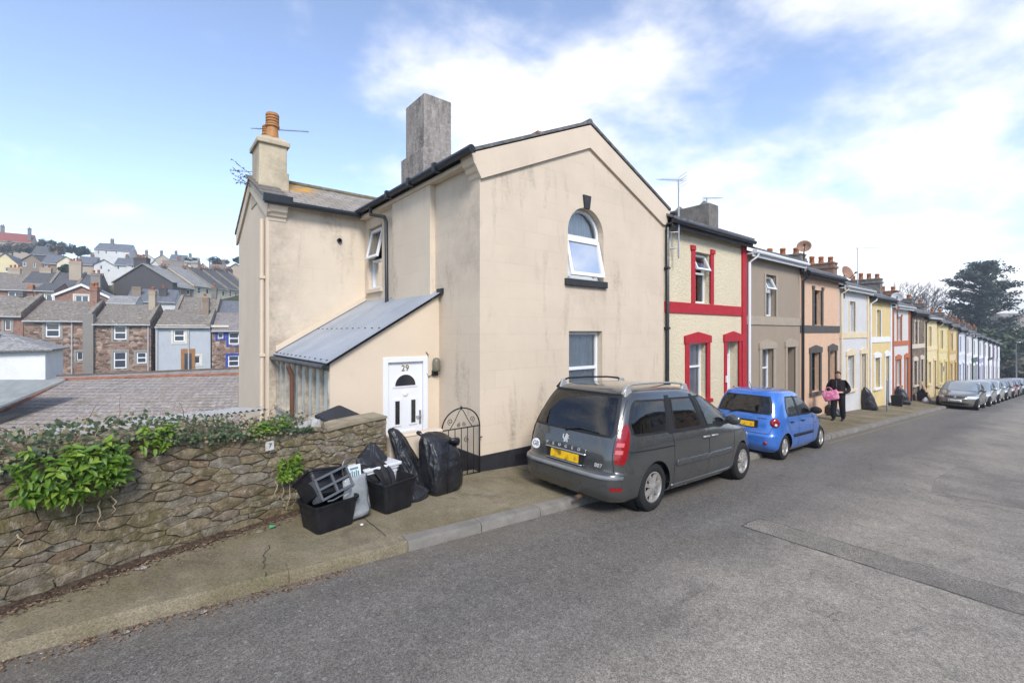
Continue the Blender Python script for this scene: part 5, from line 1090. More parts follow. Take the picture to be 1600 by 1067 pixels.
MB().box(-.06, .06, -.066, -.061, .38, .40).build('printed_line', tm, lo_); MB().box(-.05, .05, -.066, -.061, .555, .575).build('printed_line', tm, lo_)
text('000', .11, plain('print_black', (.03, .03, .03), .6), ft, Matrix.Translation((.0, -.062, .26)) @ Matrix.Rotation(math.radians(90), 4, 'X'), .001)
for i in range(4): MB().box(-.07, .07, -.064, -.058, .12 + i*.022, .126 + i*.022).build('printed_line', plain('print_grey', (.2, .2, .2), .6), ft)
# white lidded tub
wt = thing('white_tub', 'white plastic lidded tub behind the upright recycling box', 'tub', (2.28, 5.58, zp(2.3)), math.radians(12)); WPL = plain('white_tub_plastic', (.62, .63, .64), .4, .08, 5, 0)
tub(wt, .40, .28, .48, .33, .44, WPL); f = MB(); f.box(-.27, .27, -.19, .19, .442, .485); f.build('lid', WPL, wt, bevel=.012)
# woven black sacks and rags
def sack_mat():
    t = NT('black_woven_plastic'); c = t.mix(t.map(t.noise(4, 5), .35, .7), (.008, .008, .010), (.020, .020, .023)); h = t.m('ADD', t.noise(4, 3, .5, None, 1.5), t.m('MULTIPLY', t.noise(11, 3, .5, t.scale((1, 1, .5)), 1.0), .4)); t.bump(h, .55, .05); return t.done(c, t.map(t.noise(6, 3), .3, .7, .25, .48), .5)
SACK = sack_mat()
def sack(label, x, y, rz, prof, seed, mat=SACK, name='refuse_sack', amp=.05, lean=(0, 0), nn=72, gid=None):
    """prof rows: (z, half width, half depth, x shift, y shift, squareness)"""
    o = thing(name, label, 'sack', (x, y, zp(x) + .004), rz); f = MB(); rows = []; zs = [p[0] for p in prof]; M_ = 26 if nn < 40 else 52
    for j in range(M_ + 1):
        z = lerp(zs[0], zs[-1], j / M_); g = [interp(z, zs, [p[k] for p in prof]) for k in range(1, 6)]; r = []
        for i in range(nn):
            a = 2*math.pi*i/nn; e = 2 / g[4]; cx = math.copysign(abs(math.cos(a))**e, math.cos(a)); cy = math.copysign(abs(math.sin(a))**e, math.sin(a))
            d = 1 + amp * 2.2 * noise.noise(Vector((cx*1.6, cy*1.6, z*3.2 + seed))) + amp * 1.5 * (1 - abs(noise.noise(Vector((cx*3.5 + seed, cy*3.5, z*4))))*3) * .5
            d -= amp * 1.5 * max(0, .5 - 2.2 * abs(noise.noise(Vector((cx*2.2 + z*1.3 + seed, cy*2.2 - z*.8, z*1.7))))) + amp * .7 * max(0, .4 - 2.4 * abs(noise.noise(Vector((cx*5 - z*3, cy*5 + seed, z*4 + 3)))))
            if z < .02: d = 1
            r.append((cx * g[0] * d + g[2], cy * g[1] * d + g[3], z + .02 * noise.noise(Vector((a, seed, 0))) * (j > 1)))
        rows.append(r)
    f.grid(rows, True); f.f.append(list(range(nn))[::-1]); f.f.append([M_*nn + i for i in range(nn)])
    b_ = f.build('sack_body', mat, o, smooth=True); sb = b_.modifiers.new('s', 'SUBSURF'); sb.levels = sb.render_levels = 1 if nn > 40 else 0
    return o
sk = sack('big full black woven sack standing by the iron gate', 3.20, 5.56, math.radians(10), [(0, .24, .20, 0, 0, 5), (.05, .27, .22, 0, 0, 4), (.35, .29, .23, 0, 0, 3.6), (.55, .27, .21, -.01, .02, 3), (.68, .24, .17, -.03, .05, 2.6), (.76, .18, .10, -.07, .08, 2.2), (.80, .11, .03, -.12, .10, 2)], 2.0)
f = MB(); f.tube([(.05, -.16, .70), (.17, -.17, .68), (.245, -.08, .62), (.25, .03, .58)], [.03, .045, .045, .03], 8); f.build('sack_fold', SACK, sk, smooth=True)
for pts in ([(-.05,-.225,.02),(-.055,-.238,.35),(.0,-.19,.66)], [(.255,-.17,.03),(.27,-.18,.3),(.24,-.12,.55)]): MB().tube(pts, .006, 5).build('seam', SACK, sk)
f = MB(); f.tube([(-.2, .12, .76), (-.22, .2, .80), (-.16, .22, .79)], [.02, .03, .015], 6); f.build('strap', SACK, sk, smooth=True)
sk = sack('slumped black sack draped over the low garden wall', 2.84, 5.74, math.radians(20), [(0, .20, .12, .02, -.14, 2.6), (.06, .22, .13, .02, -.12, 2.4), (.3, .19, .11, .0, -.04, 2.2), (.52, .15, .09, -.06, .05, 2.1), (.72, .11, .07, -.12, .11, 2), (.84, .07, .06, -.16, .17, 2), (.86, .02, .02, -.16, .19, 2)], 5.0, amp=.09)
sk = sack('flattened black sack lying at the foot of the slumped sack', 2.76, 5.42, math.radians(24), [(0, .19, .13, 0, 0, 2.4), (.05, .19, .13, 0, 0, 2.4), (.12, .15, .10, -.02, .03, 2.2), (.17, .07, .05, -.04, .06, 2)], 9.0, plain('dark_grey_sack', (.025, .025, .027), .5, .3, 7, .8, 12), amp=.08)
sk = sack('crumpled black sack heaped on the white tub', 2.22, 5.60, math.radians(15), [(.47, .20, .13, 0, -.02, 2.2), (.52, .22, .14, 0, -.02, 2.2), (.58, .18, .11, .0, 0, 2), (.65, .10, .07, .03, .02, 2), (.72, .04, .03, .05, .03, 2)], 14.0, amp=.13)
RAG = plain('dark_cloth', (.016, .016, .018), .75, .4, 9, .9, 30)
def rag(label, path, wd, x, y, rz, seed):
    o = thing('dark_rag', label, 'cloth', (x, y, zp(x)), rz); f = MB(); rows = []
    for j, p in enumerate(path):
        rows.append([(p[0] + lerp(-wd, wd, i/10) * p[3], p[1] + .045*noise.noise(Vector((i*.5, j*.6, seed))) - .02*math.sin(i*1.4), p[2] + .04*noise.noise(Vector((i*.4, j*.5, seed + 5)))) for i in range(11)])
    f.grid(rows); b_ = f.build('cloth', RAG, o, smooth=True); sd = b_.modifiers.new('t', 'SOLIDIFY'); sd.thickness = .012; ss = b_.modifiers.new('s', 'SUBSURF'); ss.levels = ss.render_levels = 1
rag('dark rag hanging from the heap into the upright recycling box', [(-.12, .24, .55, .5), (-.09, .16, .57, .8), (-.05, .08, .52, 1), (-.01, .01, .44, 1.1), (.02, -.05, .36, 1.0), (.03, -.07, .26, .7)], .11, 2.30, 5.36, math.radians(14), 3)
rag('second dark rag slung over the side of the white tub', [(-.16, .10, .50, .6), (-.14, .0, .55, .9), (-.10, -.08, .48, 1), (-.04, -.13, .38, 1), (.0, -.15, .30, .8)], .12, 2.16, 5.50, math.radians(18), 8)
# sacks and boxes further down the pavement
def far_sack(label, s, d, w_, h, seed): return sack(label, s, d, .2, [(0, w_, w_*.8, 0, 0, 3), (h*.1, w_*1.05, w_*.85, 0, 0, 3), (h*.5, w_*.85, w_*.7, -.06, .05, 2.5), (h*.85, w_*.45, w_*.4, -.16, .12, 2.2), (h, w_*.15, w_*.12, -.2, .16, 2)], seed, nn=18)
far_sack('black sack slumped against the white terraced house by the lamp pole', 25.2, 5.78, .36, 1.0, 3); far_sack('black sack leaning beside the rust trimmed doorway', 31.2, 5.75, .40, .95, 6); far_sack('black sack beside the pale wooden board down the street', 37.4, 5.8, .30, .7, 8)
far_sack('thin black sack hanging against the red doorway behind the blue car', 13.0, 5.86, .18, 1.25, 12); far_sack('black sack on the ground behind the walking person', 20.6, 5.82, .34, .42, 15)
for lab, s_, d_ in (('black recycling box on the pavement before the yellow house', 29.4, 5.62), ('black recycling box on the pavement before the stone house', 35.6, 5.66)):
    o = rbox(lab, s_, d_, .1); tub(o, .50, .40, .58, .46, .50, BOXM)
o = sack('white carrier bag on the pavement near the stone house', 34.9, 5.4, .3, [(0, .22, .16, 0, 0, 2.4), (.08, .24, .17, 0, 0, 2.2), (.2, .14, .1, 0, 0, 2), (.28, .04, .03, 0, 0, 2)], 4, plain('white_bag', (.6, .6, .6), .5, .1), 'carrier_bag', nn=16)
o = MB().hexa([(0,0,0),(.5,0,0),(.5,.03,0),(0,.03,0),(0,.42,1.1),(.5,.42,1.1),(.5,.45,1.1),(0,.45,1.1)]).build('wooden_board', plain('raw_board', (.42, .26, .13), .8, .2)); o.location = (36.6, 5.45, zp(36.6)); tag(o, 'pale wooden board leaning beside the black box down the street', 'board')
lp = thing('steel_post', 'slim grey steel post on the pavement by the white terraced house', 'post', (25.4, 5.2, zp(25.4))); MB().tube([(0,0,0),(0,0,1.35)], .035, 8).build('post', GALV, lp); MB().lathe([(.04, 1.35), (.03, 1.39), (.01, 1.40)], (0,0,0), 8).build('cap', GALV, lp)
# ------------------------------------------------------------------ vehicles
def paint(name, col, rough=.28, metal=.35, dirt=.25):
    t = NT(name); c = t.mix(t.map(t.noise(2.5, 4), .3, .7), sc3(col, .92), sc3(col, 1.06)); sp = t.n('ShaderNodeSeparateXYZ'); t.put(sp.inputs[0], t.co)
    df = t.m('MULTIPLY', t.map(sp.outputs[2], .25, .75, 1, 0), t.map(t.noise(6, 6, .7), .35, .7)); c = t.mix(t.m('MULTIPLY', df, dirt * 2), c, (.12, .105, .085))
    t.done(c, t.m('ADD', rough, t.m('MULTIPLY', df, .35)), .5, metal); t.b.inputs['Coat Weight'].default_value = 1.0; t.b.inputs['Coat Roughness'].default_value = .03; return t.mat
CGLASS = dark_glass('car_glass', (.012, .015, .017), .03); CGLASS2 = dark_glass('car_glass_pale', (.10, .125, .13), .04)
def tint_glass(name, k):
    t = NT(name); nt = t.t; fr = t.n('ShaderNodeFresnel'); fr.inputs[0].default_value = 1.5; tr = t.n('ShaderNodeBsdfTransparent'); tr.inputs[0].default_value = (k*.95, k, k*.98, 1); gl = t.n('ShaderNodeBsdfGlossy'); gl.inputs['Roughness'].default_value = .015
    mx = t.n('ShaderNodeMixShader'); t.put(mx.inputs[0], t.m('ADD', t.m('MULTIPLY', fr.outputs[0], 1.3), .03)); nt.links.new(tr.outputs[0], mx.inputs[1]); nt.links.new(gl.outputs[0], mx.inputs[2]); nt.links.new(mx.outputs[0], t.out.inputs[0]); return t.mat
TINT, CLEARG = tint_glass('privacy_glass', .30), tint_glass('car_window_glass', .72)
SEATM = plain('seat_fabric', (.10, .10, .105), .9, .3, 9, .3); DASHM = plain('dashboard_plastic', (.05, .05, .052), .7, .2); LINING = plain('roof_lining', (.30, .29, .27), .9, .1)
TYRE = plain('tyre_rubber', (.018, .018, .018), .8, .3, 12, .3); ALLOY = plain('alloy', (.46, .44, .41), .35, .12, 10, 0, 50, .5, .6); RUBBER = plain('rubber_trim', (.016, .016, .017), .6, .2)
LAMPR = plain('red_lens', (.24, .006, .009), .12, .15, 20, 0, 50, .6); LAMPW = plain('clear_lens', (.55, .56, .57), .1, .15, 20, 0, 50, .6); CHROME = plain('chrome', (.68, .69, .70), .12, .05, 4, 0, 50, .5, 1.0); LAMPO = plain('amber_lens', (.45, .16, .02), .15, .1, 20, 0)
def plate_mat(name, col):
    t = NT(name); c = t.mix(t.map(t.noise(9, 2, .5, t.scale((1, 1, .6))), .5, .62, 0, .75), col, (.06, .045, .01)); return t.done(c, .4, .4)
PLATEY = plate_mat('blurred_yellow_plate', (.72, .42, .01)); PLATEW = plain('white_plate', (.7, .7, .68), .4, .1)
BADGE = plain('bright_badge', (.50, .50, .50), .3, .05, 4, 0)
class Car:
    def __init__(s, rows, xm, name, label, loc, rz, pitch, body, wheels, wr, ww, arch, glass=CGLASS, group=None):
        s.rows = rows; s.xm = xm; s.zs = [r[0] for r in rows]; s.o = thing(name, label, 'car', loc, 0, group)
        s.o.rotation_euler = (0, pitch, rz); s.body = body; s.glass = glass; s.wheels = wheels; s.wr = wr; s.ww = ww; s.arch = arch; s._c = {}; s.openings = []
    def par(s, z):                               # smooth interpolation of the outline parameters
        zs = s.zs; z = max(zs[0], min(zs[-1], z)); i = max(1, min(len(zs)-1, next((k for k in range(1, len(zs)) if z <= zs[k]), len(zs)-1)))
        t = (z - zs[i-1]) / (zs[i] - zs[i-1]); out = []
        for k in range(1, 6):
            y0, y1 = s.rows[i-1][k], s.rows[i][k]; h = zs[i] - zs[i-1]
            def sl(j):
                if j <= 0 or j >= len(zs)-1: return 0 if False else (s.rows[min(j+1, len(zs)-1)][k] - s.rows[max(j-1, 0)][k]) / (zs[min(j+1, len(zs)-1)] - zs[max(j-1, 0)])
                a = (s.rows[j][k]-s.rows[j-1][k])/(zs[j]-zs[j-1]); b_ = (s.rows[j+1][k]-s.rows[j][k])/(zs[j+1]-zs[j]); return 0 if a*b_ <= 0 else 2*a*b_/(a+b_)
            m0, m1 = sl(i-1)*h, sl(i)*h; t2, t3 = t*t, t*t*t; out.append((2*t3-3*t2+1)*y0 + (t3-2*t2+t)*m0 + (-2*t3+3*t2)*y1 + (t3-t2)*m1)
        return out                               # xr, xf, w, nr, nf
    def P(s, th, z):
        xr, xf, w_, nr, nf = s.par(z); c, q = math.cos(th), math.sin(th)
        if c >= 0: return Vector((s.xm - (s.xm-xr) * c**(2/nr), w_ * max(q, 0)**(2/nr), z))
        return Vector((s.xm + (xf-s.xm) * (-c)**(2/nf), w_ * max(q, 0)**(2/nf), z))
    def outline(s, z, n=120):
        key = round(z, 4)
        if key in s._c: return s._c[key]
        xr, xf, w_, nr, nf = s.par(z); dense = []
        for i in range(60): y = w_ * .8 * i / 60; dense.append(Vector((s.xm - (s.xm-xr) * max(0, 1-(y/w_)**nr)**(1/nr), y, z)))
        t0 = math.asin(min(1, .8**(nr/2)))
        for i in range(60): dense.append(s.P(lerp(t0, math.acos(min(1, .8**(nr/2))), i/60) if t0 < math.acos(.8**(nr/2)) else t0, z))
        x0 = dense[-1].x
        xe = s.xm + (xf-s.xm)*.8
        for i in range(160):
            x = lerp(x0, xe, i/159); d = (s.xm-x)/(s.xm-xr) if x < s.xm else (x-s.xm)/(xf-s.xm); nn = nr if x < s.xm else nf
            dense.append(Vector((x, w_*max(0, 1-abs(d)**nn)**(1/nn), z)))
        ye = dense[-1].y; tA = math.pi - math.acos(min(1, .8**(nf/2)))
        for i in range(1, 90): dense.append(s.P(lerp(tA, math.pi, i/89), z))
        ac = [0]
        for a, b_ in zip(dense, dense[1:]): ac.append(ac[-1] + (b_-a).length)
        s._c[key] = (dense, ac); return s._c[key]
    def arcpt(s, d, z):
        dense, ac = s.outline(z); sg = 1 if d >= 0 else -1; d = abs(d)
        import bisect
        i = max(1, min(len(ac)-1, bisect.bisect_left(ac, d))); t = (d-ac[i-1]) / max(1e-9, ac[i]-ac[i-1]); p = dense[i-1].lerp(dense[i], t); return Vector((p.x, sg*p.y, z))
    def sidept(s, x, z, sg):
        xr, xf, w_, nr, nf = s.par(z); d = (s.xm-x)/(s.xm-xr) if x < s.xm else (x-s.xm)/(xf-s.xm); nn = nr if x < s.xm else nf
        return Vector((x, sg * w_ * max(0, 1-min(1, abs(d))**nn)**(1/nn), z))
    def rearpt(s, y, z): xr, xf, w_, nr, nf = s.par(z); return Vector((s.xm - (s.xm-xr) * max(0, 1-min(1, abs(y)/w_)**nr)**(1/nr), y, z))
    def frontpt(s, y, z): xr, xf, w_, nr, nf = s.par(z); return Vector((s.xm + (xf-s.xm) * max(0, 1-min(1, abs(y)/w_)**nf)**(1/nf), y, z))
    def fn(s, on, sg=1): return {'side': lambda a, z: s.sidept(a, z, sg), 'rear': s.rearpt, 'front': s.frontpt, 'arc': lambda a, z: s.arcpt(a*sg, z)}[on]
    def patch(s, name, mat, rows, on, sg=1, d=.004, n=10, m=6, parent=None, thick=0):
        F = s.fn(on, sg); g = []; out = Vector({'side': (0, sg, .2), 'rear': (-1, 0, .2), 'front': (1, 0, .3), 'arc': (-.4, sg, .2)}[on])
        for (r0, r1) in zip(rows, rows[1:]):
            for j in range(m + (r1 is rows[-1])):
                t = j/m; z, a, b_ = (lerp(r0[k], r1[k], t) for k in range(3)); row = []
                for i in range(n+1):
                    u = lerp(a, b_, i/n); p = F(u, z); e = .01; du = F(u+e, z) - F(u-e, z); dzv = F(u, min(z+e, s.zs[-1]-.001)) - F(u, z-e); nn = du.cross(dzv); nn = nn.normalized() if nn.length > 1e-9 else out.normalized()
                    if nn.dot(out) < 0: nn = -nn
                    row.append(p + nn * d)
                g.append(row)
        o = MB().grid(g).build(name, mat, parent or s.o, smooth=True)
        if thick: q = o.modifiers.new('t', 'SOLIDIFY'); q.thickness = thick; q.offset = -1
        return o
    @staticmethod
    def span(rows, z): return interp(z, [r[0] for r in rows], [r[1] for r in rows]), interp(z, [r[0] for r in rows], [r[2] for r in rows])
    def is_open(s, p):
        for on, rows in s.openings:
            if not rows[0][0] + .02 < p.z < rows[-1][0] - .02: continue
            a, b_ = s.span(rows, p.z); v = p.x if on == 'side' else p.y
            if not a + .022 < v < b_ - .022: continue
            xr, xf, w_, nr, nf = s.par(p.z)
            if on == 'side' and abs(p.y) > w_ * .6: return True
            if on == 'rear' and p.x < xr + .35: return True
            if on == 'front' and p.x > s.xm + .2 and abs(p.y) < b_: return True
        return False
    def pane(s, name, mat, rows, on, sg=1, d=.005, n=12, m=.036, parent=None):
        F = s.fn(on, sg); out = Vector({'side': (0, sg, .2), 'rear': (-1, 0, .2), 'front': (1, 0, .3)}[on]); z0, z1 = rows[0][0], rows[-1][0]; k = 14
        zl = [z0, z0 + m*.8] + [lerp(z0 + m*.8, z1 - m*.8, i/k) for i in range(1, k)] + [z1 - m*.8, z1]; g = []
        for z in zl:
            a, b_ = s.span(rows, z); mm = min(m, (b_ - a) * .3); us = [a, a + mm] + [lerp(a + mm, b_ - mm, i/n) for i in range(1, n)] + [b_ - mm, b_]; row = []
            for u in us:
                p = F(u, z); e = .01; nn = (F(u+e, z) - F(u-e, z)).cross(F(u, min(z+e, s.zs[-1]-.001)) - F(u, z-e)); nn = nn.normalized() if nn.length > 1e-9 else out.normalized()
                row.append(p + (nn if nn.dot(out) > 0 else -nn) * d)
            g.append(row)
        go = MB().grid([r[1:-1] for r in g[1:-1]]).build(name, mat, parent or s.o, smooth=True); f = MB(); f.grid([r[:2] for r in g]); f.grid([r[-2:] for r in g]); f.grid([r[1:-1] for r in g[:2]]); f.grid([r[1:-1] for r in g[-2:]]); f.build('window_gasket', RUBBER, go, smooth=True); return go
    def seat(s, x, y, w_, zf, h):
        f = MB(); f.hexa([(x,y-w_/2,zf),(x+.5,y-w_/2,zf+.03),(x+.5,y+w_/2,zf+.03),(x,y+w_/2,zf),(x,y-w_/2,zf+.16),(x+.5,y-w_/2,zf+.18),(x+.5,y+w_/2,zf+.18),(x,y+w_/2,zf+.16)]); f.hexa([(x-.04,y-w_/2,zf+.1),(x+.1,y-w_/2,zf+.1),(x+.1,y+w_/2,zf+.1),(x-.04,y+w_/2,zf+.1),(x-.2,y-w_/2*.85,zf+h),(x-.1,y-w_/2*.85,zf+h),(x-.1,y+w_/2*.85,zf+h),(x-.2,y+w_/2*.85,zf+h)])
        f.hexa([(x-.2,y-.12,zf+h+.03),(x-.12,y-.12,zf+h+.03),(x-.12,y+.12,zf+h+.03),(x-.2,y+.12,zf+h+.03),(x-.23,y-.11,zf+h+.2),(x-.16,y-.11,zf+h+.2),(x-.16,y+.11,zf+h+.2),(x-.23,y+.11,zf+h+.2)]); f.build('seat', SEATM, s.o, bevel=.03)
    def cabin(s, floor, seats, dashx, dashz, wx, wz, rear=.35):
        for q in seats: s.seat(*q)
        w_ = s.par(floor + .3)[2] - .10; MB().box(rear, dashx + .3, -w_, w_, floor - .06, floor).build('cabin_floor', DASHM, s.o); MB().hexa([(dashx-.25,-w_,floor+.1),(dashx+.35,-w_+.05,floor+.1),(dashx+.35,w_-.05,floor+.1),(dashx-.25,w_,floor+.1),(dashx-.18,-w_,dashz-.03),(dashx+.4,-w_+.12,dashz),(dashx+.4,w_-.12,dashz),(dashx-.18,w_,dashz-.03)]).build('dashboard', DASHM, s.o, bevel=.03)
        f = MB(Matrix.Translation((wx, -.36, wz)) @ Matrix.Rotation(math.radians(-65), 4, 'Y')); f.tube([(.18*math.cos(2*math.pi*i/20), .18*math.sin(2*math.pi*i/20), 0) for i in range(21)], .014, 6); f.tube([(-.17,0,0),(.17,0,0)], .02, 6); f.build('steering_wheel', DASHM, s.o)
    def shell(s, nz=56, nu=120):
        lev = []; zs = s.zs
        for i in range(nz+1): lev.append(lerp(zs[0], zs[-1], i/nz))
        rows = []
        for z in lev:
            dense, ac = s.outline(z); tot = ac[-1]; rows.append([s.arcpt(tot*i/nu, z) for i in range(nu+1)])
        f = MB(); idx = {}
        for sg in (1, -1):
            ids = [[None]*(nu+1) for _ in rows]
            inside = [[False]*(nu+1) for _ in rows]
            for j, r in enumerate(rows):
                for i, p in enumerate(r):
                    q = Vector((p.x, sg*p.y, p.z))
                    if abs(p.y) > .45:
                        for wx in s.wheels:
                            dx, dz = p.x-wx, p.z-s.wr*.98; L = math.hypot(dx, dz)
                            if L < s.arch:
                                inside[j][i] = True; k = s.arch/max(L, 1e-6); q = s.sidept(wx+dx*k, max(zs[0], s.wr*.98+dz*k), sg)
                                if s.wr*.98+dz*k < zs[0]: q = Vector((wx + math.copysign(math.sqrt(max(0, s.arch**2-(s.wr*.98-zs[0])**2)), dx), q.y, zs[0]))
                    ids[j][i] = f.V(q)
            for j in range(len(rows)-1):
                for i in range(nu):
                    cs = ((j,i),(j,i+1),(j+1,i+1),(j+1,i))
                    if all(inside[a][b_] for a, b_ in cs): continue
                    if s.openings:
                        pc = (rows[j][i] + rows[j][i+1] + rows[j+1][i+1] + rows[j+1][i]) / 4
                        if s.is_open(Vector((pc.x, pc.y, pc.z))): continue
                    f.f.append([ids[a][b_] for a, b_ in (cs if sg > 0 else cs[::-1])])
        f.poly(*[(p.x, p.y, p.z) for p in rows[-1]], *[(p.x, -p.y, p.z) for p in rows[-1][::-1]])
        me = f.mesh('body', s.body, True); bm = bmesh.new(); bm.from_mesh(me); bmesh.ops.remove_doubles(bm, verts=bm.verts, dist=.0008); bmesh.ops.recalc_face_normals(bm, faces=bm.faces); bm.to_mesh(me); bm.free()
        for p in me.polygons: p.use_smooth = True
        me.set_sharp_from_angle(angle=math.radians(50)); o = bpy.data.objects.new('body', me); COL.objects.link(o); o.parent = s.o
        # dark underside and wheel wells
        xr, xf, w_, _, _ = s.par(zs[0]); u = MB(); u.box(xr+.25, xf-.35, -w_+.28, w_-.28, zs[0]-.02, zs[0]+.16)
        for wx in s.wheels: u.lathe([(s.arch*.99, -w_*.985), (s.arch*.99, w_*.985)], (wx, 0, s.wr*.98), 24, 'y', caps=False)
        un = u.build('underbody', RUBBER, s.o, smooth=False)
        for wx in s.wheels: MB().box(wx - s.arch*.9, wx + s.arch*.9, -w_*.45, w_*.45, zs[0], s.wr + s.arch*.7).build('wheel_well', RUBBER, s.o)
        return o
    def wheelset(s, spokes=7, rimr=.205, steel=False):
        w_ = max(r[3] for r in s.rows)
        for wx in s.wheels:
            for sg in (1, -1):
                yo = sg * (w_ - .035); T_ = Matrix.Translation((wx, yo, s.wr)) @ Matrix.Rotation(-sg*math.pi/2, 4, 'X'); R_, wd = s.wr, s.ww
                f = MB(T_); f.lathe([(rimr, -wd), (R_-.04, -wd), (R_-.01, -wd+.03), (R_, -wd+.06), (R_, -.05), (R_-.012, -.02), (R_-.05, 0), (rimr+.03, .004), (rimr+.005, -.012), (rimr-.01, -.06)], (0,0,0), 36, caps=False); ty = f.build('wheel', TYRE, s.o, auto=40)
                f = MB(T_); f.lathe([(rimr+.004, -.014), (rimr-.012, -.010), (rimr-.022, -.03), (rimr-.03, -.09)], (0,0,0), 36, caps=False); f.lathe([(.001, .0), (.03, -.002), (.048, -.012), (.055, -.04)], (0,0,0), 20, caps=False)
                for k in range(spokes):
                    a = 2*math.pi*k/spokes + .2; ca, sa_ = math.cos(a), math.sin(a)
                    def q(r, t, z): return (r*ca - t*sa_, r*sa_ + t*ca, z)
                    w0, w1 = (.030, .026) if not steel else (.045, .06)
                    f.hexa([q(.03,-w0,-.045),q(rimr-.012,-w1,-.06),q(rimr-.012,w1,-.06),q(.03,w0,-.045),q(.03,-w0*.7,-.010),q(rimr-.012,-w1*.65,-.022),q(rimr-.012,w1*.65,-.022),q(.03,w0*.7,-.010)])
                f.build('rim', ALLOY, ty, auto=40)
                MB(T_).lathe([(.001, -.085), (rimr-.02, -.085)], (0,0,0), 24, caps=False).build('brake_disc', RUBBER, ty)
    def mirror(s, x, z, mat):
        for sg in (1, -1):
            p = s.sidept(x, z, sg); bm = bmesh.new(); bmesh.ops.create_uvsphere(bm, u_segments=14, v_segments=10, radius=1)
            for v in bm.verts: v.co = Vector((v.co.x*.075*(1.15 if v.co.x > 0 else .55), v.co.y*.125, v.co.z*.085)) + Vector((p.x, p.y + sg*.13, z+.05))
            me = bpy.data.meshes.new('wing_mirror'); bm.to_mesh(me); bm.free(); me.materials.append(mat); [setattr(q, 'use_smooth', True) for q in me.polygons]
            o = bpy.data.objects.new('wing_mirror', me); COL.objects.link(o); o.parent = s.o
            MB().hexa([(p.x-.03,p.y-sg*.02,z-.03),(p.x+.04,p.y-sg*.02,z-.03),(p.x+.04,p.y-sg*.02,z+.02),(p.x-.03,p.y-sg*.02,z+.02),(p.x-.02,p.y+sg*.09,z+.0),(p.x+.03,p.y+sg*.09,z+.0),(p.x+.03,p.y+sg*.09,z+.05),(p.x-.02,p.y+sg*.09,z+.05)]).build('mirror_arm', RUBBER, o)
    def seamline(s, pts, on, sg=1, wd=.0045, d=.0025, mat=RUBBER, name='panel_gap'):
        return s.patch(name, mat, [(z, x-wd, x+wd) for x, z in pts], on, sg, d, 1, 5)

# ---- the grey people carrier (half on the pavement)
VR = [(.19,.16,4.50,.80,7,4.5),(.26,.06,4.62,.875,7,4.2),(.38,.0,4.70,.905,6.5,4),(.52,-.01,4.72,.915,6.5,4),(.575,.02,4.71,.918,6.5,4),(.60,.075,4.69,.92,6.5,4),(.75,.09,4.62,.922,6.5,4),(.88,.115,4.48,.918,6.5,4),(.97,.14,4.16,.908,6.5,4),(1.02,.155,3.86,.895,6.5,4.4),(1.06,.17,3.70,.885,6.5,4.6),(1.20,.235,3.43,.852,6.5,4.6),(1.36,.325,3.08,.805,6.5,4.4),(1.50,.42,2.74,.757,6.2,4.2),(1.585,.50,2.46,.705,5.5,4),(1.635,.62,2.22,.62,4.5,3.6),(1.67,.90,1.98,.42,3.5,3),(1.683,1.35,1.75,.12,2.5,2.5)]
VP = paint('dark_grey_metallic', (.075, .079, .078), .24, .5, .3)
VY = 4.47; VX = 5.37 - .93
van = Car(VR, 1.6, 'people_carrier', 'dark grey people carrier with roof rails parked half on the pavement', (VX, VY, road_z(VX) + .0), math.radians(1.5), math.atan(GRADE), VP, (.93, 3.75), .325, .215, .37)
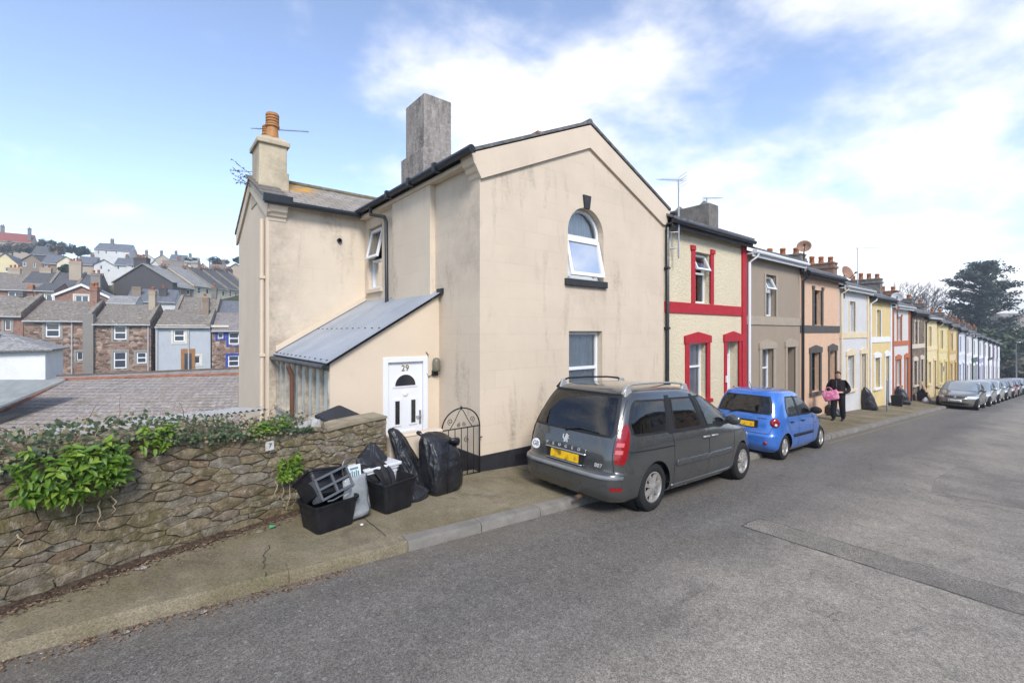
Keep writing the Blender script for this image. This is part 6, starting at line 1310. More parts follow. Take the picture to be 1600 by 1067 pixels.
def dress_van(c):
    Q1 = [(1.045, .52, 1.24), (1.07, .44, 1.25), (1.2, .42, 1.26), (1.38, .52, 1.295), (1.46, .58, 1.31), (1.50, .66, 1.32)]; Q2 = [(1.045, 1.395, 2.22), (1.2, 1.415, 2.17), (1.40, 1.44, 2.09), (1.51, 1.46, 2.04)]
    Q3 = [(1.045, 2.375, 3.14), (1.12, 2.35, 3.09), (1.2, 2.325, 2.97), (1.34, 2.27, 2.74), (1.44, 2.22, 2.55), (1.515, 2.17, 2.38)]; QR = [(1.02, -.70, .70), (1.08, -.735, .735), (1.20, -.715, .715), (1.36, -.675, .675), (1.50, -.63, .63), (1.545, -.60, .60)]; QF = [(1.08, -.78, .78), (1.2, -.75, .75), (1.40, -.70, .70), (1.54, -.62, .62)]
    c.openings = [('side', Q1), ('side', Q2), ('side', Q3), ('rear', QR), ('front', QF)]
    c.shell(84, 200); c.wheelset(7, .205)
    c.cabin(.42, [(.95, -.40, .44, .42, .66), (.95, .40, .44, .42, .66), (1.75, -.46, .46, .42, .68), (1.75, .0, .40, .42, .66), (1.75, .46, .46, .42, .68), (2.55, -.40, .50, .42, .68), (2.55, .40, .50, .42, .68)], 3.35, 1.03, 3.0, .98)
    c.pane('rear_window', TINT, QR, 'rear', 1, .005, 20); c.pane('windscreen', CLEARG, QF, 'front', 1, .005, 16)
    for sg in (1, -1):
        # window band, then glass
        pass
        c.patch('pillar_trim', RUBBER, [(1.035, 1.25, 1.385), (1.2, 1.27, 1.405), (1.40, 1.31, 1.43), (1.545, 1.34, 1.45)], 'side', sg, .004, 3, 5)
        pass
        c.patch('pillar_trim', RUBBER, [(1.035, 2.23, 2.365), (1.2, 2.18, 2.315), (1.40, 2.10, 2.215), (1.545, 2.04, 2.13)], 'side', sg, .004, 3, 5)
        c.pane('rear_quarter_window', TINT, Q1, 'side', sg); c.pane('sliding_door_window', TINT, Q2, 'side', sg); c.pane('front_door_window', CLEARG, Q3, 'side', sg)
        pass
        c.patch('quarter_light', c.glass, [(1.05, 3.19, 3.40), (1.12, 3.14, 3.28), (1.2, 3.03, 3.13)], 'side', sg, .005, 4, 4)
        c.patch('waist_trim', CHROME if False else RUBBER, [(1.022, 1.26, 3.4), (1.042, 1.26, 3.38)], 'side', sg, .006, 24, 2)
        for x0, x1 in ((1.44, 2.40), (2.42, 3.22)): c.patch('rubbing_strip', VP, [(.555, x0, x1), (.60, x0, x1+.01), (.64, x0+.01, x1+.01)], 'side', sg, .018, 14, 3, thick=.02)
        for pts in ([(1.40, .30), (1.385, .6), (1.37, .85), (1.33, 1.03)], [(2.41, .30), (2.41, .6), (2.40, 1.03)], [(3.32, .42), (3.36, .7), (3.36, 1.02)]): c.seamline(pts, 'side', sg)
        c.patch('sliding_rail', RUBBER, [(.845, .18, 1.36), (.862, .18, 1.36)], 'side', sg, .003, 12, 2)
        c.patch('sill', VP, [(.235, 1.36, 3.32), (.30, 1.36, 3.34)], 'side', sg, .012, 14, 2, thick=.02)
        hd = MB()
        for xh in (2.28, 2.55): p = c.sidept(xh, .90, sg); hd.tube([p + Vector((-.10, sg*.012, 0)), p + Vector((-.07, sg*.034, .006)), p + Vector((.07, sg*.034, .006)), p + Vector((.10, sg*.012, 0))], .014, 8)
        hd.build('door_handle', ALLOY, c.o, smooth=True)
        # tail lamps round the corner
        c.patch('tail_lamp', LAMPR, [(.70, .81, .91), (.76, .775, .945), (.88, .765, .955), (1.00, .77, .945), (1.10, .785, .915), (1.17, .80, .875), (1.20, .815, .845)], 'arc', sg, .010, 8, 4)
        for z0, z1 in ((.83, .88), (.92, .97)): c.patch('lamp_cell', plain('lamp_cell_pink', (.5, .12, .12), .15, .1, 9, 0), [(z0, .78, .88), (z1, .78, .88)], 'arc', sg, .0125, 4, 2)
        c.patch('reflector', LAMPR, [(.375, .80, .95), (.42, .78, .97)], 'arc', sg, .006, 5, 2)
        # roof rails
        y_ = .60; rr = MB(); zt = lambda x: 1.60 + .035*math.sin(max(0, min(1, (x-.5)/1.6))*math.pi)
        rr.tube([(.52, sg*(y_+.02), 1.565), (.62, sg*y_, 1.665), (.75, sg*y_, 1.70), (1.2, sg*y_, 1.715), (1.75, sg*y_, 1.715), (2.05, sg*y_, 1.695), (2.22, sg*(y_+.01), 1.62)], [.016, .018, .015, .015, .015, .018, .016], 8); rr.build('roof_rail', ALLOY if sg < 0 else RUBBER, c.o, smooth=True)
        for xf_, xb in ((.53, .74), (2.02, 2.28)):
            MB().hexa([(xf_, sg*(y_-.035), 1.56), (xb, sg*(y_-.035), 1.57), (xb, sg*(y_+.05), 1.53), (xf_, sg*(y_+.05), 1.53), (xf_+.07, sg*(y_-.018), 1.69), (xb-.08, sg*(y_-.018), 1.70), (xb-.08, sg*(y_+.018), 1.695), (xf_+.07, sg*(y_+.018), 1.685)]).build('rail_foot', ALLOY, c.o, bevel=.012)
        c.patch('headlamp', LAMPW, [(.66, .55, .86), (.72, .52, .88), (.80, .60, .87)], 'front', sg, .006, 8, 4) if False else c.patch('headlamp', LAMPW, [(.66, 4.30, 4.55), (.74, 4.12, 4.50), (.80, 3.98, 4.40)], 'side', sg, .006, 8, 4)
    # tailgate
    pass
    c.patch('rear_shelf_edge', RUBBER, [(1.548, -.62, .62), (1.565, -.60, .60)], 'rear', 1, .012, 16, 2)
    c.seamline([(-.775, .60), (-.745, .8), (-.74, 1.0), (-.74, 1.2), (-.68, 1.5)], 'rear'); c.seamline([(.775, .60), (.745, .8), (.74, 1.0), (.74, 1.2), (.68, 1.5)], 'rear')
    c.patch('tailgate_strip', CHROME, [(.742, -.37, .37), (.76, -.37, .37)], 'rear', 1, .022, 12, 2, thick=.02)
    c.patch('plate_recess', RUBBER, [(.615, -.34, .34), (.74, -.36, .36)], 'rear', 1, .004, 10, 3)
    MB().box(-.008, .0, -.26, .26, .0, .11).build('number_plate', PLATEY, c.o).matrix_local = Matrix.Translation(c.rearpt(.0, .625) + Vector((-.012, 0, 0))) @ Matrix.Rotation(math.radians(7), 4, 'Y')
    c.patch('tailgate_lip', CHROME, [(.600, -.33, .33), (.612, -.33, .33)], 'rear', 1, .02, 12, 2, thick=.015)
    c.patch('bumper_strip', plain('bumper_grey', (.17, .175, .18), .45, .2, 6, .1), [(.50, -.98, .98), (.555, -.98, .98)], 'arc', 1, .012, 44, 2, thick=.02) if False else c.patch('bumper_strip', plain('bumper_grey', (.17, .175, .18), .45, .2, 6, .1), [(.515, -.86, .86), (.56, -.86, .86)], 'rear', 1, .012, 30, 2, thick=.02)
    w_ = MB(); a, b_, e = c.rearpt(.05, 1.03), c.rearpt(-.20, 1.075), c.rearpt(-.52, 1.06); out = Vector((-.03, 0, .01)); w_.tube([a + out, b_ + out, e + out], [.014, .010, .006], 6); w_.lathe([(.03, 0), (.02, .03)], a + out*.4, 8, 'x'); w_.build('rear_wiper', RUBBER, c.o)
    w_ = MB(); w_.tube([(.12, -.30, .20), (-.0, -.30, .19)], .03, 10); w_.build('exhaust', plain('rusty_exhaust', (.10, .06, .04), .7), c.o)
    def rm(y, z, tilt): return Matrix.Translation(c.rearpt(y, z) + Vector((-.006, 0, .0))) @ Matrix.Rotation(math.radians(-90), 4, 'Z') @ Matrix.Rotation(math.radians(90 - tilt), 4, 'X')
    for i, ch in enumerate('PEUGEOT'):
        text(ch, .058, BADGE, c.o, rm(.36 - .72*i/6, .80, 7), .003)
    text('807', .075, BADGE, c.o, rm(-.58, .66, 7), .003, 1.1, 'badge')
    ov = MB(); ov.lathe([(.001, .004), (.075, .004), (.08, 0), (.08, -.01)], (0,0,0), 28); og = ov.build('country_sticker', plain('white_sticker', (.75, .75, .75), .5, .05), c.o); og.matrix_local = rm(.60, .735, 7) @ Matrix.Diagonal((1.12, .92, 1, 1)); text('GB', .095, IRON, c.o, rm(.60, .735, 7) @ Matrix.Translation((0, 0, .006)), .001)
    # rampant lion badge
    L = [(-.02,-.055),(.0,-.05),(-.005,-.03),(.012,-.025),(.022,-.055),(.042,-.05),(.032,-.035),(.03,-.008),(.04,.005),(.058,-.004),(.055,.012),(.034,.022),(.036,.036),(.058,.034),(.05,.05),(.028,.05),(.02,.066),(.0,.068),(-.012,.052),(-.002,.044),(-.016,.03),(-.024,.006),(-.02,-.012),(-.042,.0),(-.05,.03),(-.038,.05),(-.052,.056),(-.066,.034),(-.062,-.002),(-.04,-.022),(-.028,-.03),(-.04,-.052)]
    lb = MB(); lb.prism([(x, y, .0) for x, y in L], (0, 0, .008)); lb.build('emblem', BADGE, c.o).matrix_local = rm(.02, .91, 8) @ Matrix.Diagonal((.95, .95, 1, 1))
    pass
    c.mirror(3.10, 1.06, VP)
    for x0 in (1.34, 2.08): pass
dress_van(van)
# ---- the small blue hatchback
BR = [(.17,.12,3.32,.66,6,4.2),(.25,.04,3.42,.72,6,4),(.36,.0,3.48,.745,5.5,3.8),(.50,.0,3.49,.75,5.5,3.8),(.56,.03,3.48,.75,5.5,3.8),(.66,.06,3.42,.748,5.5,3.8),(.78,.08,3.28,.742,5.5,3.8),(.88,.10,2.98,.732,5.5,3.8),(.94,.12,2.72,.72,5.5,4),(1.02,.155,2.52,.70,5.5,4.2),(1.16,.22,2.26,.665,5.5,4.2),(1.30,.30,1.98,.622,5.2,4),(1.40,.38,1.76,.575,4.8,3.8),(1.45,.50,1.58,.50,4,3.4),(1.48,.72,1.42,.34,3.2,3),(1.49,1.0,1.22,.10,2.5,2.5)]
BP = paint('bright_blue_paint', (.030, .145, .50), .25, .12, .12)
BX = 10.70 - .55
blue = Car(BR, 1.1, 'small_hatchback', 'small bright blue hatchback parked in front of the grey people carrier', (BX, 4.62, road_z(BX)), math.radians(1.0), math.atan(GRADE), BP, (.55, 2.89), .275, .165, .31, CGLASS2)
def dress_blue(c):
    Q1 = [(.93, .66, 1.20), (.97, .60, 1.19), (1.10, .60, 1.17), (1.24, .66, 1.14), (1.34, .74, 1.12)]; Q2 = [(.93, 1.28, 2.20), (1.0, 1.27, 2.13), (1.10, 1.25, 1.99), (1.24, 1.22, 1.72), (1.33, 1.20, 1.50)]; QR = [(.955, -.55, .55), (1.02, -.565, .565), (1.20, -.525, .525), (1.335, -.46, .46)]; QF = [(.96, -.62, .62), (1.1, -.59, .59), (1.34, -.50, .50)]
    c.openings = [('side', Q1), ('side', Q2), ('rear', QR), ('front', QF)]; c.shell(76, 170); c.wheelset(6, .175, True)
    c.cabin(.36, [(.85, -.34, .44, .36, .58), (.85, .34, .44, .36, .58), (1.55, -.34, .46, .36, .60), (1.55, .34, .46, .36, .60)], 2.25, .92, 1.98, .88, .3)
    c.pane('rear_window', CLEARG, QR, 'rear', 1, .006, 16); c.pane('windscreen', CLEARG, QF, 'front', 1, .005, 14)
    for sg in (1, -1):
        c.pane('rear_door_window', CLEARG, Q1, 'side', sg, m=.028); c.pane('front_door_window', CLEARG, Q2, 'side', sg, m=.028)
        pass
        pass
        c.patch('pillar_trim', RUBBER, [(.92, 1.205, 1.275), (1.1, 1.175, 1.245), (1.345, 1.125, 1.195)], 'side', sg, .004, 3, 4)
        c.patch('window_gasket', RUBBER, [(.915, .62, 2.26), (.93, .62, 2.22)], 'side', sg, .0045, 16, 2)
        for x0, x1 in ((.92, 1.22), (1.25, 2.16)): c.patch('rubbing_strip', RUBBER, [(.47, x0, x1), (.53, x0, x1)], 'side', sg, .014, 10, 2, thick=.016)
        for pts in ([(.80, .55), (.70, .68), (.60, .80), (.58, .93)], [(1.235, .27), (1.235, .6), (1.24, .92)], [(2.20, .27), (2.24, .6), (2.27, .90)]): c.seamline(pts, 'side', sg)
        hd = MB()
        for xh in (.80, 1.45): p = c.sidept(xh, .80, sg); hd.tube([p + Vector((-.07, sg*.01, 0)), p + Vector((-.05, sg*.03, 0)), p + Vector((.05, sg*.03, 0)), p + Vector((.07, sg*.01, 0))], .014, 8)
        hd.build('door_handle', RUBBER, c.o, smooth=True)
        lt = MB(); n = 22; ctr = .60; zc = .80; rg_ = []
        F = c.fn('arc', sg); cen = F(.655, .80); e = .01; nn = (F(.655+e, .80) - F(.655-e, .80)).cross(F(.655, .81) - F(.655, .79)).normalized(); nn = nn if nn.dot(Vector((-1, sg, 0))) > 0 else -nn
        q = nn.orthogonal().normalized(); T_ = Matrix.Translation(cen + nn*.012) @ nn.to_track_quat('Z', 'Y').to_matrix().to_4x4()
        lo = MB(T_).lathe([(.001, .022), (.05, .02), (.085, .010), (.098, -.004), (.102, -.05)], (0,0,0), 24, caps=False).build('tail_lamp', LAMPR, c.o, smooth=True); MB(T_).lathe([(.001, .027), (.028, .025), (.032, .012)], (.0, -.045, .0), 14, caps=False).build('reversing_lens', LAMPW, lo, smooth=True)
        cen = F(.50, .37); T2 = Matrix.Translation(cen + Vector((-.006, 0, 0))) @ Vector((-1, 0, .0)).to_track_quat('Z', 'Y').to_matrix().to_4x4(); MB(T2).lathe([(.001, .012), (.035, .008), (.042, -.03)], (0,0,0), 16, caps=False).build('reflector', LAMPR, c.o, smooth=True)
        c.patch('headlamp', LAMPW, [(.60, 3.05, 3.36), (.70, 2.92, 3.32), (.78, 2.88, 3.16)], 'side', sg, .006, 8, 4)
    pass
    c.patch('plate_recess', RUBBER, [(.66, -.33, .33), (.82, -.33, .33)], 'rear', 1, .004, 10, 3)
    MB().box(-.008, 0, -.26, .26, 0, .11).build('number_plate', PLATEY, c.o).matrix_local = Matrix.Translation(c.rearpt(0, .68) + Vector((-.014, 0, 0))) @ Matrix.Rotation(math.radians(9), 4, 'Y')
    c.seamline([(-.55, .56), (-.60, .7), (-.60, .9)], 'rear'); c.seamline([(.55, .56), (.60, .7), (.60, .9)], 'rear'); c.patch('panel_gap', RUBBER, [(.556, -.58, .58), (.566, -.58, .58)], 'rear', 1, .003, 14, 2)
    w_ = MB(); a, b_, e = c.rearpt(.28, .93), c.rearpt(.1, 1.0), c.rearpt(-.32, .985); out = Vector((-.03, 0, .01)); w_.tube([a + out, b_ + out, e + out], [.014, .010, .006], 6); w_.build('rear_wiper', RUBBER, c.o)
    c.mirror(2.10, .95, RUBBER)
    for i in range(6): MB().box(-.004, 0, -.008, .008, -.011, .011).build('badge_letter', CHROME, c.o).matrix_local = Matrix.Translation(c.rearpt(-.32 - i*.032, .875) + Vector((-.005, 0, 0)))
    for i in range(6): MB().box(-.004, 0, -.008, .008, -.011, .011).build('badge_letter', CHROME, c.o).matrix_local = Matrix.Translation(c.rearpt(.50 - i*.026, .875) + Vector((-.005, 0, 0)))
    MB().tube([(.55, -.0, 1.44), (.40, 0, 1.62)], .006, 5).build('roof_antenna', RUBBER, c.o)
dress_blue(blue)
# ---- cars parked nose to tail down the hill, facing the camera
HR = [(.18,.14,4.06,.74,5,4),(.28,.04,4.18,.81,5,3.6),(.40,.0,4.22,.84,5,3.4),(.54,.0,4.22,.85,5,3.4),(.66,.04,4.16,.852,5,3.3),(.76,.08,3.98,.85,5,3.3),(.86,.12,3.55,.84,5,3.6),(.94,.17,3.12,.825,5,4),(1.02,.24,2.90,.80,5,4.2),(1.16,.40,2.58,.755,5,4.2),(1.30,.60,2.24,.70,4.6,4),(1.39,.78,1.98,.64,4.2,3.6),(1.435,.98,1.78,.54,3.6,3.2),(1.46,1.2,1.6,.34,3,3),(1.47,1.36,1.46,.1,2.5,2.5)]
SG = dark_glass('bright_windscreen', (.22, .25, .27), .05)
def street_car(label, s_front, d, body, i, near=False, mir=True):
    c = Car(HR, 1.4, 'parked_car', label, (s_front + 4.22, d, road_z(s_front + 4.22)), math.pi, -math.atan(GRADE), body, (.75, 3.35), .305, .19, .345, SG, 'cars parked along the kerb down the hill')
    c.shell(44 if near else 28, 90 if near else 56); c.wheelset(5, .19)
    c.patch('windscreen', c.glass, [(.97, -.70, .70), (1.1, -.67, .67), (1.25, -.62, .62), (1.38, -.53, .53)], 'front', 1, .006, 14, 4)
    c.patch('bonnet_grille', RUBBER, [(.60, -.36, -.06), (.67, -.40, -.05)], 'front', 1, .004, 6, 2); c.patch('bonnet_grille', RUBBER, [(.60, .06, .36), (.67, .05, .40)], 'front', 1, .004, 6, 2)
    c.patch('lower_grille', RUBBER, [(.27, -.52, .52), (.36, -.60, .60)], 'front', 1, .005, 12, 2); MB().lathe([(.001, .02), (.04, .016), (.05, 0)], c.frontpt(0, .65), 12, 'x', False).build('emblem', CHROME, c.o)
    c.patch('number_plate', PLATEW, [(.40, -.26, .26), (.51, -.26, .26)], 'front', 1, .012, 4, 2, thick=.01)
    if near: text('Y705 FTY' if False else 'WA06 OYP' if False else '', .08, IRON, c.o, Matrix.Identity(4)) if False else [MB().box(0, .004, -.21 + k*.062, -.175 + k*.062, .43, .48).build('plate_mark', plain('plate_smudge', (.12, .12, .12), .6), c.o) .__setattr__('matrix_local', Matrix.Translation((c.frontpt(0, .45).x + .010, 0, 0))) for k in range(7)]
    for sg in (1, -1):
        c.patch('headlamp', LAMPW, [(.58, .44, .74), (.64, .42, .79), (.71, .46, .79)], 'front', sg, .006, 8, 3) if sg > 0 else c.patch('headlamp', LAMPW, [(.58, -.74, -.44), (.64, -.79, -.42), (.71, -.79, -.46)], 'front', 1, .006, 8, 3)
        c.patch('front_door_window', CGLASS, [(.95, 1.62, 2.70), (1.10, 1.58, 2.42), (1.24, 1.54, 2.10), (1.33, 1.50, 1.86)], 'side', sg, .005, 8, 4); c.patch('rear_door_window', CGLASS, [(.95, .75, 1.54), (1.10, .76, 1.50), (1.24, .86, 1.46), (1.33, .95, 1.42)], 'side', sg, .005, 8, 4)
        for pts in ([(1.58, .28), (1.58, .94)], [(2.72, .28), (2.76, .92)]): c.seamline(pts, 'side', sg)
    c.mirror(2.55, .96, body); return c
GM = paint('warm_grey_metallic', (.155, .145, .125), .3, .4, .2); SM = paint('silver_metallic', (.36, .36, .35), .3, .4, .2); SM2 = paint('pale_silver', (.45, .45, .43), .3, .3, .2); GD = paint('mid_grey_metallic', (.13, .135, .14), .3, .4, .2); RD = paint('dark_red_paint', (.20, .018, .02), .3, .1, .2); DG = paint('charcoal_paint', (.05, .055, .06), .3, .3, .2)
for i, (lab, s_, d_, m_) in enumerate((('warm grey hatchback facing uphill at the head of the parked row', 32.9, 3.96, GM), ('silver hatchback parked second behind the warm grey car', 37.6, 3.90, SM), ('pale silver hatchback parked third in the row down the hill', 42.3, 3.88, SM2), ('mid grey hatchback parked fourth behind the pale silver car', 47.2, 3.85, GD), ('dark red hatchback parked far down the row', 52.2, 3.80, RD), ('charcoal hatchback parked just behind the dark red car', 57.0, 3.78, DG), ('silver grey hatchback second from the end of the parked row', 61.9, 3.76, SM), ('red hatchback last in view of the parked row', 66.8, 3.7, RD))):
    street_car(lab, s_, d_, m_, i, i == 0)
# ------------------------------------------------------------------ the person walking up the pavement with a pink bag
def skin_body(name, J, E, sub=2, root=0):
    me = bpy.data.meshes.new(name + '_cage'); me.from_pydata([j[0] for j in J], E, []); o = bpy.data.objects.new(name + '_cage', me); COL.objects.link(o)
    sk = o.modifiers.new('skin', 'SKIN'); me.skin_vertices[0].data[root].use_root = True
    for i, j in enumerate(J): me.skin_vertices[0].data[i].radius = j[1] if isinstance(j[1], tuple) else (j[1], j[1])
    ss = o.modifiers.new('sub', 'SUBSURF'); ss.levels = sub; ss.render_levels = sub
    dg = bpy.context.evaluated_depsgraph_get(); dg.update(); res = bpy.data.meshes.new_from_object(o.evaluated_get(dg)); bpy.data.objects.remove(o); res.name = name
    for p in res.polygons: p.use_smooth = True
    return res
PX, PY = 18.9, 5.22
person = thing('person', 'person in dark fleece and black trousers walking on the pavement with a pink bag', 'person', (PX, PY, zp(PX)), 0)
J = [((0,0,.93),(.165,.205)), ((0,0,1.12),(.165,.20)), ((-.01,0,1.30),(.15,.205)), ((0,0,1.42),(.07,.10)), ((-.01,0,1.485),.052), ((-.03,0,1.55),(.072,.064)), ((-.025,0,1.61),(.088,.074)), ((-.015,0,1.665),(.062,.056))]
E_ = [(0,1),(1,2),(2,3),(3,4),(4,5),(5,6),(6,7)]
for sg in (1, -1):
    b = len(J); fw_ = -.12 if sg > 0 else .10
    J += [((0,sg*.19,1.36),.095), ((.03,sg*.285,1.22),.082), ((.02,sg*.315,1.08),.074), ((-.12,sg*.24,1.02),.058), ((-.24,sg*.13,1.02),.031), ((-.30,sg*.10,1.02),(.020,.036))]
    E_ += [(2,b),(b,b+1),(b+1,b+2),(b+2,b+3),(b+3,b+4),(b+4,b+5)]
    for q in range(4):
        n0 = len(J); J += [((-.335, sg*(.10 - .012), 1.045 - q*.02), .0095), ((-.355, sg*(.075), 1.035 - q*.02), .009), ((-.345, sg*.052, 1.028 - q*.02), .008)]; E_ += [(b+5, n0), (n0, n0+1), (n0+1, n0+2)]
    n0 = len(J); J += [((-.29, sg*.075, 1.055), .010), ((-.31, sg*.055, 1.065), .009)]; E_ += [(b+5, n0), (n0, n0+1)]
    h = len(J); J += [((0,sg*.10,.80),(.135,.125)), ((fw_*.5-.02,sg*.115,.49),(.098,.098)), ((fw_+.03,sg*.115,.14),(.085,.085)), ((fw_+.02,sg*.105,.05),(.045,.042)), ((fw_-.10,sg*.115,.035),(.035,.045)), ((fw_-.15,sg*.12,.03),(.025,.038))]
    E_ += [(0,h),(h,h+1),(h+1,h+2),(h+2,h+3),(h+3,h+4),(h+4,h+5)]
me = skin_body('body', J, E_); bo = bpy.data.objects.new('body', me); COL.objects.link(bo); bo.parent = person
PM_ = [plain('skin', (.52, .32, .24), .6, .1, 9, 0), plain('dark_fleece', (.020, .015, .018), .9, .3, 9, .4, 60), plain('black_trousers', (.010, .010, .013), .85, .3, 9, .3), plain('black_shoes', (.008, .008, .008), .5, .2)]
for m_ in PM_: me.materials.append(m_)
for p in me.polygons:
    c = p.center; p.material_index = 3 if c.z < .085 else 2 if c.z < .80 else 0 if (c.z > 1.475 or c.x < -.215) else 1
HAIRM = plain('brown_hair', (.075, .042, .022), .7, .4, 30, .6, 60)
bm = bmesh.new(); bmesh.ops.create_icosphere(bm, subdivisions=3, radius=1)
for v in list(bm.verts): v.co = Vector((v.co.x*.105, v.co.y*.088, v.co.z*.105)) * (1 + .08*noise.noise(v.co*4)) + Vector((-.005, 0, 1.635))
bmesh.ops.delete(bm, geom=[v for v in bm.verts if v.co.z < 1.56 or (v.co.x < -.055 and v.co.z < 1.655)], context='VERTS'); hm_ = bpy.data.meshes.new('hair'); bm.to_mesh(hm_); bm.free(); hm_.materials.append(HAIRM)
ho = bpy.data.objects.new('hair', hm_); COL.objects.link(ho); ho.parent = person
DKE = plain('eye_dark', (.02, .015, .012), .3)
for sg in (1, -1):
    MB().lathe([(.001,-.006),(.011,-.003),(.012,.004)], (-.098, sg*.028, 1.605), 10, 'x', False).build('eye', DKE, person); MB().hexa([(-.03,sg*.07,1.57),(.0,sg*.07,1.57),(.0,sg*.08,1.57),(-.03,sg*.08,1.57),(-.02,sg*.07,1.62),(.01,sg*.07,1.62),(.01,sg*.086,1.62),(-.02,sg*.086,1.62)]).build('ear', PM_[0], person)
MB().hexa([(-.095,-.014,1.565),(-.095,.014,1.565),(-.085,.01,1.565),(-.085,-.01,1.565),(-.10,-.006,1.60),(-.10,.006,1.60),(-.09,.005,1.60),(-.09,-.005,1.60)]).build('nose', PM_[0], person); MB().box(-.099, -.09, -.022, .022, 1.540, 1.547).build('mouth', plain('lips', (.30, .10, .09), .6), person)
MB().lathe([(.085, 1.43), (.078, 1.475), (.066, 1.48), (.070, 1.43)], (-.008, 0, 0), 18, caps=False).build('collar', PM_[1], person, smooth=True)
MB().box(-.172, -.150, -.004, .004, 1.18, 1.42).build('zip', plain('zip_grey', (.15, .15, .15), .5), person)
bag = thing('shopping_bag', 'pink patterned shopping bag held by the walking person', 'bag', (PX - .36, PY + .06, zp(PX) + .74), 0); bag.rotation_euler = (math.radians(-20), math.radians(6), math.radians(8))
t = NT('pink_patterned_bag'); v_ = t.voro(14, 'F1', None, 'Color'); q_ = t.n('ShaderNodeSeparateColor'); t.put(q_.inputs[0], v_); c_ = t.mix(t.map(q_.outputs[0], .45, .55), (.55, .13, .26), (.62, .28, .40)); t.bump(t.noise(9, 3), .4, .02); PK = t.done(c_, .6, .3)
f = MB(); rows = []
for z_, hw, hd in ((0, .20, .085), (.03, .22, .10), (.16, .235, .105), (.28, .235, .085), (.33, .23, .06)): rows.append([(hd*math.copysign(abs(math.cos(a))**.5, math.cos(a)), hw*math.copysign(abs(math.sin(a))**.35, math.sin(a)), z_ + .012*math.sin(a*3)) for a in [2*math.pi*i/24 for i in range(24)]])
f.grid(rows, True); f.f.append(list(range(24))[::-1]); f.f.append([96 + i for i in range(24)]); f.build('bag_body', PK, bag, smooth=True)
for sx in (-.05, .05): MB().tube([(sx, -.11, .31), (sx, -.09, .40), (sx*.5, -.04, .45), (sx*.5, .04, .45), (sx, .09, .40), (sx, .11, .31)], .011, 6).build('bag_handle', PK, bag, smooth=True)
# ------------------------------------------------------------------ the town across the valley
RSTONE = rubble('rear_rubble', ((.27, .165, .12), (.105, .07, .055), (.44, .32, .24)), (.30, .24, .19), 5.0); RBRICK = brick_like('rear_brick', ((.27, .13, .085), (.21, .11, .08), (.30, .19, .14)), (.25, .2, .17), .23, .08, .012)
RBLUE = render_wall('pale_blue_wall', (.44, .46, .48), False, .6, .4); RGREY = render_wall('grey_cement_wall', (.24, .22, .195), False, .5, .6); RDARK = render_wall('dark_slate_hung', (.085, .08, .078), False, .5, .6); RCREAM = render_wall('far_cream', (.66, .58, .42), False, .2, .3); RYEL = render_wall('far_yellow', (.68, .58, .34), False, .2, .3); RWHITE = render_wall('far_white', (.58, .57, .55), False, .2, .3); RBROWN = render_wall('far_brown', (.25, .195, .145), False, .5, .5); RTAN = render_wall('far_tan', (.40, .33, .25), False, .5, .5)
MOSSR = slate('mossy_slate', (.19, .165, .14), (.20, .155, .065), (.46, .41, .32), .34, .26); PINKR = slate('pinkish_slate', (.23, .20, .185), (.17, .14, .09), (.30, .28, .25), .30, .20); BLUER = slate('blue_grey_slate', (.14, .145, .16)); DARKR = slate('dark_slate_roof', (.10, .098, .10), (.12, .10, .06)); PALER = slate('pale_grey_slate', (.27, .26, .245)); REDR = slate('red_tile_roof', (.26, .075, .055), None, None, .3, .3)
BLUET = tp('cobalt_trim', (.03, .06, .32)); CRT = tp('far_cream_trim', (.62, .57, .46)); GREYT = tp('far_grey_trim', (.27, .245, .21))
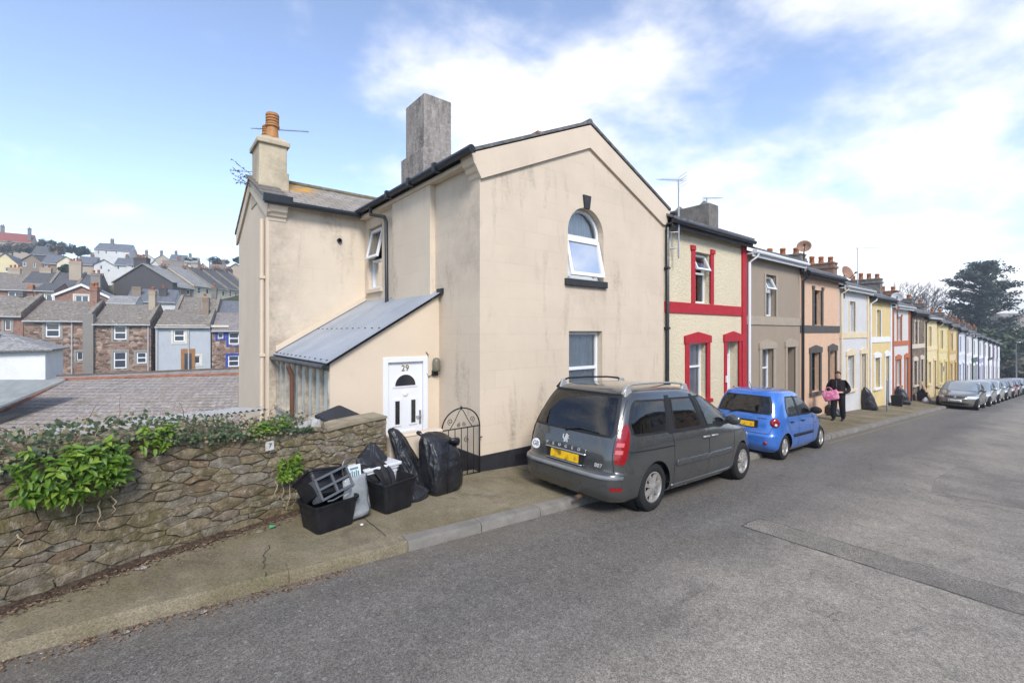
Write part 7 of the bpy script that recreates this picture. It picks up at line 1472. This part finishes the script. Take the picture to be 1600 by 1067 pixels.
def far_house(label, kind, x0, x1, k, eave, ridge, wm, rm, wins=(), chims=(), d=6.5, trim=None, rz=0, name='hillside_house', drop=5.0, sills=True, wcol=WHITE, verge=None, group=None, ov=.22, cm=None, parap=None, pipes=()):
    u0, u1 = (x0 - 800) / 711, (x1 - 800) / 711; cf, sf = math.cos(rz), math.sin(rz); l0 = u0 * k
    p = at(x0, eave, k); w_ = (u1 * k - l0) / (cf - u1 * sf); q = p + Vector((SA, -CA, 0)) * (w_ * cf) + Vector((CA, SA, 0)) * (w_ * sf)
    ze = p.z; base = min(terrain_z(p.x, p.y), terrain_z(q.x, q.y)) - .6; base = max(base, ze - 9)
    zr = CAMH + (519 - ridge) / 711 * (k + (d / 2 * cf if kind == 'x' else .0)); E = ze - base; Rr = max(zr - base, E + .15)
    o = thing(name, label, 'house', (p.x, p.y, base), HEAD - math.pi/2 + rz, group); o['k_end'] = k + w_ * sf
    def L(px, py, yy=0.0):
        u = (px - 800) / 711; x = (u * (k + yy * cf) - l0 + yy * sf) / (cf - u * sf); return x, CAMH + (519 - py) / 711 * (k + x * sf + yy * cf) - base
    holes = []
    for wn in wins: a = L(wn[0], wn[3]); b = L(wn[2], wn[1]); holes.append((max(a[0], .03), min(b[0], w_ - .03), a[1], b[1]) )
    f = MB(); top = Flat(E) if kind == 'x' else Gable(0, w_, E, Rr)
    ok = [h for h in holes if h[3] < top(h[0]) - .02 and h[3] < top(h[1]) - .02]
    strips(f, 0, w_, 0, top, ok, 0)
    for h in ok: reveal(f, h, 0, .1)
    if kind == 'x':
        f.poly((0,0,0),(0,d,0),(0,d,E),(0,d/2,Rr-.05),(0,0,E)); f.poly((w_,0,0),(w_,0,E),(w_,d/2,Rr-.05),(w_,d,E),(w_,d,0)); f.poly((0,d,0),(w_,d,0),(w_,d,E),(0,d,E))
    else: f.poly((0,0,0),(0,d,0),(0,d,E),(0,0,E)); f.poly((w_,0,0),(w_,0,E),(w_,d,E),(w_,d,0)); f.poly((0,d,0),(w_,d,0),(w_,d,E),(w_/2,d,Rr),(0,d,E))
    f.build('wall', wm, o)
    th = .10; f = MB()
    if kind == 'x':
        sl_ = (Rr - E) / (d/2)
        for ya, yb in ((-ov, d/2), (d+ov, d/2+.002)): za = E - sl_*ov; f.hexa([(0,ya,za),(w_,ya,za),(w_,yb,Rr),(0,yb,Rr),(0,ya,za+th),(w_,ya,za+th),(w_,yb,Rr+th),(0,yb,Rr+th)])
    else:
        sl_ = (Rr - E) / (w_/2)
        for xa, xb in ((-ov, w_/2), (w_+ov, w_/2+.002)): za = E - sl_*ov; f.hexa([(xa,-ov,za),(xb,-ov,Rr),(xb,d,Rr),(xa,d,za),(xa,-ov,za+th),(xb,-ov,Rr+th),(xb,d,Rr+th),(xa,d,za+th)])
    ro = f.build('roof', rm, o)
    if kind == 'g' and verge:
        f = MB(); vw = .28
        for xa in (-ov-.02, w_+ov+.02): za = E - sl_*ov; f.prism([(xa,-ov-.04,za-vw*.5),(w_/2,-ov-.04,Rr-vw*.5),(w_/2,-ov-.04,Rr+th+.02),(xa,-ov-.04,za+th+.02)], (0,.038,0))
        f.build('bargeboard', verge, ro)
    if kind == 'x': MB().tube([(0,-ov-.05,E-sl_*ov),(w_,-ov-.05,E-sl_*ov)], .06, 6).build('gutter', GREYGUT, o)
    for h in ok:
        big = (h[3]-h[2]) > .9 and (h[1]-h[0]) > .4
        window(o, h[0]+.01, h[1]-.01, h[2]+.01, h[3]-.01, .05, wcol, (.5,) if big else (), () if (h[1]-h[0]) < .95 or big else (.5,), min(.09, (h[1]-h[0])*.14), .05, pane=PANE)
        if trim: f = MB(); surround(f, h[0], h[1], h[2]-.12, h[3], .16, -.03, .01, False); f.box(h[0]-.16, h[1]+.16, -.05, .01, h[2]-.20, h[2]-.125); f.build('window_surround', trim, o)
    for ch in chims:
        yy = ch[4] if len(ch) > 4 else (d/2 if kind == 'x' else .6); a = L(ch[0], ch[2], yy); b = L(ch[1], ch[2], yy); chimney(o, a[0], b[0], yy-.35, yy+.35, Rr - 2.4, a[1], (ch[5] if len(ch) > 5 else cm) or STACKG, ch[3], 'x', True, TERRA, .45, .13)
    if parap:
        for xx in (0, w_ - .28) if parap == 'both' else (w_ - .28,) if parap == 'r' else (0,):
            f = MB(); za = E - sl_*ov
            f.hexa([(xx,-ov-.05,za+.02),(xx+.28,-ov-.05,za+.02),(xx+.28,d/2,Rr+.02),(xx,d/2,Rr+.02),(xx,-ov-.05,za+.36),(xx+.28,-ov-.05,za+.36),(xx+.28,d/2,Rr+.36),(xx,d/2,Rr+.36)]); f.build('parapet', CONC if kind == 'x' else wm, ro)
    for px_ in pipes: a = L(px_, eave); MB().tube([(a[0], -.08, E-.1), (a[0], -.08, .2)], .05, 6).build('downpipe', GREYGUT, o)
    return o
GA = 'houses in the stone rear terrace across the yards'
KA, FA = 33.0, math.radians(26)
h_ = far_house('brick rear house beside the white building at the picture edge', 'x', -70, 36, KA, 492, 463, RBRICK, MOSSR, [(7, 500, 17, 516)], [(33, 39, 460, 0)], trim=GREYT, parap='r', group=GA, rz=FA)
h_ = far_house('brown rubble rear house behind the white building with three windows', 'x', 37, 140, h_['k_end'], 500, 471, RSTONE, MOSSR, [(70.5, 504.5, 94, 527), (71, 546.5, 94, 574), (119.5, 549.5, 130, 563)], [(142.5, 154, 450, 2, 2.6, RBRICK)], trim=GREYT, parap='r', group=GA, pipes=(113,), rz=FA)
h_ = far_house('brown rubble rear house with twin casement beside the pale blue one', 'x', 145, 236, h_['k_end'], 505.5, 477, RSTONE, MOSSR, [(177.5, 509, 198, 531), (177, 549, 198, 576), (213, 550, 229.5, 568)], [(234, 244, 456, 1, 2.6, RTAN)], trim=GREYT, parap='r', group=GA, pipes=(232,), rz=FA)
MB().box(-.52, .12, -.30, .3, 0, 9 - 1.6).build('buttress', RGREY, h_)
h_ = far_house('pale blue rear house with white trim and brown back door', 'x', 243, 329, h_['k_end'], 510, 485, RBLUE, MOSSR, [(271, 515, 289, 534), (302.5, 556, 313, 568.5)], [(317, 327, 467, 0, 2.6, RBROWN)], trim=CRT, parap='r', group=GA, pipes=(295, 246), rz=FA)
w_e = (243 - 800) / 711 * 0; MB().box(1.75, 2.75, -.05, .02, .0, 9 - 4.6).build('back_door', tp('tan_back_door', (.30, .15, .06)), h_); MB().box(2.0, 2.5, -.07, -.04, 9 - 6.6, 9 - 5.0).build('door_pane', PANE, h_)
for z_ in (2.75,): MB().box(.05, 5.2, -.04, .01, 9 - z_, 9 - z_ + .18).build('band', CRT, h_)
h_ = far_house('stone rear house with cobalt blue window surrounds', 'x', 331, 425, h_['k_end'], 516, 490, RSTONE, PINKR, [(340, 520, 349, 528.5), (357, 519.5, 374, 538), (356, 555, 374, 573)], [], trim=BLUET, group=GA, rz=FA)
# white outbuilding with rooflights
wb = thing('white_outbuilding', 'white building with shallow grey roof and two rooflights', 'house', at(71, 548, 27), HEAD - math.pi/2 + math.radians(36)); 
MB().box(-7, 0, 0, 5, -4.2, 0).build('wall', render_wall('bright_whitewash', (.80, .79, .77), False, .2, .15), wb)
f = MB(); f.poly((-7.2,-.3,-.12),(.3,-.3,-.02),(-2.6,2.4,1.15),(-7.2,2.4,1.15)); f.poly((.3,-.3,-.02),(.3,5.2,-.02),(-2.6,2.4,1.15)); f.poly((.3,5.2,-.02),(-7.2,5.2,-.02),(-7.2,2.4,1.15),(-2.6,2.4,1.15)); r_ = f.build('roof', PALER, wb); sd_ = r_.modifiers.new('t', 'SOLIDIFY'); sd_.thickness = .1
for x_ in (-3.4, -2.55): MB().hexa([(x_,.5,.30),(x_+.42,.5,.30),(x_+.42,1.7,.86),(x_,1.7,.86),(x_,.45,.42),(x_+.42,.45,.42),(x_+.42,1.65,.98),(x_,1.65,.98)]).build('rooflight', PANE, r_)
MB().tube([(-2.75,.4,.2),(-2.75,.4,1.0)], .09, 8).build('flue', WHITE, r_)
# near slate roofs below the wall
def roof_building(name, label, pts_ridge, pts_eave, hip, back, rm, ridgem):
    o = thing(name, label, 'building'); f = MB(); P1, P2 = pts_ridge; E1, E2 = pts_eave
    f.poly(E1, E2, P2, P1); f.poly(hip, E1, P1) if hip else None; f.poly(P1, P2, back[1], back[0]); 
    if hip: f.poly(hip, P1, back[0])
    r_ = f.build('roof', rm, o, fixn=False); sd = r_.modifiers.new('t', 'SOLIDIFY'); sd.thickness = .06; sd.offset = -1
    w_ = MB(); lo = -4.5
    ring = [E1, E2, back[1], back[0]] + ([hip] if hip else [])
    for a, b in zip(ring, ring[1:] + ring[:1]): w_.poly((a.x, a.y, lo), (b.x, b.y, lo), (b.x, b.y, b.z - .05), (a.x, a.y, a.z - .05))
    w_.build('wall', RGREY, o)
    MB().tube([P1, P1.lerp(P2, .5), P2], .075, 8).build('ridge_tiles', ridgem, r_); 
    if hip: MB().tube([E1, P1], .075, 8).build('hip_tiles', ridgem, r_)
    return o
def near_slate():
    t = NT('old_purple_slate'); sp = t.n('ShaderNodeSeparateXYZ'); t.put(sp.inputs[0], t.co); c3 = t.n('ShaderNodeCombineXYZ'); t.put(c3.inputs[0], t.m('SUBTRACT', t.m('MULTIPLY', sp.outputs[0], SA), t.m('MULTIPLY', sp.outputs[1], CA))); t.put(c3.inputs[1], t.m('MULTIPLY', sp.outputs[2], 1.9))
    o = t.n('ShaderNodeTexBrick'); t.put(o.inputs['Vector'], c3.outputs[0]); o.inputs['Scale'].default_value = 1; o.inputs['Mortar Size'].default_value = .010; o.inputs['Brick Width'].default_value = .21; o.inputs['Row Height'].default_value = .125; o.inputs['Mortar Smooth'].default_value = .2
    o.inputs['Color1'].default_value = (.30, .268, .24, 1); o.inputs['Color2'].default_value = (.21, .18, .155, 1); o.inputs['Mortar'].default_value = (.075, .062, .06, 1)
    c = t.mix(t.map(t.noise(.8, 6, .65), .38, .66, 0, .6), o.outputs[0], (.27, .22, .18)); c = t.mix(t.map(t.noise(4.5, 2, .5, t.scale((1, 1, 2.2))), .66, .70, 0, .5), c, (.50, .46, .43)); c = t.mix(t.map(t.noise(14, 4, .7), .50, .68, 0, .65), c, (.46, .42, .39)); c = t.mix(t.map(t.noise(1.3, 5), .58, .7, 0, .5), c, (.13, .11, .05))
    t.bump(t.m('ADD', t.m('MULTIPLY', o.outputs[1], -1), t.m('MULTIPLY', t.noise(12, 4), .8)), .8, .02); return t.done(c, .8, .25)
NSL = near_slate(); RT = plain('rusty_ridge_tile', (.26, .11, .065), .85, .35, 5, .5, 20)
roof_building('slate_roofed_building', 'long old slate roof with terracotta ridge just behind the stone wall', (at(105, 593, 17), at(470, 582, 17.6)), (at(-70, 682, 12.4), at(470, 672, 13.4)), at(-260, 640, 17.0), (at(30, 660, 20), at(500, 640, 21)), NSL, RT)
roof_building('slate_roofed_building', 'upper slate roof seen just above the terracotta ridge', (at(90, 588, 21.5), at(470, 572, 22)), (at(20, 615, 18.6), at(470, 604, 19)), None, (at(60, 610, 25), at(470, 600, 25)), NSL, plain('dark_ridge', (.11, .09, .075), .9, .3))
sh = thing('lean_to_shed', 'pale green flat shed roof at the picture edge below the white building', 'shed', at(4, 610, 13.2), HEAD - math.pi/2)
MB().hexa([(-3,-.9,-.75),(.0,-.9,-.75),(.55,1.3,.12),(-3,1.3,.12),(-3,-.9,-.69),(.0,-.9,-.69),(.55,1.3,.18),(-3,1.3,.18)]).build('roof', plain('pale_green_felt', (.24, .25, .24), .8, .2), sh); MB().box(-3, -.1, -.7, 1.2, -4, -.76).build('wall', RGREY, sh)
# second row
KB = 50
far_house('red brick rear house with a long window at the picture edge', 'x', -40, 52, KB, 451, 441, RBRICK, MOSSR, [(12, 456, 35, 463.5)], [(45, 53, 446, 0, .4, plain('orange_stack', (.38, .17, .09), .9, .3))], rz=math.radians(30))
far_house('small red brick house left of the white gable', 'x', 53, 86, KB, 454, 443, RBRICK, DARKR, [(71, 460, 83, 470.5)], trim=CRT, rz=math.radians(30))
g_ = far_house('brick gable with white bargeboards and an arched window', 'g', 86, 168, KB, 461, 443.5, RBRICK, PALER, [(117, 462, 139, 473)], [(143, 158, 428, 2, 1.5, RGREY)], verge=WHITE, d=8, trim=CRT, rz=math.radians(30))
far_house('low shed with a pale flat roof beside the brick gable', 'x', 166, 213, 46, 473, 463, RWHITE, PALER, [], d=4, rz=math.radians(30))
far_house('white walled house under blue-grey roof with a rooflight', 'x', 196, 274, 52, 470, 452, RWHITE, BLUER, [], [(207, 221, 449, 0, 1.6, RBROWN), (249, 261, 451, 1, 1.6, RDARK)], rz=math.radians(30))
far_house('grey slate roofed house right of the white walled one', 'x', 272, 339, 46, 490, 465.5, RGREY, MOSSR, [], [(331, 339, 450, 1), (316, 325, 465, 1, 1.2, RTAN)], parap='both', rz=math.radians(26))
far_house('house with blue-grey slates next to the corner house wing', 'x', 340, 420, 48, 492, 471, RGREY, BLUER, [], rz=math.radians(26))
# third row: dark gable end and the cream terrace running on from it
far_house('tall dark slate-hung gable end with a broad chimney', 'g', 178, 270, 64, 441, 413, RDARK, PALER, [], [(212, 232, 404, 4, 1.2, RDARK)], d=.8, rz=math.radians(-2))
kc = 64.6
for i, (lab, x0, x1, e, r, wm, rm, ch) in enumerate((('brown end house joined to the dark gable', 270, 303, 446.5, 412.5, RBROWN, PALER, (250, 271, 416, 4)), ('cream terraced house first after the brown end house', 303, 332, 445.5, 413.5, RCREAM, PALER, (284, 301, 419, 5)), ('cream terraced house second after the brown end house', 333, 355, 449, 417, RCREAM, DARKR, (309, 326, 419, 5)), ('cream terraced house half hidden by the corner house', 355, 374, 450.5, 419, RCREAM, DARKR, (331, 345, 419, 4)), ('cream house farthest along the hill terrace', 374, 392, 451.5, 420, RCREAM, DARKR, (350, 361, 420, 4)))):
    wd = x1 - x0; h_ = far_house(lab, 'x', x0, x1, kc, e, r, wm, rm, [(x0 + wd*.20, e + 4, x0 + wd*.38, e + 13), (x0 + wd*.66, e + 6, x0 + wd*.82, e + 14)], [(ch[0], ch[1], ch[2], ch[3], 4.4)], parap='r', d=9.0, pipes=(x1 - 2,), rz=math.radians(88)); kc = h_['k_end']
for lab, x0, x1, e, r, rm, ch in (('dark slate roof with brick parapet at the hill foot left edge', -60, 30, 447, 425, MOSSR, (14, 33, 419, 3)), ('dark slate roofed house with a white-edged parapet', 30, 78, 448, 425, DARKR, (63, 81, 419, 2)), ('dark roofed house left of the four-pot stack', 78, 122, 449, 427, DARKR, None), ('dark roofed house under the four-pot stack', 122, 150, 447, 430, DARKR, (109, 128, 409, 4))):
    far_house(lab, 'x', x0, x1, 58, e, r, RGREY, rm, [], [ch] if ch else [], parap='r', d=9, cm=RTAN, rz=math.radians(32))
# fourth row
for lab, kd, x0, x1, e, r, wm, rm, wins in (
 ('pale yellow gabled house at the left edge of the hill row', 'g', -22, 36, 416, 394, RYEL, BLUER, [(8, 418, 14, 424)]),
 ('brown gabled house beside the pale yellow gable', 'g', 35, 64, 406, 397, RBROWN, DARKR, [(41, 400.5, 46.5, 404), (35.5, 410, 41, 416), (52, 411, 56, 418)]),
 ('brown house with rooflight next to the brown gable', 'x', 64, 91, 411, 398, RBROWN, BLUER, [(69, 411.8, 74, 417), (84, 412, 88, 417)]),
 ('pale cream gabled house in the middle of the hill row', 'g', 89, 117, 410, 400, RCREAM, PALER, [(99, 412, 105, 417)]),
 ('brown house right of the pale cream gable', 'x', 117, 148, 412.5, 401, RTAN, BLUER, [(128, 413.5, 133, 420), (141, 414, 145, 420)]),
 ('white gabled house under the hilltop villa', 'g', 147, 178, 413, 405, RWHITE, DARKR, [(156, 415, 160.5, 421), (168, 421, 172, 425)]),
 ('white house with grey roof next to the white gable', 'x', 178, 201, 413.5, 403.5, RWHITE, BLUER, [(183, 415, 187, 421)]),
 ('white house with blue slates behind the dark chimney', 'x', 198, 216, 413, 404, RWHITE, BLUER, [(205, 414.5, 209, 419)]),
 ('white gabled house right of the dark chimney', 'g', 233, 251, 415, 406, RWHITE, PALER, [(240, 414.5, 244, 420)]),
 ('brown roofed house with a rooflight on the hill', 'x', 251, 284, 419, 407, RCREAM, MOSSR, [(272, 420, 277, 424)]),
 ('small cream gabled house before the hilltop bungalows', 'g', 283, 307, 421, 411, RCREAM, PALER, [(292, 420, 297, 425)]),
 ('white gabled house with dark roof lines on the skyline', 'g', 307, 327, 420, 411.5, RWHITE, DARKR, [(314, 417.5, 320, 422)]),
 ('grey roofed house near the bare skyline trees', 'x', 326, 352, 423, 413, RWHITE, MOSSR, [(333, 425, 337, 429)]),
 ('pale house closest to the wing on the skyline', 'g', 352, 384, 421, 411, RTAN, BLUER, [(360, 419, 364, 424)])):
    far_house(lab, kd, x0, x1, 92, e, r, wm, rm, wins, [(lerp(x0, x1, .8), lerp(x0, x1, .8) + 5, r - 3, 2)] if kd == 'x' else [], d=9, rz=math.radians(33))
# skyline
KE = 135
far_house('red tiled hilltop house with two chimneys on the skyline', 'x', -45, 49, KE, 372, 360, RTAN, REDR, [(8, 375, 13, 380), (28, 375, 33, 380)], [(1, 7, 353, 2), (43.5, 49, 357, 1, 1.0)], d=9, rz=math.radians(36))
far_house('dark roofed bungalow with rooflights below the red roof', 'x', 48, 84, 125, 397, 385, RDARK, DARKR, [], d=8, rz=math.radians(30))
far_house('large white villa with slate roof on the hilltop', 'x', 147, 202, KE, 389, 380, RWHITE, BLUER, [(152, 392, 156, 397), (164, 392, 168, 397), (180, 392, 184, 397), (193, 392, 197, 397)], [(173, 178, 374.5, 2, 4)], d=9, rz=math.radians(26))
for lab, kd, x0, x1, e, r, wm, rm in (('small pyramid roofed house right of the white villa', 'x', 203, 222, 406, 398, RCREAM, BLUER), ('white gabled bungalow on the skyline', 'g', 219, 242, 404.5, 397, RWHITE, PALER), ('tan gabled bungalow next to the white gabled one', 'g', 242, 266, 405, 397.5, RTAN, MOSSR), ('grey hipped hilltop house', 'x', 264, 290, 405.5, 398, RGREY, BLUER), ('long low house at the end of the skyline', 'x', 288, 309, 409.5, 402, RTAN, PALER)):
    far_house(lab, kd, x0, x1, KE, e, r, wm, rm, [(lerp(x0, x1, .4), e + 1.5, lerp(x0, x1, .4) + 3.5, e + 5)] if kd == 'x' else [], [(lerp(x0, x1, .35), lerp(x0, x1, .35) + 4, r - 4.5, 2)], d=8, rz=math.radians(28))
# ------------------------------------------------------------------ trees
BARK = plain('bark', (.09, .07, .055), .9, .3, 4, .6, 20)
def foliage_mat(name, c0, c1): return leaf_material(name, c0, c1, .15, .6)
def limb(mb, a, b, r0, r1, rg, wob=.06, n=5):
    pts = [a.lerp(b, i/n) + (Vector((rg.uniform(-1,1), rg.uniform(-1,1), rg.uniform(-.5,.5))) * (b-a).length * wob if 0 < i < n else Vector()) for i in range(n+1)]; mb.tube(pts, [lerp(r0, r1, i/n) for i in range(n+1)], 6, False); return pts
def clump(mb, c, rx, rz, n, s, rg):
    for _ in range(n):
        v = Vector((rg.gauss(0, 1), rg.gauss(0, 1), rg.gauss(0, 1))).normalized() * rg.random() ** .45; p = c + Vector((v.x*rx, v.y*rx, v.z*rz)); nr = (v + Vector((rg.uniform(-.8,.8), rg.uniform(-.8,.8), .5 + rg.uniform(-.5,.5)))).normalized(); x = nr.orthogonal().normalized(); x = Matrix.Rotation(rg.uniform(0, 6.28), 3, nr) @ x; y = nr.cross(x); L = s * rg.uniform(.6, 1.3)
        mb.f.append([mb.V(p - x*L), mb.V(p + y*L*.5), mb.V(p + x*L), mb.V(p - y*L*.5)])
def cedar(label, base, Ht, Wd, seed):
    rg = random.Random(seed); o = thing('cedar_tree', label, 'tree', base); tr = MB(); cr = MB(); top = Vector((.4, .2, Ht*.93)); limb(tr, Vector((0,0,-1)), top, Ht*.033, Ht*.006, rg, .012, 8)
    # tiered crown: broad plates low down, domed head
    prof = lambda t: Wd * (interp(t, [.08, .2, .34, .48, .60, .72, .84, .93, 1.0], [.66, .66, .56, .48, .46, .45, .40, .30, .12]))
    for t in [i / 26 for i in range(3, 27)]:
        for k in range(8):
            a = rg.uniform(0, 6.283); R_ = prof(t) * rg.uniform(.55, 1.08); z = Ht * (t + rg.uniform(-.02, .02)); tip = Vector((math.cos(a)*R_, math.sin(a)*R_, z + R_*rg.uniform(-.06, .10))); st = Vector((0, 0, z - R_*.35)); pts = limb(tr, st, tip, Ht*.008, Ht*.002, rg, .05)
            for q, w_ in ((pts[2], .55), (pts[3], .75), (pts[4], .95), (pts[5], 1.0)):
                if rg.random() < .16: continue
                rx = Wd * .10 * w_ * rg.uniform(.7, 1.35); clump(cr, q + Vector((rg.uniform(-.7,.7), rg.uniform(-.7,.7), .25)), rx, rx*.42, int(40 * w_), .25, rg)
    tr.build('trunk', BARK, o); cr.build('crown', foliage_mat('cedar_needles', (.018, .032, .022), (.045, .062, .035)), o, fixn=False); return o
def round_tree(label, base, Ht, Wd, seed, mat, dens=1.0, name='tree', leaf=.3):
    rg = random.Random(seed); o = thing(name, label, 'tree', base); tr = MB(); cr = MB(); limb(tr, Vector((0,0,-.6)), Vector((0,0,Ht*.6)), Ht*.04, Ht*.015, rg, .03)
    for k in range(int(26 * dens)):
        v = Vector((rg.gauss(0,1), rg.gauss(0,1), rg.gauss(0,1))).normalized() * rg.uniform(.35, .95); c = Vector((v.x*Wd*.5, v.y*Wd*.5, Ht*.60 + v.z*Ht*.36)); limb(tr, Vector((0,0,Ht*.35)), c, Ht*.012, Ht*.003, rg); clump(cr, c, Wd*.15, Wd*.12, 60, leaf, rg)
    tr.build('trunk', BARK, o); cr.build('crown', mat, o, fixn=False); return o
def bare_tree(label, base, Ht, seed, spread=.9, depth=5, name='bare_tree'):
    rg = random.Random(seed); o = thing(name, label, 'tree', base); tr = MB(); cr = MB()
    def grow(p, d, L, r, n):
        e = p + d * L; (tr if n > depth - 2 else cr).tube([p, (p+e)/2 + Vector((rg.uniform(-.05,.05), rg.uniform(-.05,.05), 0)) * L, e], [r, r*.85, r*.68], 5, False)
        if n == 0: return
        for _ in range(3 if n < depth else 4):
            nd = (d + Vector((rg.uniform(-1,1), rg.uniform(-1,1), rg.uniform(-.25,.6))) * spread).normalized(); grow(e, nd, L * rg.uniform(.62, .82), r*.6, n-1)
    grow(Vector((0,0,-.5)), Vector((0,0,1)), Ht*.30, Ht*.024, depth); tr.build('trunk', BARK, o); cr.build('crown', plain('twig_grey', (.13, .105, .09), .9, .2), o); return o
cb = at(1538, 640, 84); cedar('huge dark cedar rising at the foot of the street', (cb.x, cb.y, -7.2), 21.6, 12.5, 3)
bb = at(1452, 600, 86); bare_tree('bare winter tree left of the big cedar', (bb.x, bb.y, -6), 18.0, 5, .75, 6)
bb = at(1424, 600, 92); bare_tree('smaller bare tree behind the terrace roofs', (bb.x, bb.y, -6), 16.0, 8, .8, 6)
DKL = foliage_mat('dark_evergreen', (.022, .042, .020), (.055, .08, .03)); OLV = foliage_mat('olive_scrub', (.055, .055, .03), (.11, .10, .06))
for lab, px, py, k, Ht, Wd, sd, m_ in (('round green tree on the skyline left of the villa', 122, 402, 132, 4.2, 6.0, 1, DKL), ('olive bush beside the round skyline tree', 95, 400, 130, 4.6, 5.6, 2, OLV), ('tall olive scrub below the red tiled house', 74, 398, 138, 6.0, 6, 3, OLV), ('scrubby bush under the red tiled house', 20, 397, 128, 3.6, 8.0, 4, OLV), ('grey scrub right of the red tiled house', 48, 398, 134, 3.8, 6.5, 5, OLV), ('small green bush between the hill houses', 105, 427, 86, 2.4, 2.6, 6, DKL), ('dark shrub at the right end of the skyline', 378, 416, 130, 3.5, 4.5, 7, DKL), ('low evergreen beside the skyline bungalows', 300, 412, 138, 2.6, 4.0, 8, DKL), ('olive scrub near the end of the skyline', 342, 416, 138, 3.2, 6.5, 12, OLV)):
    b_ = at(px, py, k); round_tree(lab, (b_.x, b_.y, b_.z - .6), Ht, Wd, sd, m_, .9, 'tree')
for lab, px, py, k, Ht, sd in (('thin bare tree on the skyline near the wing', 352, 418, 132, 4.5, 3), ('thin bare tree on the skyline right of the gables', 328, 416, 134, 4.2, 4), ('bare grey tree on the ridge by the red tiled house', 66, 396, 136, 6.0, 6)):
    b_ = at(px, py, k); bare_tree(lab, (b_.x, b_.y, b_.z - .4), Ht, sd, .9, 4)
# foot of the street: dark hedges, low buildings, a lamp column
for lab, px, py, k, Ht, Wd, sd, m_ in (('dark evergreen mass under the cedar on the near side', 1572, 640, 80, 10, 11, 21, DKL), ('dark evergreen beside the end of the terrace', 1530, 640, 96, 10, 13, 22, DKL), ('olive hedge beyond the last parked car', 1596, 636, 76, 4, 9, 23, OLV), ('dark evergreen at the picture edge beyond the lamp column', 1612, 640, 88, 6.5, 12, 24, DKL), ('dark evergreen behind the lower terrace roofs', 1490, 640, 100, 10, 15, 25, DKL)):
    b_ = at(px, py, k); round_tree(lab, (b_.x, b_.y, terrain_z(b_.x, b_.y)), Ht, Wd, sd, m_, 1.4, 'evergreen', .42)
lc = at(1588, 640, 62); ls = thing('street_lamp', 'tall grey lamp column at the foot of the street', 'street lamp', (lc.x, lc.y, terrain_z(lc.x, lc.y))); ht = 6.0
MB().tube([(0,0,0),(0,0,1.2),(0,0,ht),(-.3,-.2,ht+.25)], [.09,.08,.045,.04], 8).build('column', GALV, ls, smooth=True); MB().hexa([(-.75,-.42,ht+.2),(-.25,-.1,ht+.2),(-.3,-.02,ht+.2),(-.8,-.34,ht+.2),(-.72,-.40,ht+.33),(-.27,-.1,ht+.33),(-.32,-.03,ht+.33),(-.78,-.33,ht+.33)]).build('lantern', WHITE, ls)
far_house('low cream building with hipped roof beyond the parked cars', 'x', 1575, 1600, 78, 618, 612, RYEL, MOSSR, [(1579, 620, 1583, 626), (1590, 620, 1594, 626)], d=5, name='low_building')
far_house('tan house with grey roof half seen past the cedar', 'x', 1583, 1640, 110, 505, 490, RTAN, MOSSR, [(1588, 508, 1594, 514)], d=8, name='distant_house')
# ------------------------------------------------------------------ thin spring haze in the valley air
HAZE = 0.0011
if HAZE:
    m = bpy.data.materials.new('haze_air'); m.use_nodes = True; nt = m.node_tree; nt.nodes.clear(); o_ = nt.nodes.new('ShaderNodeOutputMaterial'); v = nt.nodes.new('ShaderNodeVolumePrincipled'); v.inputs['Color'].default_value = (.80, .88, 1, 1); v.inputs['Density'].default_value = HAZE; v.inputs['Anisotropy'].default_value = .2; nt.links.new(v.outputs[0], o_.inputs['Volume'])
    hz = MB().box(-505, 905, -505, 905, -14, 40).build('haze', m); tag(hz, 'thin pale haze over the valley', 'haze', None, 'stuff')
